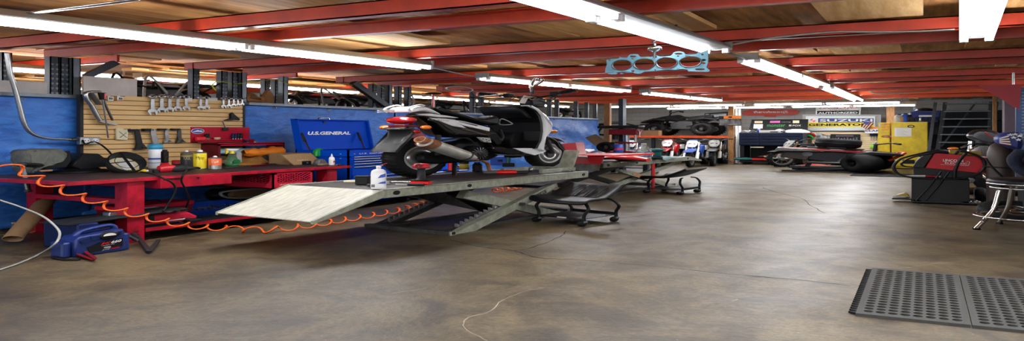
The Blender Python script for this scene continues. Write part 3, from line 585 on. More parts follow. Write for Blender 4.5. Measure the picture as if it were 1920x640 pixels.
b = vb(); p0, p1 = vp(41, 308, .3), vp(53, 358, .34); b.cyl((X0+.3, p0.y, p0.z), (X0+.34, p1.y, p1.z), .016, n=10); b.ell((X0+.3, p0.y, p0.z), (.026, .026, .02)).ell((X0+.34, p1.y, p1.z), (.024, .024, .02)); b.build('handle_bar', 'dark_steel', vr)
b = vb(); p0 = vp(92, 320, .1); b.box(p0.x-.02, p0.x+.01, vp(74, 320, .1).y, vp(98, 320, .1).y, p0.z-.012, p0.z+.012, bev=.006); b.build('wood_pad', 'card_tan', vr)
a2 = vp(90, 318, .11); cr = thing('shop_rag', 'grey cloth draped over the front jaw of the bench vise', 'rag', (X0, a2.y, a2.z))
cp = [(vp(x, y, .1).y, vp(x, y, .1).z) for x, y in [(55, 284), (75, 281), (118, 281), (125, 298), (105, 309), (80, 316), (66, 324), (58, 318), (54, 300)]]
b = wmb((X0, a2.y, a2.z)); cp = [(p.x, p.y) for p in crom([Vector((p[0], p[1], 0)) for p in cp], 4)]
L = []
for k, (dx, sc_) in enumerate(((-.10, .86), (-.09, 1.0), (.0, 1.03), (.09, 1.02), (.105, .9))):
    c0 = sum(p[0] for p in cp)/len(cp); c1 = sum(p[1] for p in cp)/len(cp)
    L.append([(X0+dx+.008*math.sin(i*1.7+k), c0+(p[0]-c0)*sc_, c1+(p[1]-c1)*sc_+.004*math.sin(i*2.3+k)) for i, p in enumerate(cp)])
b.loft(L); b.build('cloth', 'grey_cloth', cr)
# things behind the vise
# ring light / work lamp bowl
a = T(254, 324); lr = thing('round_lamp', 'round black lamp with cream inside and a cross guard, lying tilted on the bench', 'lamp', (a.x-.1, a.y, a.z)); MT = Matrix.Translation((0, 0, .13)) @ Matrix.Diagonal((.7, .68, 1., 1)) @ Matrix.Rotation(math.radians(52), 4, 'Y') @ Matrix.Rotation(math.radians(10), 4, 'X')
def lb(): return MB(MT)
lb().lathe([(.155, -.075), (.17, -.02), (.178, .045), (.172, .05), (.165, .04), (.155, -.02), (.145, -.06)], n=36).build('shell', 'dark_grey', lr)
lb().lathe([(0, -.07), (.15, -.06), (.163, -.0)], n=32).build('reflector', 'foam', lr)
lb().ell((0, .03, -.055), (.1, .07, .008)).build('diffuser_patch', 'white_paint', lr)
b = lb(); b.torus((0, 0, .047), (0, 0, 1), .17, .009, 36, 8); b.bar((-.17, 0, .047), (.17, 0, .047), .03, .006).bar((0, -.17, .047), (0, .17, .047), .012, .006); b.torus((0, 0, .04), (0, 0, 1), .11, .004, 30, 6); b.build('guard', 'black_metal', lr)
onbench(257, 323, 'tape_roll', 'small bright yellow box lying at the bench edge below the round lamp', 'box', [('case', 'yellow', lambda b: b.box(-.035, .035, -.09, .09, 0, .028, bev=.008)), ('lid_line', 'white_paint', lambda b: b.box(-.02, .02, .09, .13, 0, .018, bev=.005))])
onbench(291, 313, 'wipes_canister', 'white shop wipes canister with a blue lid behind the round lamp', 'canister', [
    ('body', 'white_plastic', lambda b: b.lathe([(0, 0), (.075, 0), (.08, .01), (.08, .21), (.074, .22), (0, .22)], n=24)), ('lid', 'teal_lid', lambda b: b.lathe([(.078, .215), (.09, .22), (.09, .25), (.082, .27), (.05, .275), (0, .275)], n=24)),
    ('label_band', 'blue_plastic', lambda b: b.lathe([(.0812, .1), (.0812, .118)], n=24).lathe([(.0812, .06), (.0812, .066)], n=24)), ('lettering', 'black_plastic', lambda b: b.text('S', (.078, .02, .13), (0, 1, 0), (0, 0, 1), .035, .05))]) if MATS.setdefault('teal_lid', mat('teal_lid', '#2f9ac0', .35, coat=.3)) else None
onbench(309, 318, 'red_grinder', 'red and black power tool standing upright beside the wipes canister', 'power tool', [
    ('body', 'red_plastic', lambda b: b.lathe([(0, 0), (.055, 0), (.06, .03), (.05, .06), (.036, .075), (0, .075)], n=18)), ('handle', 'black_plastic', lambda b: b.box(-.032, .032, -.036, .036, .07, .2, bev=.012)), ('clip', 'dark_steel', lambda b: b.tube([(.034, -.02, .1), (.045, -.018, .14), (.045, .018, .14), (.034, .02, .1)], .004, 6)), ('top_cap', 'dark_grey', lambda b: b.box(-.022, .022, -.024, .024, .2, .215, bev=.006))])
onbench(336, 322, 'angle_grinder', 'red and black sander lying along the front edge of the bench', 'power tool', [
    ('body', 'red_plastic', lambda b: b.tube([(0, -.26, .035), (0, -.16, .04), (.01, -.05, .036)], [.035, .042, .03], 12)), ('grip', 'dark_grey', lambda b: b.tube([(.01, -.12, .035), (.015, .0, .032), (.01, .12, .03), (-.01, .2, .03)], [.03, .036, .026, .014], 12)), ('head', 'black_metal', lambda b: b.cyl((-.02, -.27, 0), (-.02, -.27, .03), .045, n=18)), ('cord_guard', 'black_plastic', lambda b: b.tube([(-.01, .2, .03), (-.02, .26, .03), (-.03, .3, .02)], .011, 8))])
onbench(331, 313, 'red_jar', 'small red lidded cup between the grinder and the dark spray can', 'cup', [('cup', 'black_plastic', lambda b: b.lathe([(0, 0), (.05, 0), (.055, .04), (0, .04)], n=18)), ('lid', 'red_plastic', lambda b: b.lathe([(.06, .038), (.06, .075), (.05, .082), (0, .082)], n=18))])
def can(px, py, R, Hh, col, band, cap, label, txt=None, tm='black_plastic', name='spray_can', capm='white_plastic', tw=1.2):
    R *= .58; Hh *= 1.45; a = T(px, py); r = thing(name, label, 'can', a)
    MB().lathe([(0, 0), (R, 0), (R*1.02, .006), (R, .012), (R, Hh*.86), (R*1.02, Hh*.87), (R*.98, Hh*.885), (R*.6, Hh*.95), (R*.35, Hh*.96), (0, Hh*.96)], n=24).build('body', 'steel', r)
    MB().lathe([(R*1.005, .014), (R*1.005, Hh*.86)], n=24).build('printed_band', col, r)
    if band: MB().lathe([(R*1.01, Hh*band[0]), (R*1.01, Hh*band[1])], n=24).build('colour_band', band[2], r)
    MB().lathe([(R*cap, Hh*.94), (R*cap*.9, Hh*1.03), (R*.2, Hh*1.06), (0, Hh*1.08)], n=14).build('cap', capm, r)
    if txt:
        b = MB(); b.text(txt, (0, 0, Hh*.5), (0, 1, 0), (0, 0, 1), R*tw, Hh*.2); ph = math.atan2(-a.y, -a.x)
        b.v = [Vector((R*1.02*math.cos(ph+v.y/R-tw/2), R*1.02*math.sin(ph+v.y/R-tw/2), v.z)) for v in b.v]; b.build('lettering', tm, r)
    return r
mat('can_dark', '#33363a', .4, .3); mat('can_yellow', '#e8d21e', .35, coat=.2); mat('can_orange', '#ef6a2a', .4, coat=.2)
can(350, 315, .074, .19, 'can_dark', (.66, .8, 'gold'), .3, 'dark spray can with a gold band near its top, left of the yellow can', 'TOOL', 'cream')
can(375, 317, .08, .2, 'can_yellow', None, .45, 'yellow can lettered Mpp with a white cap on the bench', 'Mpp', 'black_plastic')
can(403, 317, .078, .135, 'steel', (.3, .85, 'can_orange'), .35, 'short silver can with an orange and white label, right of the yellow can', 'Tuff', 'white_paint')
# green spray bottle
a = T(435, 312); r = thing('spray_bottle', 'clear spray bottle of green cleaner with a yellow trigger head', 'spray bottle', a)
sc3(MB().lathe([(0, 0), (.07, 0), (.085, .02), (.085, .07), (.06, .11), (.045, .13), (0, .13)], n=22), (.62, .62, 1.28)).build('green_fluid', 'green', r)
sc3(MB().lathe([(.086, .02), (.087, .07), (.062, .112), (.046, .15), (.03, .175), (0, .175)], n=22), (.62, .62, 1.28)).build('bottle', 'clear_jug', r)
sc3(MB().prism([(-.05, .04), (.05, .04), (.06, .065), (.04, .09), (-.03, .09), (-.06, .065)], .072, .0885, 'yz'), (.62, .62, 1.28)).build('label_patch', 'dark_green', r) if MATS.setdefault('dark_green', mat('dark_green', '#0c6b33', .5)) else None
sc3(MB().cyl((0, 0, .17), (0, 0, .205), .034, .026, 14), (.62, .62, 1.28)).build('collar', 'yellow', r)
sc3(MB().prism([(-.035, .205), (.05, .205), (.1, .235), (-.09, .24), (-.09, .22)], -.022, .022, 'yz', bev=.006), (.62, .62, 1.28)).build('sprayer_head', 'white_plastic', r)
sc3(MB().prism([(-.09, .24), (-.05, .24), (-.075, .18), (-.1, .165)], -.012, .012, 'yz', bev=.004), (.62, .62, 1.28)).build('trigger', 'yellow', r)
onbench(453, 311, 'white_pouch', 'pale grey pouch standing behind the green spray bottle', 'pouch', [('pouch', 'light_grey', lambda b: b.prism([(-.05, 0), (.05, 0), (.04, .16), (-.04, .17)], -.06, -.04, 'yz', bev=.008))])
# gloves, orange rag, boxes
def blob(name, label, cat, px, py, pts, h, m, seed, dz=0, extra=()):
    a = T(px, py); r = thing(name, label, cat, (a.x, a.y, a.z+dz)); rr = random.Random(seed)
    q_ = crom([Vector((p[0], p[1], 0)) for p in pts], 4); L = []
    for s_, z in ((1, 0), (1.05, h*.25), (.95, h*.55), (.7, h*.85), (.3, h), (.02, h*1.0)):
        L.append([(p.x*s_+rr.uniform(-1, 1)*.006, p.y*s_+rr.uniform(-1, 1)*.006, z*(1+.18*math.sin(5*i/len(q_)*2*PI/2+s_*3))) for i, p in enumerate(q_)])
    sc3(MB().loft(L), (.8, .8, 1.5)).build('cloth', m, r)
    for nm, mm, fn in extra: bb = MB(); fn(bb); bb.build(nm, mm, r)
    return r
blob('work_glove', 'tan leather work glove lying on the bench right of the green spray bottle', 'glove', 470, 306, [(-.1, -.12), (.06, -.16), (.12, 0), (.09, .17), (-.06, .2), (-.12, .05)], .095, 'tan_glove', 3)
for i, (px, py, rot) in enumerate([(484, 309, .3), (458, 311, -.4)]):
    a = T(px, py); g = thing('work_glove', ['tan leather glove finger-end at the bench edge, in front of the glove heap', 'brown crumpled glove cuff beside the spray bottle'][i], 'glove', a, rot)
    MB().tube([(0, -.1, .02), (0, 0, .025), (.01, .08, .02)], [.03, .035, .02], 10).build('cuff', 'tan_glove', g)
    for k in range(3): MB().tube([(-.02+.02*k, .07, .02), (-.025+.025*k, .11, .018), (-.025+.026*k, .14, .012)], [.013, .012, .008], 8).build('finger', 'tan_glove', g)
OB = (.7, .8, 1.35)
a = T(510, 306); r = thing('orange_rag_bundle', 'orange cloth draped over a dark upright tool on the bench', 'rag', (a.x-.1, a.y, a.z))
sc3(MB().lathe([(0, 0), (.07, 0), (.06, .08), (.05, .12), (0, .12)], n=16), OB).build('tool_base', 'dark_grey', r)
b = MB(); L = []
for k in range(13):
    t = k/12; y = -.27+.5*t; rad = .035+.045*math.sin(min(1, t*1.5)*PI/2)+(.012*math.sin(9*t)); L.append([(rad*1.3*math.cos(j*PI/8)+.01*math.sin(3*j+k), y, .155+rad*.85*math.sin(j*PI/8)+.008*math.sin(5*j+k*2)) for j in range(16)])
b.loft(L, caps=False); sc3(b, OB).build('orange_cloth', 'orange', r)
sc3(MB().lathe([(0, .18), (.05, .2), (.062, .21)], (0, 0, .155), (0, 1, 0), 16), OB).build('cloth_lining', 'rust', r)
sc3(MB().prism([(.16, .16), (.24, .18), (.235, .08), (.19, .015), (.15, .06)], -.05, .05, 'yz', bev=.012), OB).build('hanging_fold', 'orange', r)
def carton(px, py, sx, sy, sz, yaw, m, label, open_=False, tilt=0):
    a = T(px, py); r = thing('cardboard_box', label, 'box', a, yaw); t = Matrix.Rotation(tilt, 4, 'X')
    MB(t @ Matrix.Diagonal((1, 1, 1.35, 1))).box(-sx/2, sx/2, -sy/2, sy/2, 0, sz, bev=.004).build('box', m, r); MB(t).box(-sx/2-.001, sx/2+.001, -.014, .014, 0, sz+.001).build('tape_strip', 'card_tan' if m != 'card_tan' else 'brown_card', r)
    if open_: MB(t).prism([(-sy/2, sz), (sy/2, sz), (sy/2*.7, sz+.03), (-sy/2*.8, sz+.045)], sx/2-.01, sx/2, 'yz').build('flap', m, r)
    return r
carton(545, 300, .2, .3, .15, .15, 'brown_card', 'brown open carton on the bench behind the leaning cardboard', True)
a = T(572, 304); r = thing('cardboard_sheet', 'flat tan cardboard panel leaning on the brown carton', 'cardboard', (a.x, a.y, a.z)); MB().prism([(-.14, .0), (.2, 0), (.06, .2), (-.26, .19)], -.012, .012, 'yz', bev=.003).build('panel', 'card_tan', r); MB().text('PARTS', (.0135, -.1, .07), (0, 1, 0), (0, 0, 1), .12, .025).build('lettering', 'cream', r)
onbench(573, 307, 'black_case', 'small black case at the bench edge in front of the leaning cardboard', 'case', [('case', 'black_plastic', lambda b: b.box(-.03, .03, -.08, .08, 0, .045, bev=.008)), ('clasp', 'steel', lambda b: b.box(.03, .034, -.015, .015, .015, .03))])
onbench(600, 303, 'grey_rag', 'grey crumpled packet right of the leaning cardboard', 'rag', [('packet', 'mid_grey', lambda b: b.prism([(-.09, 0), (.1, 0), (.06, .06), (0, .075), (-.06, .065)], -.05, .05, 'yz', bev=.012))])
onbench(608, 306, 'tan_strip', 'narrow tan packet flat at the bench edge', 'packet', [('packet', 'card_tan', lambda b: b.box(-.025, .025, -.1, .06, 0, .02, bev=.006))])
onbench(622, 305, 'glue_bottle', 'small white squeeze bottle near the right end of the bench', 'bottle', [('body', 'white_plastic', lambda b: b.lathe([(0, 0), (.036, 0), (.04, .01), (.04, .085), (.03, .1), (.016, .105), (0, .105)], n=18)), ('nozzle', 'white_plastic', lambda b: b.lathe([(.016, .104), (.013, .12), (.006, .14), (0, .142)], n=12)), ('label_band', 'paper', lambda b: b.lathe([(.0405, .02), (.0405, .07)], n=18)), ('lettering', 'red_plastic', lambda b: b.box(.0405, .0415, -.015, .02, .035, .055))])
for i, (px, py, ln, yaw, m, lab) in enumerate([(498, 311, .3, .1, 'dark_red', 'dark red handled pliers at the bench edge by the orange rag'), (523, 309, .2, -.2, 'black_plastic', 'black hex key folder on the bench edge in front of the brown carton'), (440, 315, .22, .2, 'dark_steel', 'dark steel punch on the bench below the green spray bottle'), (547, 308, .16, .4, 'steel', 'bright steel drill bit tray on the bench edge below the brown carton'), (640, 305, .15, 1.2, 'dark_steel', 'dark pick lying near the right end of the bench'), (655, 304, .12, .6, 'dark_steel', 'small dark bolt at the far right end of the bench')]):
    a = T(px, py); g = thing('hand_tool', lab, 'hand tool', a, yaw)
    MB().tube([(0, -ln/2, .014), (0, -.02, .016), (0, .02, .016)], [.012, .015, .011], 8).build('grip', m, g); MB().tube([(0, .02, .014), (0, ln*.35, .013), (0, ln/2, .01)], [.009, .008, .004], 8).build('shank', 'dark_steel', g)
for i, px in enumerate([553, 560, 566]):
    a = T(px, 305.5); g = MB().lathe([(0, 0), (.012, 0), (.012, .03), (.009, .034), (0, .034)], n=10); solo(g, 'socket', 'steel', 'steel socket standing on the bench edge below the carton, %s of three' % ORD[i], 'socket', a)
# black cords
def cord(name, pts, r, m, label, cat, n=4):
    P = crom([Vector(p) for p in pts], n, False); lo = Vector((P[0].x, P[0].y, min(p.z for p in P))); return wsolo(wmb(lo).tube(P, r, 8), lo, name, m, label, cat)
cord('power_cord', [at(155, 263, X=XP+.07), at(160, 270, X=XP+.1), at(178, 266, X=XP+.1), at(200, 280, X=XP+.16), at(222, 305, X=XP+.3), T(238, 318)+Vector((0, 0, .01)), T(285, 327)+Vector((0, 0, .01)), at(302, 333, X=BX1+.05), at(325, 345, X=BX1+.06), at(328, 362, X=BX1+.05), at(312, 388, X=BX1+.02), at(306, 398, X=BX1), at(318, 408, Z=.19), at(345, 420, Z=.19)], .008, 'black_plastic', 'black cord from the socket box across the bench and down past the drawer', 'cord')
cord('power_cord', [T(352, 320)+Vector((0, 0, .02)), at(345, 326, X=BX1+.03), at(340, 338, X=BX1+.05), at(346, 352, X=BX1+.04), at(354, 370, X=BX1), at(352, 382, X=BX1-.1), at(346, 396, Z=.18)], .007, 'black_plastic', 'black cord hanging over the drawer from the sander', 'cord')
# milk crate under the bench
ca = at(455, 350, X=BX1-.35); c1 = (BX1-.01, at(512, 350, X=BX1-.01).y); yE = at(588, 345, X=BX1-.01).y; cz0, cz1 = at(513, 355, X=BX1-.01).z, .79
lo = (BX1-.25, (c1[1]+yE)/2, cz0); r = thing('milk_crate', 'red plastic milk crate hung under the bench top', 'crate', lo); b = wmb(lo)
xA, xB, y0, y1 = BX1-.5, BX1-.01, c1[1], yE
wmb(lo).box(xA, xB, y0, y1, cz0, cz0+.015).build('base', 'crate_red', r)
def lattice(b, u0, u1, z0, z1, fn, n):
    for s in (1, -1):
        for k in range(-n, n+1):
            pa, pb = (u0+(u1-u0)*k/n, z0), (u0+(u1-u0)*(k/n)+s*0+(u1-u0)*.55*s, z1)
            (ua, za), (ub, zb) = pa, pb
            def clip(ua, za, ub, zb):
                t0, t1 = 0., 1.; du = ub-ua
                if abs(du) < 1e-9: return None
                ta, tb = sorted(((u0-ua)/du, (u1-ua)/du)); t0 = max(t0, ta); t1 = min(t1, tb)
                return (ua+du*t0, za+(zb-za)*t0, ua+du*t1, za+(zb-za)*t1) if t1-t0 > .02 else None
            c = clip(ua, za, ub, zb)
            if c: b.bar(fn(c[0], c[1]), fn(c[2], c[3]), .008, .01)
h1 = cz0+(cz1-cz0)*.36
for nm, fn, u0, u1 in (('front_side', lambda u, z: (xB-.006, u, z), y0, y1), ('rear_side', lambda u, z: (xA+.006, u, z), y0, y1), ('end_side', lambda u, z: (u, y0+.006, z), xA, xB), ('end_side', lambda u, z: (u, y1-.006, z), xA, xB)):
    b = wmb(lo); p, q2 = fn(u0, 0), fn(u1, 0)
    def slab(z0_, z1_, a0=u0, a1=u1):
        p, q2 = fn(a0, 0), fn(a1, 0); b.box(min(p[0], q2[0])-(.006 if p[0] == q2[0] else 0), max(p[0], q2[0])+(.006 if p[0] == q2[0] else 0), min(p[1], q2[1])-(.006 if p[1] == q2[1] else 0), max(p[1], q2[1])+(.006 if p[1] == q2[1] else 0), z0_, z1_)
    slab(cz0, h1); slab(cz1-.03, cz1); slab(h1, cz1, u0, u0+.035); slab(h1, cz1, u1-.035, u1)
    lattice(b, u0+.03, u1-.03, h1, cz1-.03, fn, 7); b.build(nm, 'crate_red', r)
b = wmb(lo); b.text('CRATE OF PROPERTY', (xB+.002, y0+.06, cz0+.05), (0, 1, 0), (0, 0, 1), (y1-y0)*.5, .02); b.build('lettering', 'cream', r)
# things on the lower shelf
S = lambda x, y: at(x, y, Z=.17)
lo = S(299, 406); lo.x -= .1; r = thing('red_toolbox', 'dark red metal toolbox on the lower shelf behind the bench leg', 'toolbox', lo); MB().box(-.12, .12, -.3, .25, 0, .15, bev=.008).build('body', 'dark_red', r); MB().box(-.13, .13, -.31, .26, .13, .2, bev=.012).build('lid', 'crate_red', r); MB().tube([(0, -.08, .2), (0, -.06, .23), (0, .06, .23), (0, .08, .2)], .009, 8).build('handle', 'black_plastic', r)
lo = at(283, 430, X=BX1-.16); lo.z = .17; r = thing('tool_bag', 'red and black power tool bag at the front of the lower shelf', 'bag', lo); MB().prism([(-.22, 0), (.25, 0), (.27, .07), (.2, .14), (-.18, .17), (-.24, .1)], -.1, .1, 'yz', bev=.03).build('bag', 'crate_red', r); MB().box(-.105, .104, -.22, .25, 0, .03, bev=.01).build('base_panel', 'black_plastic', r)
MB().box(.085, .106, -.19, -.05, .05, .15, bev=.01).build('pocket', 'black_plastic', r); MB().text('HILTI', (.103, .02, .045), (0, 1, 0), (0, 0, 1), .16, .022).build('lettering', 'white_paint', r) if False else MB().box(.1, .104, .02, .2, .045, .056).build('white_print', 'white_paint', r)
MB().tube([(.02, -.1, .17), (.03, -.06, .22), (.03, .1, .21), (.02, .16, .15)], .012, 8).build('handle', 'black_plastic', r)
lo = at(333, 419, X=BX1-.1); lo.z = .17; r = thing('cordless_drill', 'black drill lying at the shelf edge beside the red tool bag', 'drill', lo); MB().tube([(0, -.12, .06), (0, 0, .065), (.0, .1, .06)], [.03, .042, .03], 12).build('body', 'black_plastic', r); MB().tube([(0, .02, .05), (.05, .05, .03)], [.028, .026], 10).build('handle', 'dark_grey', r); MB().box(.03, .1, .01, .1, 0, .045, bev=.01).build('battery', 'black_plastic', r); MB().cyl((0, -.12, .06), (0, -.17, .06), .022, .014, 10).build('chuck', 'dark_steel', r)
lo = S(380, 400); r = thing('parts_tray', 'blue plastic tray full of loose bolts on the lower shelf', 'tray', lo); b = MB(); yy = .34
for s_ in (1, ): b.box(-.16, .16, -yy, yy, 0, .01).hexa([(-.16, -yy, 0), (-.15, -yy, 0), (-.15, yy, 0), (-.16, yy, 0)], [(-.2, -yy-.03, .13), (-.19, -yy-.03, .13), (-.19, yy+.03, .13), (-.2, yy+.03, .13)]).hexa([(.15, -yy, 0), (.16, -yy, 0), (.16, yy, 0), (.15, yy, 0)], [(.19, -yy-.03, .1), (.2, -yy-.03, .1), (.2, yy+.03, .1), (.19, yy+.03, .1)]).hexa([(-.16, -yy, 0), (.16, -yy, 0), (.16, -yy+.01, 0), (-.16, -yy+.01, 0)], [(-.2, -yy-.03, .13), (.2, -yy-.03, .1), (.2, -yy-.02, .1), (-.2, -yy-.02, .13)]).hexa([(-.16, yy-.01, 0), (.16, yy-.01, 0), (.16, yy, 0), (-.16, yy, 0)], [(-.2, yy+.02, .13), (.2, yy+.02, .1), (.2, yy+.03, .1), (-.2, yy+.03, .13)])
b.build('tray', 'blue_plastic', r)
b = MB(); rb = random.Random(5)
for k in range(130):
    x, y, z = rb.uniform(-.15, .15), rb.uniform(-.31, .31), rb.uniform(.015, .085); d = Vector((rb.uniform(-1, 1), rb.uniform(-1, 1), rb.uniform(-.4, .4))).normalized()*rb.uniform(.012, .03); b.cyl(Vector((x, y, z))-d, Vector((x, y, z))+d, .006, n=6)
o = b.build('loose_bolts', 'steel', lo and r); o['kind'] = 'stuff'
lo = at(448, 380, Z=.17); lo.x -= .05; r = thing('motocross_helmet', 'black and white motocross helmet with red graphics under the crate', 'helmet', lo)
lo_b = MB(); lo_b.ell((0, 0, .16), (.17, .26, .16), 24, 16); lo_b.build('shell', 'black_plastic', r)
b = MB(); b.prism([(.02+.2*math.cos(t*PI/10), .17+.09*math.sin(t*PI/10)) for t in range(20)], .1, .172, 'yz', bev=.02); b.build('eye_port', 'brown_card', r)
b = MB(); b.tube(crom([(.12, -.24, .22), (.17, -.1, .25), (.18, .1, .24), (.15, .26, .2), (.17, .2, .13), (.185, .0, .1), (.15, -.2, .13)], 4), .016, 8, closed=True); b.build('port_trim', 'light_grey', r)
MB().prism([(.08, .02), (.36, .12), (.33, .02), (.2, -.0)], -.1, .12, 'yz', bev=.02).build('chin_bar', 'black_plastic', r); MB().bar((.13, .12, .05), (.13, .2, .09), .02, .012).build('graphic', 'red_plastic', r); MB().bar((.13, .2, .09), (.13, .28, .07), .02, .012).build('graphic', 'red_plastic', r)
MB().prism([(-.3, .3), (.05, .34), (.2, .28), (.0, .27)], -.12, .14, 'yz', bev=.012).build('visor', 'dark_grey', r)
# ================= jump starter and floor items at left =================
G = lambda x, y: at(x, y, Z=0)
a = G(186, 480); b2 = G(262, 462); 
p, q2 = G(140, 484), G(236, 470); yaw = math.atan2(q2.y-p.y, q2.x-p.x); wdt = (q2-p).length; lo = (p+q2)/2
r = thing('jump_starter', 'blue portable jump starter lettered JNC660 on the floor by the bench leg', 'jump starter', lo, yaw); s = wdt/2; d = .14; H1 = .3
lo_c = Vector((0, d*.5, 0))
b = MB(); b.prism([(-s, 0), (s, 0), (s*1.02, .05), (s*.96, H1*.72), (s*.9, H1*.88), (-s*.82, H1*.78), (-s*.98, H1*.66)], 0, d, 'xz', bev=.014); b.build('body', 'navy_blue', r) if MATS.setdefault('navy_blue', mat('navy_blue', '#122a6a', .42, 0, .1, 18)) else None
b = MB(); b.tube(crom([(-s*.75, d*.5, H1*.72), (-s*.55, d*.5, H1*.88), (-s*.2, d*.5, H1*.97), (s*.5, d*.5, H1*1.04), (s*.8, d*.5, H1*.98), (s*.86, d*.5, H1*.8)], 4, False), .02, 8); b.build('carry_handle', 'navy_blue', r)
fy = -.003
b = MB(); b.prism([(-s*.45, .035), (s*.82, .06), (s*.86, H1*.53), (-s*.1, H1*.46), (-s*.55, H1*.33)], fy-.004, fy+.005, 'xz'); b.build('front_label', 'black_plastic', r)
L = MB(); L.text('JNC', (-s*.05, fy-.006, H1*.345), (1, 0, .08), (0, 0, 1), s*.4, H1*.1, shear=.3, bold=.02); L.build('red_lettering', 'bright_red', r)
L = MB(); L.text('660', (s*.36, fy-.006, H1*.375), (1, 0, .08), (0, 0, 1), s*.42, H1*.1, shear=.3, bold=.02); L.text('1700 PEAK AMPS', (0, fy-.006, H1*.31), (1, 0, .08), (0, 0, 1), s*.5, H1*.025); L.text('JUMP', (0, fy-.006, H1*.13), (1, 0, .08), (0, 0, 1), s*.32, H1*.05, shear=.25); L.build('white_lettering', 'white_paint', r)
L = MB(); L.text('STARTER', (s*.34, fy-.006, H1*.145), (1, 0, .08), (0, 0, 1), s*.36, H1*.05, shear=.25); L.build('red_lettering', 'bright_red', r)
MB().box(s*.08, s*.34, fy-.007, fy, H1*.215, H1*.27).build('display', 'light_grey', r)
g = MB().lathe([(0, 0), (.05, 0), (.052, .006), (.044, .012), (0, .012)], (s*.28, fy, H1*.7), (0, -1, 0), 20).build('gauge', 'black_plastic', r); MB().prism([(s*.28+.036*math.cos(t*PI/10), H1*.695+.03*math.sin(t*PI/10)) for t in range(11)], fy-.014, fy-.012, 'xz').build('dial_face', 'paper', g)
MB().box(-s*.42, -s*.08, fy-.006, fy+.004, H1*.56, H1*.76, bev=.004).build('outlet_cover', 'navy_plastic', r); MB().box(s*.02, s*.15, fy-.006, fy+.002, H1*.74, H1*.79).build('switch', 'bright_red', r)
MB().cyl((-s*.62, fy+.004, H1*.6), (-s*.62, fy-.008, H1*.6), .028, n=14).build('socket_cap', 'navy_plastic', r)
MB().box(-s*1.35, -s*1.0, .02, d, 0, H1*.6, bev=.02).build('cable_holster', 'navy_blue', r); MB().box(s*1.02, s*1.28, .02, d, 0, H1*.68, bev=.02).build('cable_holster', 'navy_blue', r)
for z in (.7, .76): MB().box(s*.68, s*.8, fy-.005, fy+.004, H1*z, H1*(z+.025)).build('vent_slot', 'black_plastic', r)
inv = lambda: wmb(lo, yaw)
c = [Vector((0, 0, 0)) for _ in range(3)]
def fl(x, y, z): v = at(x, y, Z=z); return v
inv().tube(crom([at(120, 437, Z=.16), at(131, 440, Z=.17), at(137, 452, Z=.1), at(144, 464, Z=.05)], 5, False), .018, 8).build('cable', 'dark_grey', r)
inv().tube(crom([at(152, 444, Z=.14), at(163, 450, Z=.13), at(169, 462, Z=.07), at(166, 477, Z=.02)], 5, False), .016, 8).build('cable', 'dark_grey', r)
b = inv(); b.hexa([fl(137, 463, .03)+Vector((0, 0, 0)), fl(142, 460, .05), fl(181, 486, .03), fl(176, 490, .01)], [fl(139, 460, .07), fl(144, 458, .08), fl(182, 484, .05), fl(178, 487, .04)]); b.build('clamp_jaw', 'dark_red', r, 'dark red clamp jaw')
b = inv(); b.hexa([fl(124, 473, .02), fl(130, 470, .03), fl(178, 489, .01), fl(172, 490, .005)], [fl(125, 471, .05), fl(131, 469, .05), fl(179, 487, .03), fl(173, 488, .03)]); b.build('clamp_jaw', 'dark_red', r, 'dark red clamp jaw')
inv().tube(crom([at(96, 470, Z=.0)+Vector((0, .05, .012)), at(100, 481, Z=.012), at(120, 487, Z=.012), at(150, 487, Z=.012)], 5, False), .012, 8).build('floor_cable', 'black_plastic', r)
for k, (p0, p1) in enumerate((((228, 427), (262, 448)), ((222, 434), (258, 452)))): inv().tube(crom([at(*p0, Z=.17), at((p0[0]+p1[0])/2, (p0[1]+p1[1])/2-1, Z=.13), at(*p1, Z=.06)], 5, False), .015, 8).build('cable', 'dark_grey', r)
b = inv(); b.hexa([fl(256, 450, .05), fl(264, 448, .06), fl(284, 474, .02), fl(274, 476, .0)], [fl(258, 447, .08), fl(266, 446, .09), fl(286, 471, .04), fl(276, 472, .03)]); b.build('clamp_jaw', 'dark_grey', r); b = inv(); b.hexa([fl(272, 474, .005), fl(284, 474, .005), fl(301, 452, .02), fl(292, 452, .02)], [fl(274, 471, .04), fl(285, 471, .04), fl(301, 449, .05), fl(293, 450, .05)]); b.build('clamp_jaw', 'dark_grey', r)
MB  # second blue case behind
lo = at(93, 478, Z=0)+Vector((-.05, .2, 0)); r = thing('battery_charger', 'tall navy case with a dark slanted top standing behind the jump starter', 'charger', lo, yaw)
MB().box(-.06, .06, -.08, .26, 0, .33, bev=.02).build('case', 'navy_plastic', r); MB().prism([(-.12, .33), (.62, .39), (.64, .37), (-.1, .31)], -.06, .2, 'xz', bev=.006).build('top_lid', 'dark_grey', r); MB().box(.06, .5, .1, .22, 0, .3, bev=.012).build('lower_body', 'brown_cyl', r); MB().box(.2, .26, .05, .12, .34, .4, bev=.008).build('latch', 'steel', r)
# cardboard tube leaning under bench
lo = at(22, 455, Z=0); r = thing('cardboard_tube', 'brown cardboard tube leaning against the tarp under the end of the bench', 'tube', lo); e = at(108, 352, X=-5.13); s0 = at(24, 452, Z=.05); s0 = Vector((s0.x, s0.y, .075)); d_ = (e-s0)
b = wmb(lo); b.lathe([(.05, 0), (.056, 0), (.056, d_.length), (.05, d_.length)], s0, d_, 22, closed=True); b.build('tube_wall', 'brown_card', r)
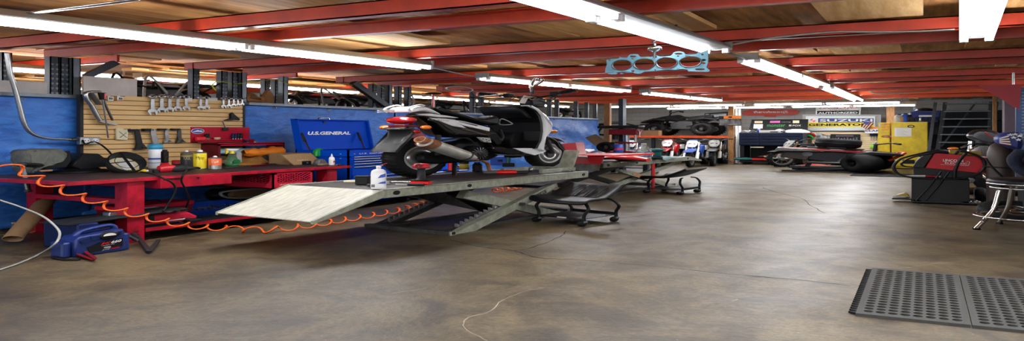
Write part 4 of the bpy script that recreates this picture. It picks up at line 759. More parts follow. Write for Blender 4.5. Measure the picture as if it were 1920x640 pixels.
# grey hose at left
cord('air_hose', [at(-60, 360, X=-4.05), at(0, 376, X=-4.05), at(40, 389, X=-4.0), at(80, 406, X=-3.95), at(104, 425, X=-3.9), at(112, 440, X=-3.85), at(102, 459, X=-3.8), at(72, 478, Z=.02), at(30, 496, Z=.012), at(-20, 512, Z=.012)], .007, 'light_grey', 'pale grey hose looping out over the floor at the left edge', 'hose', 6)
cord('yellow_cord', [at(-10, 440, Z=.1), at(25, 442, Z=.03), at(60, 436, Z=.02), at(85, 430, Z=.012), at(92, 426, Z=.02)], .007, 'yellow', 'thin yellow cord on the floor behind the cardboard tube', 'cord')
lo = at(58, 436, Z=0)+Vector((-.1, .1, 0)); r = thing('metal_box', 'grey scuffed metal box on the floor behind the navy case', 'box', lo, .1); MB().box(-.12, .12, -.1, .18, 0, .1, bev=.006).build('box', 'mid_grey', r); MB().box(-.125, .125, -.105, .185, .1, .125, bev=.006).build('lid', 'light_grey', r)
# orange coiled air hose: from the vise over the bench end, down and across to the lift
def coil(pts, Rad, turns, r, label, name='coiled_air_hose', drop=True):
    P = crom([Vector(p) for p in pts], 12, False); n = len(P); L = [0]
    for i in range(1, n): L.append(L[-1]+(P[i]-P[i-1]).length)
    out = []; N = int(turns*14)
    for k in range(N+1):
        s = L[-1]*k/N; i = min(max(j for j in range(n) if L[j] <= s+1e-9), n-2); t = (s-L[i])/max(1e-9, L[i+1]-L[i]); c = P[i].lerp(P[i+1], t); d = (P[i+1]-P[i]).normalized(); a = d.cross(Vector((0, 0, 1))).normalized(); u = a.cross(d); ph = 2*PI*turns*k/N
        rr_ = Rad(s/L[-1]) if callable(Rad) else Rad
        out.append(c+a*rr_*math.cos(ph)*.9+u*rr_*math.sin(ph))
    lo = Vector((out[0].x, out[0].y, min(p.z for p in out)-r)); return wsolo(wmb(lo).tube(out, r, 7), lo, name, 'orange_hose', label, 'hose')
XH = BX1+.09
coil([at(-60, 304, X=XH-.15), at(0, 307, X=XH-.1), at(30, 316, X=XH-.05), at(65, 332, X=XH), at(100, 349, X=XH), at(140, 364, X=XH), at(185, 380, X=XH), at(225, 394, X=XH), at(280, 408, X=XH), at(330, 419, X=XH), at(370, 425, X=XH), at(430, 429, X=XH-.02)], .038, 11.5, .008, 'stretched orange coiled air hose drooping along the front of the bench')
coil([at(430, 429, X=XH-.02), at(500, 431, Z=.05), at(570, 424, Z=.05), at(640, 413, Z=.05), at(700, 403, Z=.06), at(760, 391, Z=.08), at(812, 376, Z=.1)], .04, 15, .008, 'orange coiled air hose stretched along the floor beside the white ramp')
coil([at(925, 358, Z=.3), at(950, 355, Z=.3), at(975, 350, Z=.32)], .045, 5, .009, 'bunched orange coil of air hose under the middle of the front lift')
# ================= blue tool chest =================
CX0, CX1, CY0, CY1, CT = -4.67, -4.08, 4.87, 5.82, 1.1
lo = (-4.37, 5.35, 0); r = thing('tool_chest', 'blue rolling tool chest with its lid open, lettered U.S. GENERAL', 'tool chest', lo); K = lambda: wmb(lo)
b = K(); b.box(CX0, CX1-.02, CY0, CY1, .12, .13).box(CX0, CX0+.015, CY0, CY1, .12, CT).box(CX0, CX1-.02, CY0, CY0+.015, .12, CT).box(CX0, CX1-.02, CY1-.015, CY1, .12, CT).box(CX0, CX1-.02, CY0, CY1, CT-.13, CT-.12); b.box(CX1-.035, CX1-.02, CY0, CY1, .12, CT); b.build('body', 'blue_paint', r)
tz = [1.075, .985, .945, .9, .855, .8, .62, .42, .14]
for k in range(len(tz)-1):
    if k == 0:
        K().box(CX1-.02, CX1-.008, CY0+.01, CY1-.01, tz[1]+.006, tz[0]).build('name_panel', 'blue_paint', r); continue
    dr = K().box(CX1-.02, CX1-.002, CY0+.03, CY1-.03, tz[k+1]+.004, tz[k]-.003, bev=.004).build('drawer', 'blue_paint', r)
    K().box(CX1-.002, CX1+.012, CY0+.05, CY1-.05, tz[k]-.016, tz[k]-.006, bev=.003).build('handle', 'white_paint', dr)
K().text('U.S. GENERAL', (CX1-.006, CY0+.12, 1.02), (0, 1, 0), (0, 0, 1), .42, .026, shear=.2, bold=.01).build('lettering', 'white_paint', r)
for yy in (CY0+.012, CY0+.06):
    for zz in (.95, 1.03): K().cyl((CX1-.008 if yy > CY0+.03 else CX1-.3, yy, zz), (CX1-.004, yy, zz), .008, n=8).build('rivet', 'light_grey', r) if yy > CY0+.03 else K().cyl((CX1-.1, CY0, zz), (CX1-.1, CY0-.004, zz), .008, n=8).build('rivet', 'light_grey', r)
lt = at(547, 223, X=CX0-.02).z; MT = CX0-.06
lid = K().hexa([(CX0+.0, CY0, CT-.01), (CX0+.05, CY0, CT-.01), (CX0+.05, CY1, CT-.01), (CX0, CY1, CT-.01)], [(MT-.0, CY0, lt), (MT+.05, CY0, lt), (MT+.05, CY1, lt), (MT, CY1, lt)]).build('lid', 'blue_paint', r)
lx = lambda z: CX0+.05+(MT-CX0)*(z-CT)/(lt-CT)
for y0_, y1_, z0_, z1_ in ((CY0, CY1, lt-.02, lt), (CY0, CY0+.02, CT, lt), (CY1-.02, CY1, CT, lt)):
    K().hexa([(lx(z0_), y0_, z0_), (lx(z0_)+.03, y0_, z0_), (lx(z0_)+.03, y1_, z0_), (lx(z0_), y1_, z0_)], [(lx(z1_), y0_, z1_), (lx(z1_)+.03, y0_, z1_), (lx(z1_)+.03, y1_, z1_), (lx(z1_), y1_, z1_)]).build('lid_rim', 'blue_paint', lid)
pa, pb = at(577, 252, X=lx(1.4)+.003), at(657, 252, X=lx(1.4)+.003)
K().text('U.S.GENERAL', (lx(pa.z)+.004, pa.y, pa.z-.012), (0, 1, 0), (-.09, 0, 1), pb.y-pa.y, .066, shear=.25, bold=.045).build('lettering', 'white_paint', lid)
pa = at(607, 222, X=MT+.05); K().tube([(MT+.05, pa.y-.07, lt), (MT+.05, pa.y-.06, lt+.03), (MT+.05, pa.y+.06, lt+.03), (MT+.05, pa.y+.07, lt)], .009, 8).build('handle', 'chrome', lid); K().box(lx(lt-.05), lx(lt-.05)+.012, pa.y-.02, pa.y+.02, lt-.075, lt-.03, bev=.004).build('latch', 'navy_plastic', lid)
for (xa, ya_, xb, yb_) in ((565, 249, 581, 281), (671, 249, 683, 281)):
    p0, p1 = at(xa, ya_, X=lx(1.4)+.02), at(xb, yb_, X=CX0+.3); ym = (p0.y+p1.y)/2
    q0, q1 = Vector((lx(p0.z)+.02, p0.y, p0.z)), Vector((CX0+.2, at(xb, yb_, X=CX0+.2).y, CT-.01))
    st = K().cyl(q0, q0.lerp(q1, .5), .014, n=10).build('gas_strut', 'dark_steel', r); K().cyl(q0.lerp(q1, .5), q1, .008, n=8).build('strut_rod', 'chrome', st)
for x, y in ((CX0+.08, CY0+.1), (CX1-.1, CY0+.1), (CX0+.08, CY1-.1), (CX1-.1, CY1-.1)): K().cyl((x, y-.02, .06), (x, y+.02, .06), .06, n=16).box(x-.03, x+.03, y-.03, y+.03, .1, .122).build('caster', 'black_plastic', r)
g = at(598, 281, X=CX0+.25); r = thing('green_cloth', 'bright green cloth bunched in the top tray of the blue tool chest', 'rag', (g.x, g.y, CT-.12)); b = MB(); b.loft([[(.03*s_*math.cos(t*PI/8)*(1+.2*math.sin(3*t+s_*4)), .06*s_*math.sin(t*PI/8)*(1+.2*math.sin(2*t)), z) for t in range(16)] for s_, z in ((1, 0), (1, .08), (.9, .11), (.6, .135), (.25, .15))]); b.build('cloth', 'green', r)
# second cabinet beyond carrying the red case
r = thing('tool_cabinet', 'blue cabinet standing beyond the open tool chest, mostly hidden by the scooter', 'cabinet', (-4.4, 6.35, 0)); MB().box(-.27, .27, -.45, .45, .1, 1.06, bev=.008).build('body', 'blue_paint', r)
for k in range(4): d_ = MB().box(.27, .285, -.42, .42, .16+.22*k, .36+.22*k, bev=.004).build('drawer', 'blue_paint', r); MB().box(.285, .297, -.38, .38, .335+.22*k, .35+.22*k).build('handle', 'white_paint', d_)
MB().box(-.24, .24, -.42, .42, 0, .1).build('plinth', 'black_plastic', r)
lo = at(714, 281, X=-4.45); lo.z = 1.06; lo.y = 6.12; r = thing('tool_case', 'dark red tool case with blue print standing on the cabinet behind the scooter mudflap', 'tool case', lo); ht = at(714, 242, X=-4.4).z-1.06
MB().box(-.07, .07, -.19, .26, 0, ht-.05, bev=.01).build('case', 'dark_red', r); MB().box(-.072, .072, -.192, .262, ht-.05, ht, bev=.012).build('lid', 'dark_red', r); MB().box(.07, .072, -.14, .02, .13, .18).build('print_patch', 'navy_plastic', r); MB().box(.07, .072, .06, .24, .0, .05).build('print_strip', 'dark_green', r); MB().text('MAC TOOLS', (.073, .03, .14), (0, 1, 0), (0, 0, 1), .18, .025).build('lettering', 'cream', r) if False else None
zc = 1.06+ht
c_ = at(698, 240, X=-4.45); r = thing('oil_bottle', 'black bottle with white and yellow labels on the dark red tool case', 'bottle', (lo.x, lo.y-.09, zc)); MB().lathe([(0, 0), (.045, 0), (.045, .14), (.03, .16), (.022, .165), (.022, .19), (0, .19)], n=16).build('bottle', 'black_plastic', r); MB().lathe([(.046, .085), (.046, .14)], n=16).build('white_label', 'white_paint', r); MB().lathe([(.046, .03), (.046, .07)], n=16).build('yellow_label', 'yellow', r)
r = thing('chrome_fitting', 'shiny chrome lamp fitting on the dark red tool case beside the scooter tail lamp', 'fitting', (lo.x, lo.y+.1, zc)); MB().ell((0, .02, .09), (.04, .04, .045)).build('bulb', 'chrome', r); MB().tube([(0, .02, .05), (0, .0, .03), (0, -.06, .025)], [.03, .025, .02], 10).build('base', 'dark_steel', r)
# ================= motorcycle lifts =================
def lift(P1, yaw, z, label, Ln=2.34, Wd=.79, drop=.28, tl=.5, ramp_far=False, tagtxt='AIR LIFT', tagm='lift_dark'):
    """local x along the deck, y to its left side, deck top at z"""
    r = thing('motorcycle_lift', label, 'lift table', (P1[0], P1[1], 0), yaw)
    MB().box(0, Ln, .045, Wd-.045, z-.012, z, bev=.002).build('deck_plate', 'deck_metal', r)
    for y0, y1 in ((0, .045), (Wd-.045, Wd)):
        b = MB(); b.box(0, Ln, y0, y0+.006, z-.1, z+.004).box(0, Ln, y1-.006, y1, z-.1, z+.004).box(0, Ln, y0, y1, z-.006, z+.005).box(0, Ln, y0, y1, z-.1, z-.094); o = b.build('side_rail', 'lift_grey', r)
        if y0 == 0:
            for x, q_ in ((.1, .028), (Ln*.33, .022), (Ln-.08, .024)): MB().cyl((x, .001, z-.045), (x, -.003, z-.045), q_, n=16).build('bolt_hole', 'black_plastic', o)
    for x0 in (0, Ln-.02): MB().box(x0, x0+.02, .045, Wd-.045, z-.1, z-.012).build('end_plate', 'lift_grey', r)
    # ramp
    sx, x0 = (-1, 0) if not ramp_far else (1, Ln); x1 = x0+sx*tl; zr = z-drop
    b = MB(); b.hexa([(x1, 0.02, zr-.01), (x0, .02, z-.012), (x0, Wd-.02, z-.012), (x1, Wd-.02, zr-.01)], [(x1, .02, zr), (x0, .02, z+.002), (x0, Wd-.02, z+.002), (x1, Wd-.02, zr)])
    o = b.build('ramp', 'ramp_white', r)
    for y0 in (0, Wd-.02): MB().hexa([(x1, y0, zr-.03), (x0, y0, z-.09), (x0, y0+.02, z-.09), (x1, y0+.02, zr-.03)], [(x1, y0, zr+.006), (x0, y0, z+.008), (x0, y0+.02, z+.008), (x1, y0+.02, zr+.006)]).build('flange', 'lift_grey', o)
    MB().cyl((x0, .01, z-.008), (x0, Wd-.01, z-.008), .011, n=8).build('hinge', 'dark_steel', r)
    for x in ((x0+sx*.22,) if not ramp_far else ()): MB().box(x-.012, x+.012, .06, .08, zr+.05, zr+.11).build('slot', 'black_plastic', o) if False else None
    return r
mat('ramp_white', '#cfcdbf', .45, .1, 0, 5, '#a9a797', stretch=(1.2, 9, 4))
P1 = at(720, 357, Z=.72); P2 = at(1103, 322, Z=.72); ly = math.atan2(P2.y-P1.y, P2.x-P1.x)
lr = lift(P1, ly, .72, 'front motorcycle lift carrying the scooter, with a white ramp', Ln=(P2-P1).xy.length)
A_ = Vector((math.cos(ly), math.sin(ly), 0)); Lf = Vector((-math.sin(ly), math.cos(ly), 0))
def on1(px, py, off=0):        # lift coordinates (along, up) of a picture point on the plane off metres left of the right edge
    s, z_ = onplane(px, py, P1, P1+A_, -off); return s, z_
# scissor arms
def arm(r, p, q_, y0, w, h, m, name='scissor_arm'):
    return MB().bar((p[0], y0, p[1]), (q_[0], y0, q_[1]), w, h, m).build(name, m, r)
f0 = on1(842, 444, .08); f1 = on1(1033, 348, .08)
d = Vector((f1[0]-f0[0], f1[1]-f0[1])).normalized(); nrm = Vector((-d.y, d.x))
def armpoly(r, f0, f1, y0, y1, h, m, point=True):
    a, c = Vector(f0), Vector(f1); d = (c-a).normalized(); n = Vector((-d.y, d.x))
    pl = [a-n*h/2, a+(c-a)*.82-n*h/2, c-n*h*.05+d*.0, c+n*h*.4, a+(c-a)*.9+n*h*.5, a+n*h/2] if point else [a-n*h/2, c-n*h/2, c+n*h/2, a+n*h/2]
    return MB().prism([(p.x, p.y) for p in pl], y0, y1, 'xz').build('scissor_arm', m, r), a, c, d, n
h = .105
o, a, c, d, n = armpoly(lr, f0, f1, .03, .085, h, 'lift_grey')
pp = a+(c-a)*.8
tg = MB(); w_ = .2; tg.prism([((pp+d*x+n*y).x, (pp+d*x+n*y).y) for x, y in ((-w_/2, -.028), (w_/2, -.028), (w_/2, .028), (-w_/2, .028))], .026, .029, 'xz'); t_ = tg.build('name_plate', 'lift_dark', o)
pt = pp-d*.075-n*.013; MB().text('AIR LIFT', (pt.x, .0255, pt.y), (d.x, 0, d.y), (n.x, 0, n.y), .15, .026).build('lettering', 'light_grey', t_)
pp = a+(c-a)*.6; MB().cyl((pp.x, .03, pp.y), (pp.x, .005, pp.y), .026, n=12).build('pivot_bolt', 'dark_steel', o)
tk = [(a+(c-a)*t+n*h/2) for t in [.1+.38*i/9 for i in range(10)]]
poly = []
for i, p in enumerate(tk[:-1]): q_ = tk[i+1]; poly += [p+n*.005, p+n*.05+d*.02, p+(q_-p)*.7+n*.008]
poly = [tk[0]-n*.02]+poly+[tk[-1], tk[-1]-n*.02]
MB().prism([(p.x, p.y) for p in poly], .095, .115, 'xz').build('ratchet_rack', 'steel', o)
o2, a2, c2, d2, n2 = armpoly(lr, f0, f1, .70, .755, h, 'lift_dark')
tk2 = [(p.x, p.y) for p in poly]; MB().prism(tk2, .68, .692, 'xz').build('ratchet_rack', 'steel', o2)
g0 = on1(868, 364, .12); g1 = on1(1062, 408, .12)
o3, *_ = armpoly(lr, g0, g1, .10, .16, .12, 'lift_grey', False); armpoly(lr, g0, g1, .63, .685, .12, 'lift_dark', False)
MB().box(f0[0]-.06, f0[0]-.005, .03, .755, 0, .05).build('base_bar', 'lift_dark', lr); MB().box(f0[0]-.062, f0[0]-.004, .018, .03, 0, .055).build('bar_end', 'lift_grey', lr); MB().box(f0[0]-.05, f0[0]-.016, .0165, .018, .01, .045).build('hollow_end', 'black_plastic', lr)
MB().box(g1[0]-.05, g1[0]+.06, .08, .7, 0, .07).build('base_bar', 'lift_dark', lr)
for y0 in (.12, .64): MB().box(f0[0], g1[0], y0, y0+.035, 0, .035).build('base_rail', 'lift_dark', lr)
MB().cyl((c.x-.08, .04, c.y-.02), (c.x-.08, .74, c.y-.02), .025, n=10).build('cross_shaft', 'dark_steel', lr)
MB().cyl(((f0[0]+g1[0])/2+.2, .4, .06), ((f0[0]+g1[0])/2-.3, .4, .5), .07, n=16).build('air_spring', 'black_plastic', lr)
MB().box(.06, .16, .2, .26, 0, .62).build('support_post', 'lift_grey', lr) if False else None
# wheel chock at the far end
k0 = on1(1048, 322, .25); k1 = on1(1062, 282, .25)
x0 = k0[0]
MB().hexa([(x0, .14, .73), (x0+.03, .14, .73), (x0+.03, .27, .73), (x0, .27, .73)], [(x0+.12, .14, k1[1]), (x0+.15, .14, k1[1]), (x0+.15, .27, k1[1]), (x0+.12, .27, k1[1])]).build('chock_plate', 'lift_grey', lr)
xb = on1(1018, 324, .14)[0]
for y0 in (.14, .5): MB().box(xb, x0+.06, y0, y0+.035, .725, .785).build('chock_base', 'lift_grey', lr)
MB().box(x0+.04, x0+.08, .14, .535, .725, .785).build('chock_base', 'lift_grey', lr)
# second lift
Q1 = at(1132, 307, Z=.75); Q2 = at(1294, 294, Z=.75); ly2 = math.atan2(Q2.y-Q1.y, Q2.x-Q1.x)
l2 = lift(Q1, ly2, .75, 'rear motorcycle lift behind the first, loaded with red bodywork and a water jug', Ln=(Q2-Q1).xy.length, tl=.42, drop=.12, ramp_far=True)
A2 = Vector((math.cos(ly2), math.sin(ly2), 0))
def on2(px, py, off=0): return onplane(px, py, Q1, Q1+A2, -off)
f0 = on2(1145, 352, .1); f1 = on2(1278, 302, .1); e0 = on2(1160, 318, .06); e1 = on2(1262, 351, .06)
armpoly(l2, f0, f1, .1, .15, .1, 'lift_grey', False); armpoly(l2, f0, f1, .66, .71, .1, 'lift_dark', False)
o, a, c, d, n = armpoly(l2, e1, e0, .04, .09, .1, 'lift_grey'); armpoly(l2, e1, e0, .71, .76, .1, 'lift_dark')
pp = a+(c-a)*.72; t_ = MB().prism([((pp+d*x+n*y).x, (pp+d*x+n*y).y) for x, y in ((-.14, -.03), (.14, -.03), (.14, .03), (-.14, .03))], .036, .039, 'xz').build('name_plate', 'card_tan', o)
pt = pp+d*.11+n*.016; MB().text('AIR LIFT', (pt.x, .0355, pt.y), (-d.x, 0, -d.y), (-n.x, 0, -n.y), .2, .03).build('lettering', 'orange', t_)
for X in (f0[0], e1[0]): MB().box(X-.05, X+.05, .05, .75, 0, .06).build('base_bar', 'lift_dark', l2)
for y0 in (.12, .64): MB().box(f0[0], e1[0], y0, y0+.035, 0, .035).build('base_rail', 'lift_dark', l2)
pr = on2(1229, 329, .0); MB().cyl((pr[0], .03, .0), (pr[0], .03, .66), .021, n=14).build('prop_jack', 'bright_red', l2)
MB().box(-.03, .0, .05, Wd2 if False else .74, .6, .76).build('front_stop', 'lift_grey', l2)
# ================= scooter =================
R_ = at(790, 333, Z=.72); F_ = at(1022, 316, Z=.72); sy = math.atan2(F_.y-R_.y, F_.x-R_.x); ZD = .731
s_root = thing('scooter', 'black and white scooter standing on the front motorcycle lift', 'scooter', (R_.x, R_.y, ZD), sy)
def S(zx, zy, off=.13):        # point on the scooter read on the plane off metres towards the camera side
    s, z_ = onplane(zx/2.91+680, zy/2.909+140, R_, F_, off); return (s, z_-ZD)
def poly(pts, off=.13): return [S(x, y, off) for x, y in pts]
def part(mb, name, m, parent=s_root, label=None): return mb.build(name, m, parent, label)
def wheel(cx, cz, R, w, rr, cy=0, spokes=5, parent=s_root, rimm='light_grey', disc=True):
    b = MB(); prof = []
    for i in range(14):
        t = PI*i/13; prof.append((rr+.012+(R-rr-.012)*max(0, math.sin(t))**.7, -w/2*math.cos(t)))
    b.lathe(prof+[(rr-.01, w/2*.8), (rr-.01, -w/2*.8)], (cx, cy, cz), (0, 1, 0), 40, closed=True)
    ty = part(b, 'tyre', 'rubber', parent)
    tr = MB()
    for k in range(30):
        for s_ in (-1, 1):
            a0 = 2*PI*(k+(.5 if s_ > 0 else 0))/30; a1 = a0+.09
            p0 = (cx+(R+.001)*math.cos(a0), cy, cz+(R+.001)*math.sin(a0)); Rm = R-.035; p1 = (cx+Rm*math.cos(a1), cy+s_*w*.43, cz+Rm*math.sin(a1)); pm = ((p0[0]+p1[0])/2+.008*math.cos(a0), (p0[1]+p1[1])/2, (p0[2]+p1[2])/2+.008*math.sin(a0))
            tr.tube([p0, pm, p1], .0065, 5)
    part(tr, 'tread', 'black_plastic', ty)
    b = MB(); b.lathe([(rr-.03, -w*.42), (rr, -w*.46), (rr+.012, -w*.44), (rr+.004, -w*.2), (rr-.025, 0), (rr+.004, w*.2), (rr+.012, w*.44), (rr, w*.46), (rr-.03, w*.42), (rr-.045, 0)], (cx, cy, cz), (0, 1, 0), 40, closed=True)
    rm = part(b, 'rim', rimm, parent)
    b = MB(); b.cyl((cx, cy-.06, cz), (cx, cy+.06, cz), .055, n=18); part(b, 'hub', 'dark_steel', rm)
    for k in range(spokes):
        a_ = 2*PI*k/spokes+.3; ca, sa = math.cos(a_), math.sin(a_); b = MB(); ta = (-sa, ca)
        w0, w1 = .045, .03; q0, q1 = .04, rr-.02
        pl = [(cx+ca*q0+ta[0]*w0, cz+sa*q0+ta[1]*w0), (cx+ca*q1+ta[0]*w1, cz+sa*q1+ta[1]*w1), (cx+ca*q1-ta[0]*w1, cz+sa*q1-ta[1]*w1), (cx+ca*q0-ta[0]*w0, cz+sa*q0-ta[1]*w0)]
        b.prism(pl, cy-.025, cy+.02, 'xz', bev=.008); part(b, 'spoke', rimm, rm)
    if disc: part(MB().lathe([(.07, -.003), (.15, -.003), (.15, .003), (.07, .003)], (cx, cy-.05, cz), (0, 1, 0), 30, closed=True), 'brake_disc', 'steel', rm)
wheel(-.055, .305, .306, .15, .19, spokes=5); wheel(1.6, .285, .288, .12, .185, spokes=6)
# centre body (left outline of each piece is its far side, right outline its near side)
def taper(b, s0, s1, k0):
    for v in b.v: v.y *= k0+(1-k0)*min(1, max(0, (v.x-s0)/(s1-s0)))
    return b
def vp_(pts, w):
    out = []
    for x, y in pts: t = min(1, max(0, (x-260)/280)); out.append(S(x, y, -w+2*w*t))
    return out
mat('scooter_black', '#0b0b0d', .12, coat=1.); mat('mud_grey', '#2c2d2e', .55, 0, .3, 14)
W = .165
part(taper(MB().prism(vp_([(205, 222), (262, 208), (330, 210), (420, 226), (520, 246), (620, 268), (690, 286), (738, 340), (745, 385), (690, 392), (640, 345), (520, 345), (420, 335), (350, 310), (300, 285), (240, 255)], W*.7), -W, W, 'xz', bev=.05, smooth=2), -.25, .35, .45), 'rear_body', 'scooter_black')
part(taper(MB().prism(vp_([(275, 180), (360, 188), (470, 203), (560, 228), (640, 236), (690, 225), (722, 238), (715, 275), (650, 272), (560, 247), (440, 226), (330, 205)], .1), -.16, .16, 'xz', bev=.04, smooth=2), -.2, .4, .5), 'seat', 'seat_vinyl')
for pl_ in ([(400, 236), (470, 240), (560, 255), (690, 290), (688, 310), (600, 290), (540, 274), (565, 292), (500, 280), (450, 256)], [(340, 214), (400, 212), (480, 224), (530, 236), (440, 232), (380, 224)]): part(taper(MB().prism(poly(pl_, W), -W-.008, -W+.04, 'xz', bev=.004), -.25, .35, .5), 'white_graphic', 'white_plastic')
st = MB(); st.text('EXTREME', (S(385, 248, W)[0], -W-.01, S(385, 248, W)[1]), (1, 0, -.08), (0, 0, 1), .2, .02, shear=.2); part(taper(st, -.25, .35, .5), 'lettering', 'light_grey')
# tail
pts = [S(150, 208, -.1), S(152, 186, -.1), S(200, 175, -.08), S(270, 177, 0), S(340, 188, .05)]
part(MB().prism([pts[1], pts[2], pts[3], pts[4], S(420, 218, .1), S(330, 205, .05), S(240, 200, -.05), pts[0]], -.12, .12, 'xz', bev=.02, smooth=2), 'tail_fairing', 'white_plastic')
for y in (-.11, .11): part(MB().tube(crom([(pts[0][0]-.02, y, pts[0][1]), (pts[1][0]-.04, y, pts[1][1]), (pts[2][0], y, pts[2][1]+.02), (pts[3][0], y, pts[3][1]+.015)], 4, False), .011, 8), 'grab_rail', 'white_plastic')
b0 = S(60, 197, -.1)
for dz in (0, -.025): part(MB().bar((pts[0][0]+.05, .06, pts[0][1]+.05+dz*.3), (b0[0], .06, b0[1]+dz), .016, .012), 'rack_bar', 'white_plastic')
c0, c1 = S(140, 250, -.1), S(280, 250, .1); part(MB().ell(((c0[0]+c1[0])/2, 0, c0[1]), (abs(c1[0]-c0[0])/2+.03, .14, .062), 20, 12), 'tail_lamp', 'tail_red')
c = S(210, 280, 0); part(MB().box(c[0]-.05, c[0]+.1, -.08, .08, c[1]-.02, c[1]+.02, bev=.01), 'lamp_base', 'dark_red')
c = S(345, 288, .19); part(MB().ell((c[0], -.19, c[1]), (.04, .04, .034)), 'turn_signal', 'amber'); part(MB().ell((c[0], .19, c[1]), (.04, .04, .034)), 'turn_signal', 'amber')
c = S(298, 311, .12); part(MB().ell((c[0], -.12, c[1]), (.035, .02, .03)), 'reflector', 'tail_red')
fl_ = [(p[0]-.035, p[1]+.01) for p in (S(165, 304, -.1), S(300, 303, .1), S(300, 330, .1), S(225, 392, .1), S(160, 425, .04), S(75, 424, -.1), S(155, 345, -.1))]
part(MB().prism(fl_, -.115, .115, 'xz', bev=.015), 'mudguard', 'mud_grey'); part(MB().prism([S(x, y, .1) for x, y in ((215, 345), (260, 318), (240, 345), (200, 362))], -.121, -.115, 'xz'), 'fender_crease', 'mid_grey')
c0, c1 = S(110, 296, -.1), S(285, 298, .1); part(MB().box(c0[0], c1[0], -.1, .1, c0[1]-.012, c0[1]+.014, bev=.006), 'plate_bracket', 'brown_cyl'); part(MB().text('MOTORS', (c0[0]-.002, .06, c0[1]-.006), (0, -1, 0), (0, 0, 1), .12, .014), 'lettering', 'light_grey')
# exhaust
e0, e1 = S(335, 368, .22), S(598, 458, .2); p0, p1 = Vector((e0[0], -.22, e0[1])), Vector((e1[0], -.2, e1[1])); dd = (p1-p0); D_ = dd.length
ex = part(MB().lathe([(0, .02), (.05, .0), (.07, .012), (.074, .04), (.074, D_*.78), (.058, D_*.93), (.045, D_), (0, D_)], p0, dd, 24), 'exhaust_muffler', 'silver_pipe')
part(MB().lathe([(.075, .0), (.077, .02), (.077, .09), (.0745, .1)], p0, dd, 24), 'rusty_end', 'rust', ex); part(MB().lathe([(.05, .012), (.05, -.05), (.04, -.05), (.04, .01), (0, .008)], p0+Vector((0, 0, .02)), dd, 18), 'tailpipe', 'rust', ex)
part(MB().lathe([(.075, D_*.8), (.078, D_*.8), (.078, D_*.83), (.075, D_*.83)], p0, dd, 24, closed=True), 'clamp_band', 'dark_steel', ex)
part(MB().tube(crom([tuple(p1), (p1.x+.08, -.17, p1.z-.03), (p1.x+.2, -.1, p1.z-.02), (p1.x+.4, -.02, p1.z+.02)], 5, False), .022, 10), 'header_pipe', 'rust', ex)
# engine and transmission
c = S(630, 430, .16); part(MB().lathe([(0, -.02), (.03, -.025), (.06, -.012), (.11, -.01), (.13, .03), (.13, .12)], (c[0], -.16, c[1]), (0, 1, 0), 28), 'fan_cover', 'black_metal')
fb = MB()
for k in range(16): a_ = 2*PI*k/16; fb.bar((c[0]+.045*math.cos(a_), -.178, c[1]+.045*math.sin(a_)), (c[0]+.1*math.cos(a_), -.176, c[1]+.1*math.sin(a_)), .01, .008, up=(0, 1, 0))
part(fb, 'fan_grille', 'dark_steel')
part(MB().prism(poly([(330, 440), (420, 420), (520, 370), (640, 355), (720, 380), (760, 440), (700, 470), (560, 480), (420, 490), (340, 485)], .1), -.09, .12, 'xz', bev=.03), 'engine_case', 'black_metal'); part(MB().tube([(S(400, 330, .1)[0], -.12, S(400, 330, .1)[1]), (S(390, 440, .1)[0], -.13, S(390, 440, .1)[1])], .024, 10), 'shock_absorber', 'dark_grey')
part(MB().tube(crom([(S(x, y, .1)[0], -.1, S(x, y, .1)[1]) for x, y in ((420, 360), (500, 350), (560, 345), (600, 370))], 4, False), .016, 8), 'cable_loom', 'dark_grey')
ft = part(MB().prism(poly([(630, 342), (690, 345), (698, 372), (655, 368)], .18), -.19, -.165, 'xz', bev=.004), 'passenger_peg', 'light_grey')
for x, y in ((650, 352), (668, 355), (684, 360), (672, 366)): c = S(x, y, .18); part(MB().cyl((c[0], -.192, c[1]), (c[0], -.188, c[1]), .008, n=8), 'grip_hole', 'black_plastic', ft)
part(MB().tube(crom([(S(x, y, .12)[0], -.14, S(x, y, .12)[1]) for x, y in ((640, 470), (668, 485), (680, 520), (688, 556))], 4, False), .018, 8), 'side_stand', 'rust')
for y in (-1, 1): part(MB().tube([(S(520, 480)[0], .1*y, S(520, 480)[1]), (S(500, 540)[0], .13*y, .01)], .018, 8), 'centre_stand', 'black_metal')
# floorboard, leg shield
FW_ = .22
part(MB().prism(poly([(715, 392), (800, 398), (985, 404), (992, 422), (940, 442), (800, 440), (730, 425)], FW_), -FW_, FW_, 'xz', bev=.02), 'floorboard', 'scooter_black')
for y0 in (-FW_-.012, FW_-.01): part(MB().prism(poly([(822, 401), (985, 402), (994, 420), (935, 441), (885, 430)], FW_), y0, y0+.022, 'xz', bev=.006), 'white_side_panel', 'white_plastic')
part(MB().prism(poly([(820, 316), (880, 312), (912, 332), (872, 396), (808, 396)], .09), -.09, .09, 'xz', bev=.02), 'centre_tunnel', 'black_plastic')
LS = .27; edge = [S(x, y, LS) for x, y in ((962, 404), (984, 360), (993, 310), (990, 262), (978, 225), (955, 195), (912, 172))]
part(MB().prism(edge+[(p[0]-.035, p[1]) for p in edge[::-1]], -LS+.015, LS, 'xz'), 'leg_shield', 'black_plastic')
up = edge[4:]; part(MB().prism([(up[0][0]-.03, up[0][1]-.05), (up[0][0]-.02, up[0][1]), (up[2][0]-.02, up[2][1]+.02), (up[2][0]-.08, up[2][1]-.03), (up[0][0]-.12, up[0][1]-.04)], -.2, .2, 'xz', bev=.02), 'glove_box', 'black_plastic')
fr = [S(x, y, LS) for x, y in ((925, 166), (965, 184), (1010, 222), (1044, 268), (1042, 306), (1010, 345), (996, 420))]
part(MB().prism(edge+fr, -LS, LS, 'xz', bev=.03), 'front_fairing', 'white_plastic')
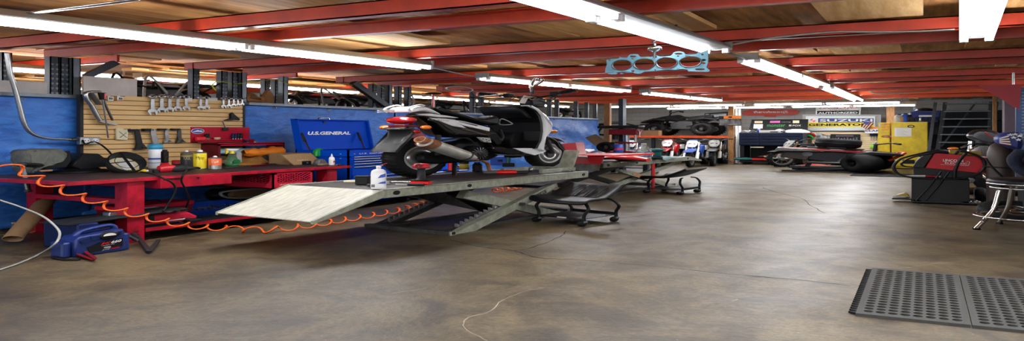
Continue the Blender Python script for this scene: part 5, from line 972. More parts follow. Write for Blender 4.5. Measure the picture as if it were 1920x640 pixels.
part(MB().prism(poly([(990, 228), (1020, 250), (1034, 285), (1014, 262)], LS), -LS-.004, -LS+.01, 'xz', bev=.002), 'fairing_groove', 'light_grey')
hk_ = (edge[3][0]-.1, edge[3][1]); part(MB().tube(crom([(hk_[0], .1, hk_[1]-.02), (hk_[0]-.05, .04, hk_[1]+.07), (hk_[0], -.03, hk_[1]-.02), (hk_[0]-.02, .03, hk_[1]-.04)], 4), .008, 6, closed=True), 'bag_hook', 'light_grey')
part(MB().tube([(S(745, 385)[0], -.12, S(745, 385)[1]), (S(772, 340)[0], -.12, S(772, 340)[1]), (S(755, 300)[0], -.12, S(755, 300)[1])], .014, 8), 'frame_tube', 'dark_grey')
c = S(1042, 312, .25)
for y in (-.25, .25): part(MB().ell((c[0], y, c[1]), (.04, .035, .032)), 'turn_signal', 'amber')
# front fork, fender
fc = Vector((1.6, 0, .285)); ft_ = S(975, 330, .05)
for y in (-.085, .085): part(MB().cyl((ft_[0], y, ft_[1]), (fc.x, y, fc.z), .024, n=12), 'fork_leg', 'dark_steel')
b = MB(); L = []
for k in range(13):
    t = math.radians(185-140*k/12); L.append([(1.6+.305*math.cos(t)+.012*math.cos(t)*e, y, .285+.305*math.sin(t)+.012*math.sin(t)*e) for y, e in ((-.075, -2), (-.06, 1), (0, 2.4), (.06, 1), (.075, -2), (.06, 0), (0, 1.4), (-.06, 0))])
b.loft(L); part(b, 'front_fender', 'black_plastic')
part(MB().tube(crom([(S(x, y, .1)[0], -.1, S(x, y, .1)[1]) for x, y in ((1010, 345), (1050, 365), (1075, 400), (1130, 440))], 4, False), [.026-.0015*k for k in range(13)], 8), 'fender_strut', 'black_plastic')
# stripped handlebar area
hb = (S(925, 150, 0)[0], S(925, 128, 0)[1]); hz = hb[1]
part(MB().prism([(hb[0]-.1, hz-.16), (hb[0]+.1, hz-.18), (hb[0]+.12, hz-.02), (hb[0], hz+.03), (hb[0]-.12, hz-.03)], -.07, .07, 'xz', bev=.025), 'headset', 'black_metal')
part(MB().tube(crom([(hb[0]-.1, -.42, hz+.1), (hb[0]-.02, -.25, hz+.06), (hb[0]+.03, 0, hz+.01), (hb[0]-.02, .25, hz+.06), (hb[0]-.1, .42, hz+.1)], 5, False), .016, 10), 'handlebar', 'black_metal')
for y in (-1, 1):
    part(MB().tube([(hb[0]-.06, y*.33, hz+.08), (hb[0]-.12, y*.47, hz+.11)], .027, 12), 'hand_grip', 'rubber'); part(MB().tube([(hb[0]+.0, y*.26, hz+.07), (hb[0]+.05, y*.32, hz+.08), (hb[0]-.03, y*.46, hz+.09)], .009, 8), 'brake_lever', 'dark_steel')
    part(MB().box(hb[0]-.05, hb[0]+.03, y*.24-.035, y*.24+.035, hz+.02, hz+.1, bev=.01), 'switch_block', 'black_plastic')
rw = random.Random(4)
for k in range(8):
    p = Vector((hb[0]-.1+.03*k, rw.uniform(-.2, .2), hz)); P = [p]
    for j in range(4): p = p+Vector((rw.uniform(-.1, .06), rw.uniform(-.1, .12), rw.uniform(-.07, .05))); P.append(p)
    part(MB().tube(crom(P, 4, False), .007, 6), 'wire', 'black_plastic' if k % 3 else 'rust')
part(MB().tube(crom([(hb[0]-.05, .3, hz+.05), (hb[0]-.15, .2, hz+.0), (hb[0]-.4, .2, hz-.03), (hb[0]-.6, .2, hz-.02)], 5, False), .012, 6), 'cable', 'black_plastic')
tgp = S(872, 135, .1); part(MB().prism([(tgp[0]-.06, tgp[1]-.07), (tgp[0]+.03, tgp[1]-.075), (tgp[0]+.09, tgp[1]+.06), (tgp[0]+.02, tgp[1]+.075)], -.105, -.1, 'xz'), 'paper_tag', 'paper')
# mirror loop at the rear, on its stalk
for (zx, zy, rx_) in ((530, 80, .16),):
    c = S(zx, zy, -.3); part(MB().tube([(c[0]+.17*math.cos(t*PI/12), .3, c[1]+.052*math.sin(t*PI/12)) for t in range(24)], .008, 6, closed=True), 'mirror_ring', 'light_grey'); part(MB().tube(crom([(c[0]+.15, .3, c[1]-.03), (c[0]+.23, .29, c[1]-.12), (hb[0]-.04, .3, hz+.08)], 4, False), .012, 8), 'mirror_stalk', 'dark_steel')
# hook strap from the light to the handlebar
tp = S(955, 35, -.0); cst = part(MB().tube([(hb[0]+.02, 0, hz+.08), (tp[0]-.06, 0, tp[1]-.13)], .008, 6), 'tie_wire', 'dark_grey')
# ================= things on the front lift =================
D1 = lambda x, y: at(x, y, Z=.728)
def ond(px, py, name, label, cat, parts, yaw=0, fn=None):
    a = (fn or D1)(px, py); r = thing(name, label, cat, a, yaw)
    for nm, m, f in parts: bb = MB(); f(bb); sc3(bb, (.78, .78, 1.12)).build(nm, m, r)
    return r
ond(710, 354, 'brake_cleaner_jug', 'white plastic jug with a blue label at the ramp end of the front lift', 'jug', [('jug', 'white_plastic', lambda b: b.loft([[(x*s_, y*s_, z) for x, y in [(.055*math.copysign(abs(math.cos(t*PI/10))**.6, math.cos(t*PI/10)), .04*math.copysign(abs(math.sin(t*PI/10))**.6, math.sin(t*PI/10))) for t in range(20)]] for s_, z in ((.95, 0), (1, .01), (1, .17), (.9, .2), (.6, .215), (.3, .22), (.28, .235))])),
    ('cap', 'white_paint', lambda b: b.cyl((0, 0, .233), (0, 0, .255), .02, n=14)), ('blue_label', 'blue_plastic', lambda b: b.prism([(.0, .06), (.058, .06), (.058, .09), (.02, .075)], -.042, -.038, 'xz').prism([(.0, .12), (.057, .135), (.057, .175), (.02, .155)], -.042, -.038, 'xz')), ('print', 'mid_grey', lambda b: b.box(-.045, -.02, -.0425, -.04, .02, .05)), ('straw', 'red_plastic', lambda b: b.tube([(0, 0, .25), (.03, 0, .27), (.06, 0, .285)], .004, 6))], .48)
ond(790, 346, 'work_light', 'red and black cordless work light standing on the front lift by the rear wheel', 'work light', [('battery_base', 'bright_red', lambda b: b.box(-.075, .075, -.06, .06, 0, .045, bev=.012)), ('foot', 'black_plastic', lambda b: b.box(-.08, .08, -.062, .062, .045, .06, bev=.008)), ('stem', 'dark_grey', lambda b: b.lathe([(.05, .06), (.034, .08), (.03, .17), (.036, .2)], n=14)), ('lamp_head', 'red_plastic', lambda b: b.lathe([(0, .195), (.07, .2), (.072, .225), (.05, .25), (0, .256)], n=20)), ('lens', 'dark_red', lambda b: b.cyl((0, -.071, .225), (0, -.05, .225), .03, n=12))], .3)
ond(765, 349, 'screwdriver', 'black handled screwdriver lying left of the cordless work light', 'screwdriver', [('handle', 'black_plastic', lambda b: b.cyl((0, 0, .016), (.13, 0, .016), .016, n=10)), ('shaft', 'steel', lambda b: b.cyl((-.1, 0, .016), (0, 0, .016), .006, n=6))], .2)
ond(727, 345, 'ratchet', 'chrome ratchet lying on the lift deck right of the white jug', 'ratchet', [('head', 'steel', lambda b: b.cyl((0, 0, 0), (0, 0, .035), .032, n=14)), ('handle', 'chrome', lambda b: b.cyl((.02, 0, .02), (.22, 0, .02), .013, n=10))], .5)
ond(695, 350, 'pliers', 'dark steel pliers lying on the lift deck left of the white jug', 'pliers', [('handle', 'dark_steel', lambda b: b.tube([(-.14, .03, .012), (-.05, .015, .014), (0, 0, .014)], .012, 6).tube([(-.14, -.03, .012), (-.05, -.015, .014), (0, 0, .014)], .012, 6)), ('jaw', 'dark_steel', lambda b: b.prism([(0, -.02), (.06, -.008), (.06, .008), (0, .02)], 0, .024, 'xy'))], 2.6)
ond(645, 343, 'chisel', 'pale handled chisel lying along the lift deck left end', 'chisel', [('handle', 'foam', lambda b: b.cyl((0, 0, .014), (.16, 0, .014), .014, n=10)), ('blade', 'dark_steel', lambda b: b.box(-.08, 0, -.01, .01, .01, .018))], .5)
ond(680, 346, 'black_box', 'small black box behind the white jug on the front lift', 'box', [('box', 'black_plastic', lambda b: b.box(-.05, .05, -.04, .04, 0, .09, bev=.006)), ('lid', 'dark_grey', lambda b: b.box(-.052, .052, -.042, .042, .09, .105, bev=.004))], .4)
ond(938, 327, 'air_ratchet', 'red and grey air ratchet lying on the front lift below the footboard', 'air tool', [('body', 'bright_red', lambda b: b.tube([(-.03, 0, .03), (.1, 0, .032), (.16, 0, .03)], [.03, .036, .026], 12)), ('handle', 'mid_grey', lambda b: b.tube([(-.16, 0, .025), (-.1, 0, .028), (-.03, 0, .03)], [.02, .024, .028], 10)), ('head', 'dark_grey', lambda b: b.tube([(.16, 0, .028), (.26, .02, .025)], [.024, .018], 10))], .45)
ond(895, 322, 'black_canister', 'short black ribbed canister on the lift deck beside the side stand', 'canister', [('body', 'black_plastic', lambda b: b.lathe([(0, 0), (.05, 0), (.055, .02), (.05, .04), (.055, .06), (.05, .08), (.055, .1), (.04, .13), (0, .13)], n=18)), ('cap', 'dark_grey', lambda b: b.cyl((0, 0, .13), (0, 0, .15), .03, n=12))])
ond(870, 318, 'green_jar', 'olive green jar standing on the lift deck behind the side stand', 'jar', [('jar', 'gold', lambda b: b.lathe([(0, 0), (.06, 0), (.06, .09), (.045, .1), (0, .1)], n=18)), ('lid', 'black_plastic', lambda b: b.cyl((0, 0, .1), (0, 0, .13), .055, n=16))])
ond(846, 322, 'bottle_jack', 'small red jack standing on the lift deck under the engine', 'jack', [('base', 'black_metal', lambda b: b.box(-.06, .06, -.06, .06, 0, .02, bev=.005)), ('body', 'red_plastic', lambda b: b.cyl((0, 0, .02), (0, 0, .15), .035, n=14)), ('ram', 'steel', lambda b: b.cyl((0, 0, .15), (0, 0, .19), .018, n=10)), ('pump', 'dark_steel', lambda b: b.tube([(.04, 0, .05), (.09, 0, .1)], .012, 8))])
ond(938, 310, 'blue_case', 'blue case on the lift deck behind the scooter footboard', 'case', [('case', 'blue_plastic', lambda b: b.box(-.12, .12, -.06, .06, 0, .17, bev=.012)), ('latch', 'black_plastic', lambda b: b.box(-.03, .03, -.068, -.058, .07, .11, bev=.003))], .5)
ond(962, 313, 'cordless_impact', 'black and teal cordless impact driver on the lift deck beside the front wheel', 'power tool', [('motor', 'black_plastic', lambda b: b.tube([(-.1, 0, .2), (0, 0, .205), (.1, 0, .2)], [.04, .048, .03], 12)), ('handle', 'teal', lambda b: b.tube([(-.05, 0, .18), (-.06, 0, .06)], [.03, .028], 10)), ('battery', 'black_plastic', lambda b: b.box(-.12, .02, -.05, .05, 0, .07, bev=.01)), ('anvil', 'dark_steel', lambda b: b.cyl((.1, 0, .2), (.15, 0, .2), .016, n=8))], .4)
ond(995, 322, 'socket', 'silver socket standing at the deck edge below the front wheel', 'socket', [('socket', 'steel', lambda b: b.lathe([(0, 0), (.022, 0), (.022, .06), (.015, .062), (.013, .04), (0, .04)], n=12))])
ond(1050, 322, 'extension_bar', 'steel extension bar lying beside the wheel chock', 'bar', [('bar', 'steel', lambda b: b.cyl((-.1, 0, .014), (.1, 0, .014), .01, n=8)), ('end', 'chrome', lambda b: b.cyl((.1, 0, .014), (.13, 0, .014), .014, n=8))], .7)
# ================= rolling stools =================
def stool(loc, yaw, label, w=.62, d=.46):
    r = thing('rolling_stool', label, 'stool', loc, yaw, 'rolling mechanic stools')
    def fn(u, v):
        x = (u-.5)*w*(1-.06*v); y = -d*.5+d*v
        e = abs(u-.5)*2; z = .395-.02*(1-e**4)*(1-v)+.012*e**6
        if v > .45: t = (v-.45)/.55; z += .19*t**1.35
        if v < .08: z -= .03*((.08-v)/.08)**2
        z += .012*(max(0, e-.86)/.14)
        return (x, y, z)
    b = MB(); b.grid(24, 22, fn, None, True, (0, 0, -.03)); st = b.build('seat', 'seat_vinyl', r)
    pb = MB(); 
    for k in range(3):
        u0 = .2+.2*k; P = [fn(u0+.02, .55), fn(u0+.18, .55), fn(u0+.16, .92), fn(u0+.04, .92)]; pb.tube([Vector(p)+Vector((0, -.004, .004)) for p in P], .005, 5, closed=True).nx()
    pb.build('seat_rib', 'dark_grey', st)
    fx, fy = .2, .19; hz = .37
    for sx in (-1, 1):
        for s_ in (-1, 1):
            P = crom([(sx*fx*.55, s_*fy*.75, hz), (sx*fx*.9, s_*fy*.85, hz-.02), (sx*(fx+.03), s_*fy*.95, .26), (sx*fx, s_*fy, .16), (sx*fx, s_*fy, .065)], 5, False)
            MB().tube(P, .014, 10).build('leg', 'black_metal', r)
            c = Vector((sx*fx, s_*fy, 0)); cs = MB(); cs.box(c.x-.022, c.x+.022, c.y-.03, c.y+.012, .05, .075, bev=.004); o = cs.build('caster', 'mid_grey', r)
            MB().lathe([(0, -.016), (.035, -.016), (.04, -.01), (.04, .01), (.035, .016), (0, .016)], (c.x, c.y-.025, .04), (1, 0, 0), 18).build('caster_wheel', 'rubber', o)
    MB().box(-fx, fx, -fy, fy, .1, .108).build('tray', 'dark_grey', r)
    b = MB(); b.box(-fx, fx, fy-.008, fy+.004, .1, .15); b.build('tray_lip', 'black_metal', r); MB().box(-fx, fx, -fy-.004, -fy+.008, .092, .112).build('tray_lip', 'black_metal', r)
    MB().box(-.03, .05, -fy-.006, -fy-.004, .095, .11).build('sticker', 'paper', r)
    return r
A = at(1024, 417, Z=0); Bq = at(1100, 426, Z=0); Cq = at(1141, 414, Z=0)
c_ = (A+Cq)/2; stool((c_.x, c_.y, 0), math.radians(-14), 'black rolling stool in front of the forward lift, its seat back turned away', .52)
A = at(1222, 363, Z=0); Cq = at(1305, 361, Z=0); c_ = (A+Cq)/2; stool((c_.x, c_.y, 0), math.radians(-100), 'black rolling stool beside the rear lift, its seat back to the right', .56, .5)
# ================= drainage mat =================
mx0, my0, mx1, my1 = -.21, 2.93, .84, 3.94
lo = ((mx0+mx1)/2, (my0+my1)/2, 0); r = thing('rubber_mat', 'black rubber drainage mat with round holes on the floor at right', 'mat', lo)
nm = 3; mw = (mx1-mx0)/nm
for k in range(nm):
    b = wmb(lo); nxh, nyh = 8, 20; x0 = mx0+k*mw; bx, by = .02, .03; cw, ch = (mw-2*bx)/nxh, (my1-my0-2*by)/nyh; H_ = .022
    b.box(x0+.002, x0+bx, my0, my1, 0, H_).box(x0+mw-bx, x0+mw-.002, my0, my1, 0, H_).box(x0+bx, x0+mw-bx, my0, my0+by, 0, H_).box(x0+bx, x0+mw-bx, my1-by, my1, 0, H_)
    for i in range(nxh):
        for j in range(nyh):
            cx, cy = x0+bx+cw*(i+.5), my0+by+ch*(j+.5); n8 = 12; rr_ = .41; g_ = .5 if j % 5 else .5
            O = []; I = []
            for t in range(n8):
                a_ = 2*PI*(t+.5)/n8; ca, sa = math.cos(a_), math.sin(a_); m_ = max(abs(ca), abs(sa)); O.append((cx+cw*.5*ca/m_, cy+ch*.5*sa/m_)); I.append((cx+cw*rr_*ca, cy+ch*rr_*.92*sa))
            vs = [(x, y, H_) for x, y in O]+[(x, y, H_) for x, y in I]+[(x, y, .002) for x, y in I]
            fs = [(t, (t+1) % n8, n8+(t+1) % n8, n8+t) for t in range(n8)]+[(n8+t, n8+(t+1) % n8, 2*n8+(t+1) % n8, 2*n8+t) for t in range(n8)]
            b.add(vs, fs)
    b.build('mat_section', 'mat_rubber', r) if MATS.setdefault('mat_rubber', mat('mat_rubber', '#3f3f3c', .7, 0, .25, 30)) else None
b = wmb(lo); poly_ = [(mx0, my0+.02)]
nt = 26
for k in range(nt):
    y = my0+.02+(my1-my0-.03)*k/nt; dy = (my1-my0-.03)/nt; poly_ += [(mx0, y), (mx0-.014, y+dy*.15), (mx0-.024, y+dy*.5), (mx0-.014, y+dy*.6), (mx0, y+dy*.75)]
poly_ += [(mx0, my1-.01), (mx0+.01, my1-.01), (mx0+.01, my0+.02)]
b.prism([(p[0], p[1]) for p in poly_], .001, .016, 'xy'); b.build('toothed_edge', 'rubber', r)
# ================= head gasket =================
gp = at(1232, 119, Y=3.9); gx0 = at(1138, 119, Y=3.9).x; gx1 = at(1330, 119, Y=3.9).x
def gz(px, py): p = at(px/8+1120, py/8+80, Y=3.92); return (p.x, p.z)
outl = [(140, 265), (190, 250), (320, 240), (335, 212), (360, 222), (450, 225), (495, 178), (610, 175), (640, 212), (800, 215), (850, 195), (875, 185), (925, 205), (960, 210), (1100, 200), (1150, 150), (1210, 132), (1300, 140), (1330, 180), (1490, 170), (1510, 145), (1560, 145), (1640, 115), (1660, 125), (1662, 300), (1640, 370), (1680, 410), (1662, 440), (1400, 432), (1365, 435), (1350, 405), (1230, 395), (1180, 410), (1060, 405), (870, 425), (700, 440), (650, 465), (560, 460), (510, 435), (420, 455), (395, 475), (280, 488), (180, 500), (130, 495), (125, 400), (150, 330)]
holes = [(375, 340, 145, 75), (710, 325, 155, 80), (1045, 305, 155, 80), (1400, 290, 160, 78)]
slots = [(540, 208, 50, 15), (1220, 168, 65, 15), (235, 465, 75, 12), (535, 428, 28, 14), (875, 212, 24, 20), (1540, 402, 80, 14), (1600, 262, 32, 18), (1600, 310, 28, 14), (185, 265, 18, 8), (535, 243, 18, 8), (1215, 203, 18, 9), (870, 412, 20, 10), (1215, 395, 20, 10), (985, 390, 30, 9), (1105, 385, 28, 9), (760, 403, 28, 8), (1340, 375, 30, 8), (1360, 203, 45, 8), (1010, 222, 40, 8), (370, 462, 24, 9), (1580, 182, 20, 10)]
lo = Vector((gp.x, 3.92, gz(900, 500)[1])); r = thing('head_gasket', 'light blue four-cylinder head gasket hanging by a wire from the ceiling light', 'gasket', lo)
bm = bmesh.new(); P2 = crom([Vector((*gz(*p), 0)) for p in outl], 2)
def loop(pts):
    vs = [bm.verts.new((p[0], p[1], 0)) for p in pts]
    return [bm.edges.new((vs[i], vs[(i+1) % len(vs)])) for i in range(len(vs))]
E_ = loop([(p.x, p.y) for p in P2])
for cx, cy, rx, ry in holes+slots:
    n = 28 if rx > 100 else 10; E_ += loop([gz(cx+rx*math.cos(2*PI*t/n), cy+ry*math.sin(2*PI*t/n)) for t in range(n)])
bmesh.ops.triangle_fill(bm, use_beauty=True, use_dissolve=False, edges=E_)
ext = bmesh.ops.extrude_face_region(bm, geom=bm.faces[:]); vv = [e for e in ext['geom'] if isinstance(e, bmesh.types.BMVert)]
for v in vv: v.co.z = .012
bm.verts.index_update(); b = wmb(lo); b.add([(v.co.x, 3.914+v.co.z, v.co.y) for v in bm.verts], [[v.index for v in f.verts] for f in bm.faces]); bm.free(); b.build('gasket_plate', 'gasket', r)
for cx, cy, rx, ry in holes:
    b = wmb(lo); b.tube([(gz(cx+rx*1.03*math.cos(2*PI*t/30), cy+ry*1.03*math.sin(2*PI*t/30))[0], 3.911, gz(cx, cy+ry*1.03*math.sin(2*PI*t/30))[1]) for t in range(30)], .004, 6, closed=True); b.build('fire_ring', 'dark_steel', r)
hk = gz(875, 215); tpx = at(1268, 42, Y=3.95)
b = wmb(lo); wp = [(hk[0], 3.9, hk[1]-.01), (hk[0], 3.9, hk[1]+.14), (hk[0]-.005, 3.9, at(1228, 78, Y=3.9).z), (at(1245, 68, Y=3.9).x, 3.9, at(1245, 68, Y=3.9).z), (at(1262, 57, Y=3.9).x, 3.9, at(1262, 57, Y=3.9).z), (at(1270, 48, Y=3.9).x, 3.88, at(1270, 48, Y=3.9).z), (at(1266, 42, Y=3.9).x, 3.88, min(2.62, at(1266, 42, Y=3.9).z))]
b.tube(crom(wp, 5, False), .008, 7); b.build('hanging_wire', 'dark_steel', r)
b = wmb(lo); kz = at(1229, 92, Y=3.9).z; b.lathe([(.0, -.03), (.022, -.025), (.04, .0), (.036, .025), (.012, .04)], (hk[0], 3.9, kz), (0, 0, 1), 16); b.build('hook_nut', 'chrome', r)
# conduit runs on the beams
def pipe(pts, r_, m, label, cat='conduit'):
    P = crom([Vector(p) for p in pts], 5, False); lo = Vector((P[0].x, P[0].y, min(p.z for p in P)-r_)); return wsolo(wmb(lo).tube(P, r_, 8), lo, 'conduit_hanging', m, label, cat)
pipe([at(1370, 84, Y=4.5), at(1440, 72, Y=4.48), at(1560, 60, Y=4.47), at(1640, 60, Y=4.47), at(1720, 59, Y=4.47), at(1790, 55, Y=4.47)], .012, 'steel', 'silver conduit crossing the red beam right of the gasket light')
pipe([at(1575, 170, Y=12.2), at(1620, 168, Y=12.2), at(1645, 175, Y=12.2), at(1700, 173, Y=12.2), at(1830, 163, Y=12.2)], .02, 'steel', 'thin conduit along the orange-lit beam at the back right')
pipe([at(40, 26, Z=2.6), at(110, 18, Z=2.62), at(235, 2, Z=2.63), at(258, -2, Z=2.66)], .014, 'steel', 'silver pipe end under the ceiling at the top left corner')
pipe([at(806, 126, Z=2.55), at(860, 138, Z=2.55), at(903, 146, Z=2.55)], .01, 'steel', 'thin conduit joining the two ceiling lights left of the scooter')
pipe([at(1368, 100, Z=2.53), at(1400, 113, Z=2.53)], .014, 'dark_steel', 'short dark conduit joining the gasket light to the one behind it')
lo = at(1008, 158, Y=6.35); c = lo; r = thing('chrome_hook', 'chrome lamp bracket hanging under the light above the scooter handlebar', 'bracket', (c.x, c.y, c.z-.12)); P = lambda x, y: at(x, y, Y=6.35); b = wmb((c.x, c.y, c.z-.12)); b.tube(crom([P(998, 172), P(996, 160), P(1002, 148), P(1012, 146), P(1018, 149), P(1012, 155), P(1004, 160)], 4, False), .022, 10); b.build('bracket', 'chrome', r)
b = wmb((c.x, c.y, c.z-.12)); b.tube([P(998, 172), P(993, 185), P(995, 192)], .008, 6); b.build('strap', 'dark_grey', r)
# ================= vehicles at the back =================
def kwheel(b_parent, c, R, w, rr, axis=(0, 1, 0), rim='mid_grey', knob=True, spokes=8, T=None):
    c = Vector(c); prof = [(rr+(R-rr)*max(0, math.sin(PI*i/9))**.55, -w/2*math.cos(PI*i/9)) for i in range(10)]
    b = MB(T); b.lathe(prof+[(rr-.01, w*.35), (rr-.01, -w*.35)], c, axis, 28, closed=True)
    if knob:
        a, e = b.frame(Vector(axis)); ax = Vector(axis).normalized()
        for k in range(22):
            t = 2*PI*k/22; d = a*math.cos(t)+e*math.sin(t); tg = -a*math.sin(t)+e*math.cos(t)
            for s_ in (-.3, 0, .3):
                p = c+d*(R-.012)+ax*w*s_; q_ = c+d*(R+.012)+ax*w*s_; b.bar(p, q_, w*.2, R*.09, up=tg)
    ty = b.build('tyre', 'rubber', b_parent)
    b = MB(T); b.lathe([(rr-.02, -w*.3), (rr+.005, -w*.36), (rr-.03, 0), (rr+.005, w*.36), (rr-.02, w*.3), (rr-.05, 0)], c, axis, 28, closed=True); a, e = b.frame(Vector(axis))
    b.cyl(c-Vector(axis)*w*.4, c+Vector(axis)*w*.4, rr*.28, n=12)
    for k in range(spokes): t = 2*PI*k/spokes; d = a*math.cos(t)+e*math.sin(t); b.cyl(c+d*rr*.2, c+d*(rr-.01), .008, n=5)
    b.build('rim', rim, b_parent); return ty
def dirt_bike(loc, yaw, col, plate, label, s=1., frame='dark_steel', num=None):
    r = thing('dirt_bike', label, 'dirt bike', loc, yaw); MT = Matrix.Scale(s, 4)
    def mb(): return MB(MT)
    class PP: pass
    def kw(c, R, w, rr):
        c = Vector(c)*s; kwheel(r, c, R*s, w*s, rr*s)
    kw((.72, 0, .35), .35, .09, .27); kw((-.72, 0, .33), .33, .12, .24)
    for y in (-.11, .11):
        mb().cyl((.72, y, .35), (.42, y, 1.05), .03, .026, 12).build('fork_leg', 'chrome', r); mb().cyl((.72, y*1.05, .35), (.6, y*1.05, .62), .036, n=12).build('fork_guard', plate, r)
    mb().prism([(.42, .76), (.62, .78), (.98, .66), (1.0, .63), (.7, .72), (.45, .71)], -.09, .09, 'xz', bev=.02).build('front_fender', col, r)
    b = mb(); b.loft([[(x+.02, -.095*w_, z), (x+.05, 0, z), (x+.02, .095*w_, z), (x-.01, .08*w_, z), (x+.02, 0, z), (x-.01, -.08*w_, z)] for x, w_, z in ((.60, .7, .84), (.56, 1.1, .95), (.5, 1.15, 1.05), (.45, .8, 1.12))]); pl = b.build('number_plate', plate, r)
    b = mb(); b.tube([(.57, -.06, .98), (.565, -.02, 1.0), (.575, .02, .96), (.57, .06, .99)], .018, 6); b.build('plate_graphic', 'black_plastic', pl)
    mb().tube(crom([(.32, -.32, 1.17), (.36, -.24, 1.17), (.4, -.1, 1.1), (.4, .1, 1.1), (.36, .24, 1.17), (.32, .32, 1.17)], 4, False), .014, 8).build('handlebar', 'dark_steel', r); mb().cyl((.4, -.09, 1.12), (.4, .09, 1.12), .03, n=10).build('bar_pad', col, r)
    for y in (-1, 1): mb().cyl((.35, y*.25, 1.17), (.32, y*.34, 1.17), .022, n=10).build('hand_grip', 'rubber', r)
    for y in (-1, 1): mb().prism([(.1, .92), (.35, .9), (.52, .72), (.42, .5), (.25, .6), (.05, .78)], y*.1, y*.16, 'xz', bev=.015).build('radiator_shroud', col, r)
    mb().prism([(-.05, .78), (.3, .82), (.36, .92), (.15, 1.0), (-.02, .95)], -.1, .1, 'xz', bev=.03).build('fuel_tank', col, r)
    mb().prism([(-.7, .9), (-.3, .88), (.1, .95), (.14, 1.0), (-.1, .98), (-.4, .96), (-.72, .98)], -.09, .09, 'xz', bev=.02).build('seat', 'seat_vinyl', r)
    mb().prism([(-1.1, .98), (-.7, .92), (-.4, .88), (-.42, .8), (-.72, .86), (-1.08, .95)], -.09, .09, 'xz', bev=.015).build('rear_fender', col, r)
    for y in (-1, 1): mb().prism([(-.6, .9), (-.15, .9), (-.1, .7), (-.5, .68)], y*.11, y*.14, 'xz', bev=.01).build('side_panel', plate, r)
    mb().prism([(-.22, .3), (.2, .28), (.28, .5), (.1, .76), (-.12, .74), (-.26, .5)], -.1, .1, 'xz', bev=.03).build('engine', 'dark_steel', r)
    mb().tube([(.42, 0, .98), (.25, 0, .32), (-.2, 0, .26), (-.28, 0, .6), (-.05, 0, .85), (.42, 0, .98)], .022, 8).build('frame', frame, r)
    for y in (-.09, .09): mb().bar((-.22, y, .36), (-.72, y, .33), .03, .055).build('swingarm', 'mid_grey', r)
    mb().tube(crom([(.15, .1, .6), (.28, .14, .42), (.1, .16, .34), (-.3, .15, .5), (-.6, .14, .74)], 4, False), .028, 8).build('exhaust', 'mid_grey', r)
    mb().bar((-.05, .13, .28), (-.15, .38, .012), .025, .025).build('side_stand', 'dark_steel', r)
    return r
for px, py, yaw, col, plate, lab in [(1262, 297, -1.5, 'bright_red', 'white_plastic', 'red and white dirt bike parked under the orange shelf, below the black quad'), (1308, 300, -1.5, 'blue_plastic', 'white_plastic', 'blue and white dirt bike parked under the right end of the orange shelf'), (1345, 301, -1.45, 'black_plastic', 'light_grey', 'black and pale dirt bike to the right of the blue one, under the orange shelf'), (1188, 294, -1.35, 'navy_plastic', 'white_plastic', 'dark blue dirt bike with a white tail under the left end of the orange shelf')]:
    a = at(px, py, Y={1262: 14.9, 1308: 14.3, 1345: 15.0, 1188: 13.9}[px]); a.z = 0; dirt_bike(a, yaw, col, plate, lab, .95)
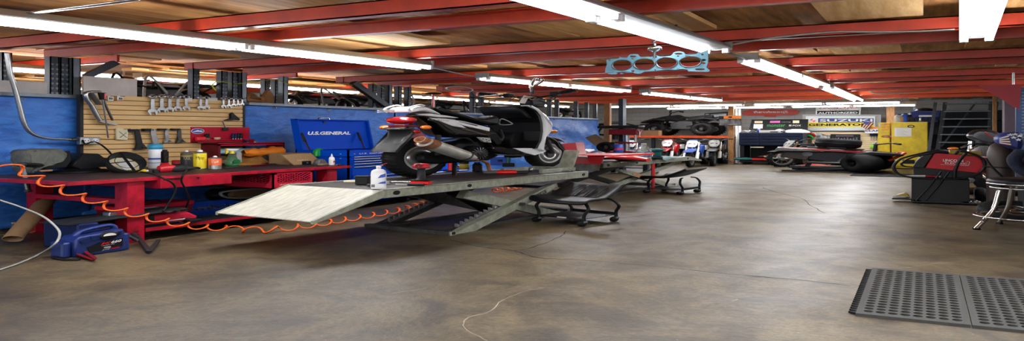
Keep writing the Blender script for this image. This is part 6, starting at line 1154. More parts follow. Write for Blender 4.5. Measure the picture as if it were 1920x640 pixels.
# ---- quad bikes ----
def quad(loc, yaw, body, label, seatm='seat_vinyl', tyres=(.3, .3), s=1., rack=True, wide=.46, zs=1.25):
    r = thing('quad_bike', label, 'quad bike', loc, yaw); MT = Matrix.Diagonal((s, s, s*zs, 1)); mb = lambda: MB(MT)
    for x, R, w in ((.62, tyres[0], .22), (-.62, tyres[1], .27)):
        for y in (-1, 1): kwheel(r, (x, y*wide, R), R, w, R*.55, rim='dark_steel', spokes=5, T=MT)
    for x, y in ((.62, -1), (.62, 1)): mb().bar((.45, y*.1, .4), (.62, y*wide*.8, .3), .04, .03).build('a_arm', 'dark_steel', r); mb().cyl((.5, y*.14, .78), (.6, y*wide*.7, .36), .035, n=10).build('shock', 'dark_grey', r)
    mb().cyl((-.62, -wide, tyres[1]), (-.62, wide, tyres[1]), .03, n=10).build('rear_axle', 'dark_steel', r); mb().bar((-.1, 0, .38), (-.62, 0, .32), .08, .06).build('swingarm', 'mid_grey', r)
    mb().prism([(-.3, .3), (.3, .28), (.36, .52), (.1, .68), (-.25, .64)], -.15, .15, 'xz', bev=.03).build('engine', 'dark_steel', r); mb().tube([(.6, 0, .45), (.3, 0, .26), (-.35, 0, .26), (-.5, 0, .6), (.1, 0, .72), (.55, 0, .72), (.6, 0, .45)], .022, 8).build('frame', 'dark_grey', r)
    mb().prism([(.1, .66), (.5, .66), (.95, .56), (1.05, .6), (.7, .82), (.35, .92), (.15, .86)], -.14, .14, 'xz', bev=.04).build('nose_cowl', body, r)
    for y in (-1, 1):
        mb().prism([(.3, .72), (.62, .78), (.98, .62), (.95, .56), (.62, .7), (.34, .64)], y*.14, y*(wide+.1), 'xz', bev=.02).build('front_fender', body, r); mb().prism([(-1.02, .72), (-.7, .82), (-.28, .74), (-.3, .66), (-.7, .72), (-1.0, .64)], y*.14, y*(wide+.12), 'xz', bev=.02).build('rear_fender', body, r)
        mb().box(-.3, .28, y*.2-.06, y*.2+.06, .29, .31).build('foot_peg', 'dark_steel', r); mb().ell((.98, y*.1, .64), (.05, .06, .04)).build('headlight', 'amber' if rack else 'light_grey', r)
    mb().prism([(-.75, .76), (-.2, .74), (.18, .8), (.2, .88), (-.15, .84), (-.5, .9), (-.78, .92)], -.13, .13, 'xz', bev=.03).build('seat', seatm, r); mb().prism([(.0, .68), (.3, .7), (.4, .9), (.15, .94), (.0, .84)], -.12, .12, 'xz', bev=.03).build('fuel_tank', body, r)
    mb().cyl((.5, 0, .6), (.36, 0, 1.05), .025, n=10).build('steering_stem', 'dark_grey', r); mb().tube(crom([(.22, -.4, 1.1), (.28, -.28, 1.12), (.36, -.1, 1.05), (.36, .1, 1.05), (.28, .28, 1.12), (.22, .4, 1.1)], 4, False), .016, 8).build('handlebar', 'black_metal', r)
    for y in (-1, 1): mb().cyl((.25, y*.32, 1.11), (.2, y*.44, 1.09), .026, n=10).build('hand_grip', 'rubber', r)
    mb().tube(crom([(.8, -.22, .5), (1.1, -.2, .5), (1.15, 0, .5), (1.1, .2, .5), (.8, .22, .5)], 4, False), .02, 8).build('front_bumper', 'dark_grey', r)
    mb().tube(crom([(-.1, .14, .4), (-.4, .18, .5), (-.8, .2, .72), (-1.05, .2, .78)], 4, False), [.03]*4+[.05]*9, 10).build('exhaust', 'dark_steel', r)
    if rack:
        mb().tube([(-.6, -.24, .98), (-1.25, -.24, 1.04), (-1.25, .24, 1.04), (-.6, .24, .98)], .014, 6, closed=True).build('rear_rack', 'dark_grey', r)
        for y in (-.12, 0, .12): mb().tube([(-.62, y, .985), (-1.25, y, 1.04)], .01, 6).build('rack_bar', 'dark_grey', r)
        for y in (-.2, .2): mb().tube([(-.6, y, .98), (-.55, y, .8)], .012, 6).build('rack_strut', 'dark_grey', r)
        mb().prism([(-1.1, .98), (-.75, .92), (-.8, .8), (-1.1, .86)], -.1, .1, 'xz', bev=.02).build('tail_box', 'dark_steel', r)
    return r
# orange storage shelf
SY = 15.3
s0, s1 = at(1178, 256, Y=SY), at(1368, 256, Y=SY); sz = (s0.z+s1.z)/2
r = thing('storage_shelf', 'long storage shelf with an orange front beam under the black quad bike', 'shelf', ((s0.x+s1.x)/2, SY+.7, 0)); B = lambda: wmb(((s0.x+s1.x)/2, SY+.7, 0))
B().box(s0.x, s1.x, SY, SY+.05, sz-.06, sz+.03).build('front_beam', 'lit_and_shelf_orange', r); B().box(s0.x, s1.x, SY+1.5, SY+1.55, sz-.06, sz+.03).build('rear_beam', 'lit_and_shelf_orange', r); B().box(s0.x, s1.x, SY+.05, SY+1.5, sz-.02, sz+.01).build('shelf_deck', 'wood', r)
for x in (s0.x+.06, s1.x-.06):
    for y in (SY+.03, SY+1.5): B().box(x-.04, x+.04, y-.03, y+.03, 0, sz-.06).build('leg', 'rack_black', r)
qa, qb = at(1231, 252, Y=SY+.35), at(1313, 252, Y=SY+.35); cx = (qa.x+qb.x)/2
quad((cx+.02, SY+.78, sz+.04), math.radians(176), 'black_plastic', 'black quad bike parked sideways on top of the orange shelf', tyres=(.29, .29), s=(qb.x-qa.x)/1.24*1.12)
ca = at(1186, 235, Y=SY+.5); 
r = thing('bare_frame', 'dark tangled motorcycle frame and parts at the left end of the orange shelf', 'motorcycle frame', (ca.x-.45, SY+.85, sz+.01)); rr0 = random.Random(9)
MB().tube(crom([(-.5, 0, .1), (-.3, 0, .55), (.1, 0, .62), (.5, 0, .4), (.6, 0, .05)], 4, False), .03, 8).build('main_tube', 'dark_grey', r); MB().torus((-.35, 0, .3), (0, 1, 0), .26, .04, 24, 8).build('wheel', 'rubber', r); MB().prism([(-.2, .05), (.3, .05), (.35, .3), (.0, .42), (-.2, .3)], -.12, .12, 'xz', bev=.03).build('engine', 'dark_steel', r); MB().tube(crom([(-.5, .1, .6), (-.1, .2, .7), (.3, .1, .5), (.5, -.1, .2)], 4, False), .018, 6).build('cable', 'black_plastic', r)
r = thing('cardboard_box', 'brown cardboard carton on the orange shelf below the tangled frame', 'box', (ca.x+.25, SY+.22, sz+.01)); MB().box(-.45, .45, -.12, .12, 0, .26, bev=.006).build('carton', 'brown_card', r); MB().box(-.451, .451, -.02, .02, 0, .262).build('tape_strip', 'card_tan', r)
def post(x0, x1, yb, m, label, z1=2.9, d=.1, Yp=None):
    a = at(x0, yb, Z=0) if Yp is None else at(x0, yb, Y=Yp); b_ = at(x1, yb, Y=a.y); r = thing('wooden_post', label, 'post', ((a.x+b_.x)/2, a.y, 0)); w = (b_.x-a.x)/2
    MB().box(-w, w, -d/2, d/2, 0, z1, bev=.006).build('timber', m, r); MB().box(-w-.02, w+.02, -d/2-.01, d/2+.01, 0, .02).build('base_plate', 'rack_grey', r); return r
post(1366, 1376, 303, 'wood_post', 'wooden post between the orange shelf and the black tool chest', Yp=15.2)
post(1134, 1145, 300, 'wood_post', 'pale wooden post behind the far end of the blue tarp', Yp=13.2)
post(1662, 1678, 316, 'wood_post', 'wooden post behind the yellow cabinet', Yp=15.9)
post(1861, 1869, 316, 'wood_post', 'narrow wooden post right of the steel ladder', Yp=13.4)
upright(1167, at(1167, 250, Y=11.4).x, 'black perforated rack post beside the drill press', w=.16, z1=2.58)
for px, lab in ((1381, 'left of the two white pipes beside the wooden post at the back'), (1387, 'right of the two white pipes beside the wooden post at the back')):
    a = at(px, 300, Y=15.9); r = thing('conduit_pipe', lab, 'pipe', (a.x, 15.9, 0)); MB().cyl((0, 0, 0), (0, 0, 2.58), .028, n=10).build('pipe', 'white_paint', r); MB().box(-.04, .04, .0, .05, 1.2, 1.3).build('clip', 'rack_grey', r)
# ---- drill press and the bench it stands on ----
DY = 10.9
b0, b1 = at(1120, 290, Y=DY), at(1216, 290, Y=DY); bz = .72; cxb = (b0.x+b1.x)/2
r = thing('side_bench', 'dark bench under the red drill press, mostly hidden by the rear lift', 'workbench', (cxb, DY+.3, 0)); hw = (b1.x-b0.x)/2
MB().box(-hw, hw, -.3, .3, bz-.05, bz, bev=.006).build('bench_top', 'dark_grey', r)
for x in (-hw+.06, hw-.06):
    for y in (-.24, .24): MB().box(x-.035, x+.035, y-.035, y+.035, 0, bz-.05).build('leg', 'black_metal', r)
MB().box(-hw+.05, hw-.05, -.25, .25, .2, .23).build('shelf', 'dark_grey', r)
pc = at(1175, 280, Y=DY+.3); r = thing('drill_press', 'red drill press with a long black belt cover at the back left', 'drill press', (pc.x, DY+.3, bz)); w = lambda px: at(px, 250, Y=DY+.3).x-pc.x; zz = lambda py: at(1175, py, Y=DY+.3).z-bz
MB().box(-.16, .16, -.2, .2, 0, .05, bev=.01).build('base', 'dark_red', r); MB().cyl((0, 0, .05), (0, 0, zz(241)), .045, n=16).build('column', 'steel', r); MB().box(w(1146), w(1200), -.13, .13, zz(253), zz(242), bev=.02).build('head', 'dark_red', r); MB().prism([(w(1127), zz(236)), (w(1203), zz(235)), (w(1203), zz(241)), (w(1127), zz(241))], -.16, .16, 'xz', bev=.02).build('belt_cover', 'black_metal', r)
MB().cyl((w(1155), -.02, zz(262)), (w(1155), -.02, zz(253)), .05, n=14).build('motor', 'black_metal', r); MB().cyl((w(1192), -.02, zz(265)), (w(1192), -.02, zz(252)), .02, n=10).build('spindle', 'steel', r); MB().box(-.14, .14, -.14, .14, zz(269), zz(266), bev=.006).build('table', 'dark_red', r)
for k in range(3): t = 2*PI*k/3+.5; MB().cyl((w(1199)+.02, -.05, zz(248)), (w(1199)+.02, -.05+.16*math.cos(t), zz(248)+.16*math.sin(t)), .01, n=8).build('feed_lever', 'steel', r)
def onb(px, name, label, cat, parts, dy=.1, z=None):
    a = at(px, 285, Y=DY+dy); r = thing(name, label, cat, (a.x, DY+dy, bz if z is None else z))
    for nm, m, f in parts: bb = MB(); f(bb); bb.build(nm, m, r)
onb(1146, 'fire_extinguisher', 'small red extinguisher on the dark bench left of the drill press column', 'extinguisher', [('bottle', 'bright_red', lambda b: b.lathe([(0, 0), (.06, 0), (.06, .24), (.03, .29), (0, .3)], n=16)), ('valve', 'black_plastic', lambda b: b.box(-.03, .05, -.015, .015, .29, .35)), ('label_band', 'white_paint', lambda b: b.lathe([(.061, .04), (.061, .1)], n=16))])
onb(1159, 'energy_can', 'blue and red printed can on the dark bench left of the drill press', 'can', [('can', 'blue_plastic', lambda b: b.lathe([(0, 0), (.075, 0), (.08, .02), (.08, .26), (.07, .28), (0, .28)], n=18)), ('red_band', 'red_plastic', lambda b: b.lathe([(.081, .09), (.081, .16)], n=18)), ('rim', 'steel', lambda b: b.torus((0, 0, .28), (0, 0, 1), .07, .006, 18, 6))])
onb(1136, 'loose_tyre', 'small black tyre standing on the dark bench at its left end', 'tyre', [('tyre', 'rubber', lambda b: b.torus((0, 0, .18), (.4, 1, 0), .12, .06, 24, 10)), ('tread_band', 'black_plastic', lambda b: b.torus((0, 0, .18), (.4, 1, 0), .172, .012, 24, 6))])
onb(1122, 'brown_panel', 'brown folded cardboard leaning at the left end of the dark bench', 'cardboard', [('sheet', 'brown_card', lambda b: b.prism([(-.22, .5), (-.05, .62), (.25, .2), (.2, .05), (.02, .1)], -.02, .02, 'xz')), ('fold', 'card_tan', lambda b: b.prism([(.02, .1), (.2, .05), (.2, 0), (.0, 0)], -.05, .05, 'xz'))], .35)
# ================= load on the rear lift =================
D2 = lambda x, y: at(x, y, Z=.756)
def on_l2(px, py, name, label, cat, parts, yaw=None): return ond(px, py, name, label, cat, parts, ly2 if yaw is None else yaw, D2)
ra = D2(1105, 309); k = Q1
def L2(px, py, off=.1): s_, z_ = onplane(px, py, Q1, Q1+A2, -off); return Vector((s_, z_-.756))
# big red boxy fairing: side visible x 1085-1130, y 287-308
lo = D2(1112, 309); lo = Vector((lo.x-.02, lo.y+.05, .756))
r = thing('red_fairing', 'deep red boxy motorcycle fairing at the near end of the rear lift', 'fairing', lo, 0)
W2 = lambda px, py, Y: at(px, py, Y=Y)
b = wmb(lo); Yf = lo.y; f = [W2(1098, 293, Yf), W2(1133, 292, Yf), W2(1126, 309, Yf), W2(1096, 308, Yf)]; b.prism([(p.x, max(p.z, .757)) for p in f], Yf, Yf+.02, 'xz'); b.build('front_panel', 'dark_red2', r) if MATS.setdefault('dark_red2', mat('dark_red2', '#a3121c', .3, coat=.4)) else None
b = wmb(lo); t = [W2(1080, 287, Yf+.05), W2(1142, 290, Yf+.1), W2(1146, 293, Yf), W2(1096, 294, Yf)]
b.hexa([(f[0].x-.25, Yf, f[0].z-.015), (f[1].x+.1, Yf, f[1].z-.02), (f[1].x+.3, Yf+.55, f[1].z+.0), (f[0].x-.2, Yf+.5, f[0].z+.0)], [(f[0].x-.25, Yf, f[0].z+.015), (f[1].x+.1, Yf, f[1].z+.01), (f[1].x+.3, Yf+.55, f[1].z+.03), (f[0].x-.2, Yf+.5, f[0].z+.03)]); b.build('top_panel', 'bright_red', r)
b = wmb(lo); b.prism([(f[0].x-.24, f[0].z), (f[0].x, f[0].z), (f[3].x, .76), (f[3].x-.1, .76)], Yf+.02, Yf+.05, 'xz', bev=.005); b.build('side_panel', 'dark_red2', r)
b = wmb(lo); p = W2(1090, 291, Yf-.01); b.cyl((p.x-.03, Yf+.0, p.z-.03), (p.x+.06, Yf+.0, p.z-.035), .02, n=10); b.build('turn_signal', 'light_grey', r)
b = wmb(lo); p = W2(1070, 276, Yf+.1); b.hexa([(p.x-.12, Yf+.1, .756), (p.x+.1, Yf+.1, .756), (p.x+.1, Yf+.3, .756), (p.x-.12, Yf+.3, .756)], [(p.x-.12, Yf+.1, p.z+.06), (p.x+.05, Yf+.1, p.z+.1), (p.x+.05, Yf+.3, p.z+.1), (p.x-.12, Yf+.3, p.z+.06)]); b.build('rear_block', 'dark_red2', r)
a = D2(1150, 303); r = thing('red_tail_fairing', 'bright red pointed motorcycle tail fairing lying on the rear lift', 'fairing', a, math.radians(-2))
b = MB(); L = []
for k in range(11):
    t = k/10; x = -.25+.62*t; w_ = .02+.19*math.sin(PI*(.12+.83*t))**.8; zc = .02+.1*(1-t)*t*2+.03; L.append([(x, w_*math.cos(j*PI/6), zc+.055*(.6+.4*math.sin(PI*t))*math.sin(j*PI/6)) for j in range(12)])
b.loft(L); b.build('shell', 'bright_red', r); MB().prism([(-.1, .1), (.15, .125), (.3, .09), (.15, .1)], -.02, .02, 'xz').build('ridge', 'dark_red2', r)
on_l2(1182, 302, 'seat_cover', 'black rounded seat lying on the rear lift right of the red tail fairing', 'seat', [('cushion', 'seat_vinyl', lambda b: b.ell((0, 0, .05), (.28, .2, .075), 20, 10)), ('base', 'black_plastic', lambda b: b.ell((0, 0, .02), (.25, .18, .02), 18, 6))])
on_l2(1207, 300, 'water_jug', 'clear ribbed water jug on the rear lift', 'jug', [('jug', 'clear_jug', lambda b: b.lathe([(0, 0), (.11, 0), (.115, .02), (.105, .07), (.115, .12), (.105, .17), (.11, .2), (.07, .27), (.035, .3), (.035, .33), (0, .33)], n=22)), ('cap', 'light_grey', lambda b: b.cyl((0, 0, .325), (0, 0, .355), .038, n=14)), ('liquid', 'cream', lambda b: b.lathe([(0, .004), (.1, .004), (.1, .06), (0, .06)], n=18))])
on_l2(1232, 299, 'buffer_tool', 'dark teal polisher with a wide head standing on the rear lift', 'power tool', [('body', 'teal', lambda b: b.lathe([(0, .06), (.06, .06), (.055, .14), (.09, .19), (.12, .2), (.12, .23), (0, .24)], n=20)), ('handle', 'teal', lambda b: b.tube([(-.05, 0, .21), (-.2, 0, .22), (-.26, 0, .2)], [.03, .026, .02], 10)), ('foot', 'black_plastic', lambda b: b.lathe([(0, 0), (.08, 0), (.08, .06), (0, .06)], n=18)), ('fitting', 'chrome', lambda b: b.cyl((.05, 0, .12), (.11, 0, .12), .02, n=10))])
a = D2(1257, 297); r = thing('blue_rag', 'pale blue rag draped over the edge of the rear lift', 'rag', (a.x, a.y, a.z)); 
b = MB(Matrix.Rotation(ly2, 4, 'Z')); b.grid(14, 10, lambda u, v: ((u-.5)*.45+.03*math.sin(v*6), .16-.22*v if v < .75 else -.005-.012*(v-.75)+.0, .02+.02*math.sin(u*9+v*5) if v < .75 else .02-.2*(v-.75)*(1+.4*math.sin(u*7))), None, True, (0, 0, .006)); b.build('cloth', 'rag', r)
MB(Matrix.Rotation(ly2, 4, 'Z')).tube([(-.2, .16, .03), (-.05, .2, .05), (.1, .18, .04)], [.03, .045, .03], 8).build('fold', 'rag', r)
on_l2(1090, 301, 'motor_part', 'jumbled grey motor part behind the red fairing on the rear lift', 'engine part', [('casting', 'mid_grey', lambda b: b.prism([(-.15, 0), (.15, 0), (.12, .16), (0, .22), (-.12, .14)], -.08, .08, 'xz', bev=.02)), ('bolt_head', 'steel', lambda b: b.cyl((0, -.08, .1), (0, -.1, .1), .04, n=12))])
on_l2(1085, 297, 'plastic_bodywork', 'white and red plastic panel lying at the far side of the rear lift', 'panel', [('panel', 'white_plastic', lambda b: b.prism([(-.3, .16), (.25, .2), (.3, .17), (.0, .12)], -.12, .12, 'xz', bev=.01)), ('red_patch', 'bright_red', lambda b: b.prism([(-.1, .05), (.2, .06), (.22, .14), (-.06, .12)], -.1, -.02, 'xz', bev=.01)), ('stand', 'black_plastic', lambda b: b.box(-.2, .2, -.08, .08, 0, .06))])
on_l2(1120, 296, 'grey_gearcase', 'grey gear case with a round cover between the white panel and the red tail fairing', 'engine part', [('case', 'dark_steel', lambda b: b.ell((0, 0, .08), (.14, .1, .08), 16, 8)), ('cover', 'light_grey', lambda b: b.cyl((.0, -.1, .08), (0, -.12, .08), .05, n=16))])
on_l2(1172, 297, 'coiled_cable', 'black coil of cable at the far side of the rear lift', 'cable', [('loop', 'black_plastic', lambda b: b.torus((0, 0, .02), (0, 0, 1), .12, .018, 20, 6)), ('second_loop', 'black_plastic', lambda b: b.torus((.02, .01, .05), (.1, 0, 1), .11, .018, 20, 6))])
on_l2(1185, 304, 'thin_rod', 'thin steel rod lying along the near edge of the rear lift', 'rod', [('rod', 'steel', lambda b: b.cyl((-.35, 0, .01), (.2, 0, .01), .008, n=8)), ('knob', 'dark_grey', lambda b: b.cyl((.2, 0, .012), (.26, 0, .012), .014, n=8))])
on_l2(1207, 303, 'black_gloves', 'dark crumpled gloves below the water jug on the rear lift', 'glove', [('palm', 'black_plastic', lambda b: b.ell((0, 0, .025), (.12, .06, .03), 14, 8)), ('fingers', 'dark_grey', lambda b: b.tube([(.1, 0, .025), (.17, .01, .02), (.2, .02, .015)], [.02, .018, .012], 8))])
# ================= back wall =================
# black tool chest with open lid
TY = 15.2
c0, c1 = at(1385, 300, Y=TY), at(1505, 300, Y=TY); cx = (c0.x+c1.x)/2; w = (c1.x-c0.x)/2; zf = lambda py: at(1445, py, Y=TY).z
r = thing('black_tool_chest', 'wide black tool chest with an open stickered lid on a stand', 'tool chest', (cx, TY+.35, 0)); z0, z1 = zf(273), zf(249)
MB().box(-w, w, -.33, .35, z0, z1, bev=.01).build('body', 'chest_navy', r)
nz = 4; split = -w+.9*w*.75
for k in range(nz):
    za = z0+.03+(z1-z0-.05)*k/nz; zb = z0+.03+(z1-z0-.05)*(k+1)/nz-.012
    for xa, xb in ((-w+.03, split-.01), (split+.01, w-.03)): d_ = MB().box(xa, xb, -.345, -.33, za, zb, bev=.004).build('drawer', 'chest_navy', r); MB().box(xa+.03, xb-.03, -.36, -.345, zb-.02, zb-.006).build('handle', 'black_metal', d_)
zl = zf(223); lid = MB().hexa([(-w+.05, .3, z1-.0), (w-.0, .3, z1), (w-.0, .35, z1), (-w+.05, .35, z1)], [(-w+.1, .42, zl), (w, .42, zl), (w, .47, zl), (-w+.1, .47, zl)]).build('lid', 'black_metal', r)
lp = lambda px, py: (at(px, py, Y=TY+.7).x-cx, at(px, py, Y=TY+.7).z)
def sticker(pxs, pys, m, name='sticker', txt=None):
    (xa, za), (xb, zb) = lp(pxs[0], pys[1]), lp(pxs[1], pys[0]); yy = lambda z: .3+.12*(z-z1)/(zl-z1)-.006
    b = MB()
    if txt: b.text(txt, (xa, yy(za), za), (1, 0, 0), (0, .12/(zl-z1)*1, 1), xb-xa, zb-za, shear=.1)
    else: b.hexa([(xa, yy(za), za), (xb, yy(za), za), (xb, yy(za)+.003, za), (xa, yy(za)+.003, za)], [(xa, yy(zb), zb), (xb, yy(zb), zb), (xb, yy(zb)+.003, zb), (xa, yy(zb)+.003, zb)])
    b.build(name, m, lid)
sticker((1414, 1429), (227, 231), 'cream'); sticker((1413, 1430), (233, 241), 'white_paint'); sticker((1443, 1462), (226.5, 230.5), 'pink_s') if MATS.setdefault('pink_s', mat('pink_s', '#c05a9a', .5)) else None
sticker((1438, 1472), (233, 238), 'green', 'sticker', 'monster'); sticker((1486, 1502), (234, 237), 'white_paint', 'sticker', 'FOX'); sticker((1465, 1482), (228, 230), 'light_grey', 'sticker', 'racing'); sticker((1486, 1498), (226, 231), 'foam'); sticker((1479, 1484), (234, 237), 'light_grey')
sv = MB()
for sx in (-1, 1): MB().box(sx*w-.05*sx-.04, sx*w-.05*sx+.04, -.28, .3, 0.1, z0).build('stand_leg', 'black_metal', r)
MB().box(-w, w, -.3, .32, .1, .16).build('stand_base', 'black_metal', r); MB().box(-w+.1, w-.1, .3, .32, .16, z0).build('stand_back', 'dark_grey', r)
for sx in (-1, 1):
    for y in (-.2, .22): MB().cyl((sx*(w-.1), y-.02, .05), (sx*(w-.1), y+.02, .05), .05, n=14).build('caster', 'rubber', r)
MB().box(-w*.62, -w*.2, -.36, -.3, z0-.1, z0-.06).build('pull_tray', 'foam', r)
def onc(px, name, label, cat, parts, dy=-.1, z=None):
    a = at(px, 250, Y=TY+.35+dy); rr_ = thing(name, label, cat, (a.x, TY+.35+dy, z1 if z is None else z))
    for nm, m, f in parts: bb = MB(); f(bb); bb.build(nm, m, rr_)
onc(1494, 'white_rag', 'heap of white rags on the right end of the black tool chest', 'rag', [('heap', 'rag_white', lambda b: b.loft([[(.24*s_*math.cos(t*PI/8)*(1+.12*math.sin(3*t)), .14*s_*math.sin(t*PI/8), z) for t in range(16)] for s_, z in ((1, 0), (.95, .05), (.7, .11), (.3, .15))])), ('fold', 'paper', lambda b: b.tube([(-.3, 0, .03), (-.1, -.06, .08), (.15, -.06, .09)], [.02, .03, .02], 8))]) if MATS.setdefault('rag_white', mat('rag_white', '#d2d8de', .9, 0, .1, 10)) else None
onc(1445, 'white_box', 'flat white box on the middle of the black tool chest', 'box', [('box', 'paper', lambda b: b.box(-.2, .2, -.08, .08, 0, .1, bev=.006)), ('print', 'dark_grey', lambda b: b.box(-.0, .15, -.082, -.08, .02, .05))], -.2)
onc(1423, 'blue_can', 'blue spray can on the left part of the black tool chest', 'can', [('can', 'blue_plastic', lambda b: b.lathe([(0, 0), (.035, 0), (.035, .13), (.02, .15), (0, .15)], n=14)), ('cap', 'white_plastic', lambda b: b.cyl((0, 0, .15), (0, 0, .18), .025, n=12))], -.2)
onc(1463, 'chrome_cup', 'chrome headlamp shell on the black tool chest left of the white rags', 'lamp part', [('shell', 'chrome', lambda b: b.ell((0, 0, .08), (.1, .08, .08), 16, 10)), ('rim', 'light_grey', lambda b: b.torus((0, -.05, .08), (0, 1, 0), .075, .012, 18, 6))], -.2)
for i, (px, m) in enumerate(((1395, 'light_grey'), (1403, 'white_paint'), (1411, 'dark_steel'), (1432, 'mid_grey'))): onc(px, 'tool_bit', '%s tool on the left of the black chest top, %s from the left' % (['grey', 'white', 'dark', 'grey round'][i], ORD[i]), 'hand tool', [('body', m, lambda b: b.prism([(-.07, 0), (.07, 0), (.03, .1), (-.05, .07)], -.04, .04, 'xz', bev=.01)), ('tip', 'steel', lambda b: b.cyl((.04, 0, .04), (.12, 0, .05), .012, n=8))], -.2)
# items under the chest
for px, name, label, cat, parts in [
    (1430, 'scooter_deck', 'red and grey floor jack lying on the base below the black tool chest', 'jack', [('body', 'bright_red', lambda b: b.prism([(-.2, .03), (.25, .03), (.3, .1), (.1, .14), (-.18, .12)], -.08, .08, 'xz', bev=.02)), ('handle', 'mid_grey', lambda b: b.cyl((-.7, 0, .1), (-.2, 0, .09), .025, n=10))]),
    (1456, 'motocross_helmet', 'black helmet with orange and white graphics below the black tool chest', 'helmet', [('shell', 'black_plastic', lambda b: b.ell((0, 0, .16), (.24, .18, .16), 20, 12)), ('visor', 'rust', lambda b: b.prism([(-.32, .2), (.0, .3), (.2, .26), (-.05, .22)], -.14, .14, 'xz', bev=.01)), ('chin_bar', 'rust', lambda b: b.prism([(.1, .12), (.32, .16), (.34, .06), (.12, .02)], -.12, .12, 'xz', bev=.02)), ('stripe', 'cream', lambda b: b.tube([(-.2, -.15, .2), (0, -.185, .14), (.25, -.13, .12)], .02, 6))]),
    (1398, 'teal_pump', 'teal pump lying at the left of the base below the black tool chest', 'pump', [('body', 'teal', lambda b: b.tube([(-.25, 0, .07), (0, 0, .08), (.2, 0, .07)], [.05, .07, .04], 12)), ('pipe', 'mid_grey', lambda b: b.cyl((.2, 0, .07), (.4, 0, .07), .02, n=8))])]:
    a = at(px, 300, Y=TY+.1); rr_ = thing(name, label, cat, (a.x, TY+.1, .16))
    for nm, m, f in parts: bb = MB(); f(bb); bb.build(nm, m, rr_)
# oval red sign (its script faces the wall and reads backwards, as in the photo)
WY = YB-.03
def wallpoly(pts, y, m, name, parent, lo, d=.015): return wmb(lo).prism([(at(x, yy, Y=y).x, at(x, yy, Y=y).z) for x, yy in pts], y-d, y, 'xz', m).build(name, m, parent)
lo = at(1445, 222, Y=WY); r = thing('oval_sign', 'long rounded red wall sign with white script over the black tool chest', 'sign', lo)
ov = [(1392, 213), (1395, 208), (1405, 206), (1440, 205), (1480, 205), (1494, 206), (1499, 209.5), (1496, 214), (1485, 216), (1456, 217), (1454, 219), (1434, 219), (1432, 217), (1402, 217), (1394, 216)]
wallpoly(ov, WY, 'red_sign', 'panel', r, lo, .04)
a, b_ = at(1412, 213.5, Y=WY-.045), at(1478, 207.5, Y=WY-.045); tb = wmb(lo); tb.text('Speedcraft', (b_.x, WY-.043, a.z), (-1, 0, 0), (0, 0, 1), b_.x-a.x, b_.z-a.z, shear=.2, bold=.02); tb.build('lettering', 'white_paint', r)
# poster board hung by the wooden post
lo = at(1369, 236, Y=14.9); r = thing('hanging_picture_board', 'board with an orange top and a black and white picture on the wooden post', 'picture', lo)
wallpoly([(1348, 218), (1390, 218), (1390, 236), (1348, 236)], 14.9, 'black_plastic', 'backing', r, lo, .02)
wallpoly([(1357, 217), (1390, 217), (1390, 223), (1357, 223)], 14.878, 'orange', 'orange_header', r, lo, .004); wallpoly([(1349, 224), (1389, 224), (1389, 235), (1349, 235)], 14.878, 'photo_print', 'picture', r, lo, .004) if MATS.setdefault('photo_print', mat('photo_print', '#7a7a7a', .5, 0, 0, 9, '#1c1c1e')) else None
wallpoly([(1364, 220), (1367, 218.5), (1372, 218.5), (1374, 220), (1370, 221.5)], 14.872, 'black_plastic', 'badge', r, lo, .004)
# signs
WY2 = 16.4
lo = at(1577, 247, Y=WY2); r = thing('generator_sign', 'white lightbox sign reading SUZUKI GENERATORS on the back wall', 'sign', lo)
wallpoly([(1505, 215), (1652, 215), (1652, 246), (1510, 247)], WY2+.1, 'light_grey', 'casing', r, lo, .08)
wallpoly([(1511, 218), (1641, 218), (1641, 245), (1511, 245)], WY2, 'sign_face', 'face', r, lo, .02) if MATS.setdefault('sign_face', mat('sign_face', '#d3dcdc', .4)) else None
fy = WY2-.022
wallpoly([(1515, 222), (1638, 222), (1638, 230), (1515, 230)], fy, 'white_paint', 'white_band', r, lo, .002); wallpoly([(1534, 222), (1638, 222), (1638, 230), (1534, 230)], fy-.002, 'sign_navy', 'navy_band', r, lo, .002) if MATS.setdefault('sign_navy', mat('sign_navy', '#24357a', .5)) else None
wallpoly([(1513, 230), (1638, 230), (1638, 238.5), (1513, 238.5)], fy, 'yellow', 'yellow_band', r, lo, .002)
def walltext(t, x0, x1, y0, y1, y, m, parent, lo, bold=.02, shear=0, name='lettering'):
    a, b_ = at(x0, y1, Y=y), at(x1, y0, Y=y); wmb(lo).text(t, (a.x, y, a.z), (1, 0, 0), (0, 0, 1), b_.x-a.x, b_.z-a.z, bold=bold, shear=shear).build(name, m, parent)
walltext('SUZUKI', 1537, 1636, 223, 229, fy-.006, 'white_paint', r, lo); walltext('GENERATORS', 1516, 1635, 231.5, 236.5, fy-.004, 'black_plastic', r, lo, .045)
wallpoly([(1518, 225), (1523, 222.6), (1525, 223.2), (1522.5, 225), (1528, 226), (1531, 226.2), (1526, 229), (1523, 228.2), (1526, 226.6), (1521, 226)], fy-.003, 'bright_red', 'emblem', r, lo, .002)
lo = at(1572, 215, Y=WY2+.05); r = thing('dealer_sign', 'white and black sign with red slanted letters above the generator sign', 'sign', lo)
wallpoly([(1530, 200), (1615, 197), (1613, 215), (1530, 215)], WY2+.05, 'white_paint', 'panel', r, lo, .02); wallpoly([(1532, 208), (1611, 207), (1610, 214.5), (1532, 214.5)], WY2+.028, 'dark_grey', 'black_band', r, lo, .002)
walltext('UNIMOTO', 1536, 1608, 200.5, 204.5, WY2+.024, 'bright_red', r, lo, shear=.4); walltext('AUTHORIZED', 1534, 1608, 209.5, 214, WY2+.022, 'white_paint', r, lo, .03); walltext('THE FIRST', 1555, 1592, 205.5, 207.2, WY2+.024, 'black_plastic', r, lo)
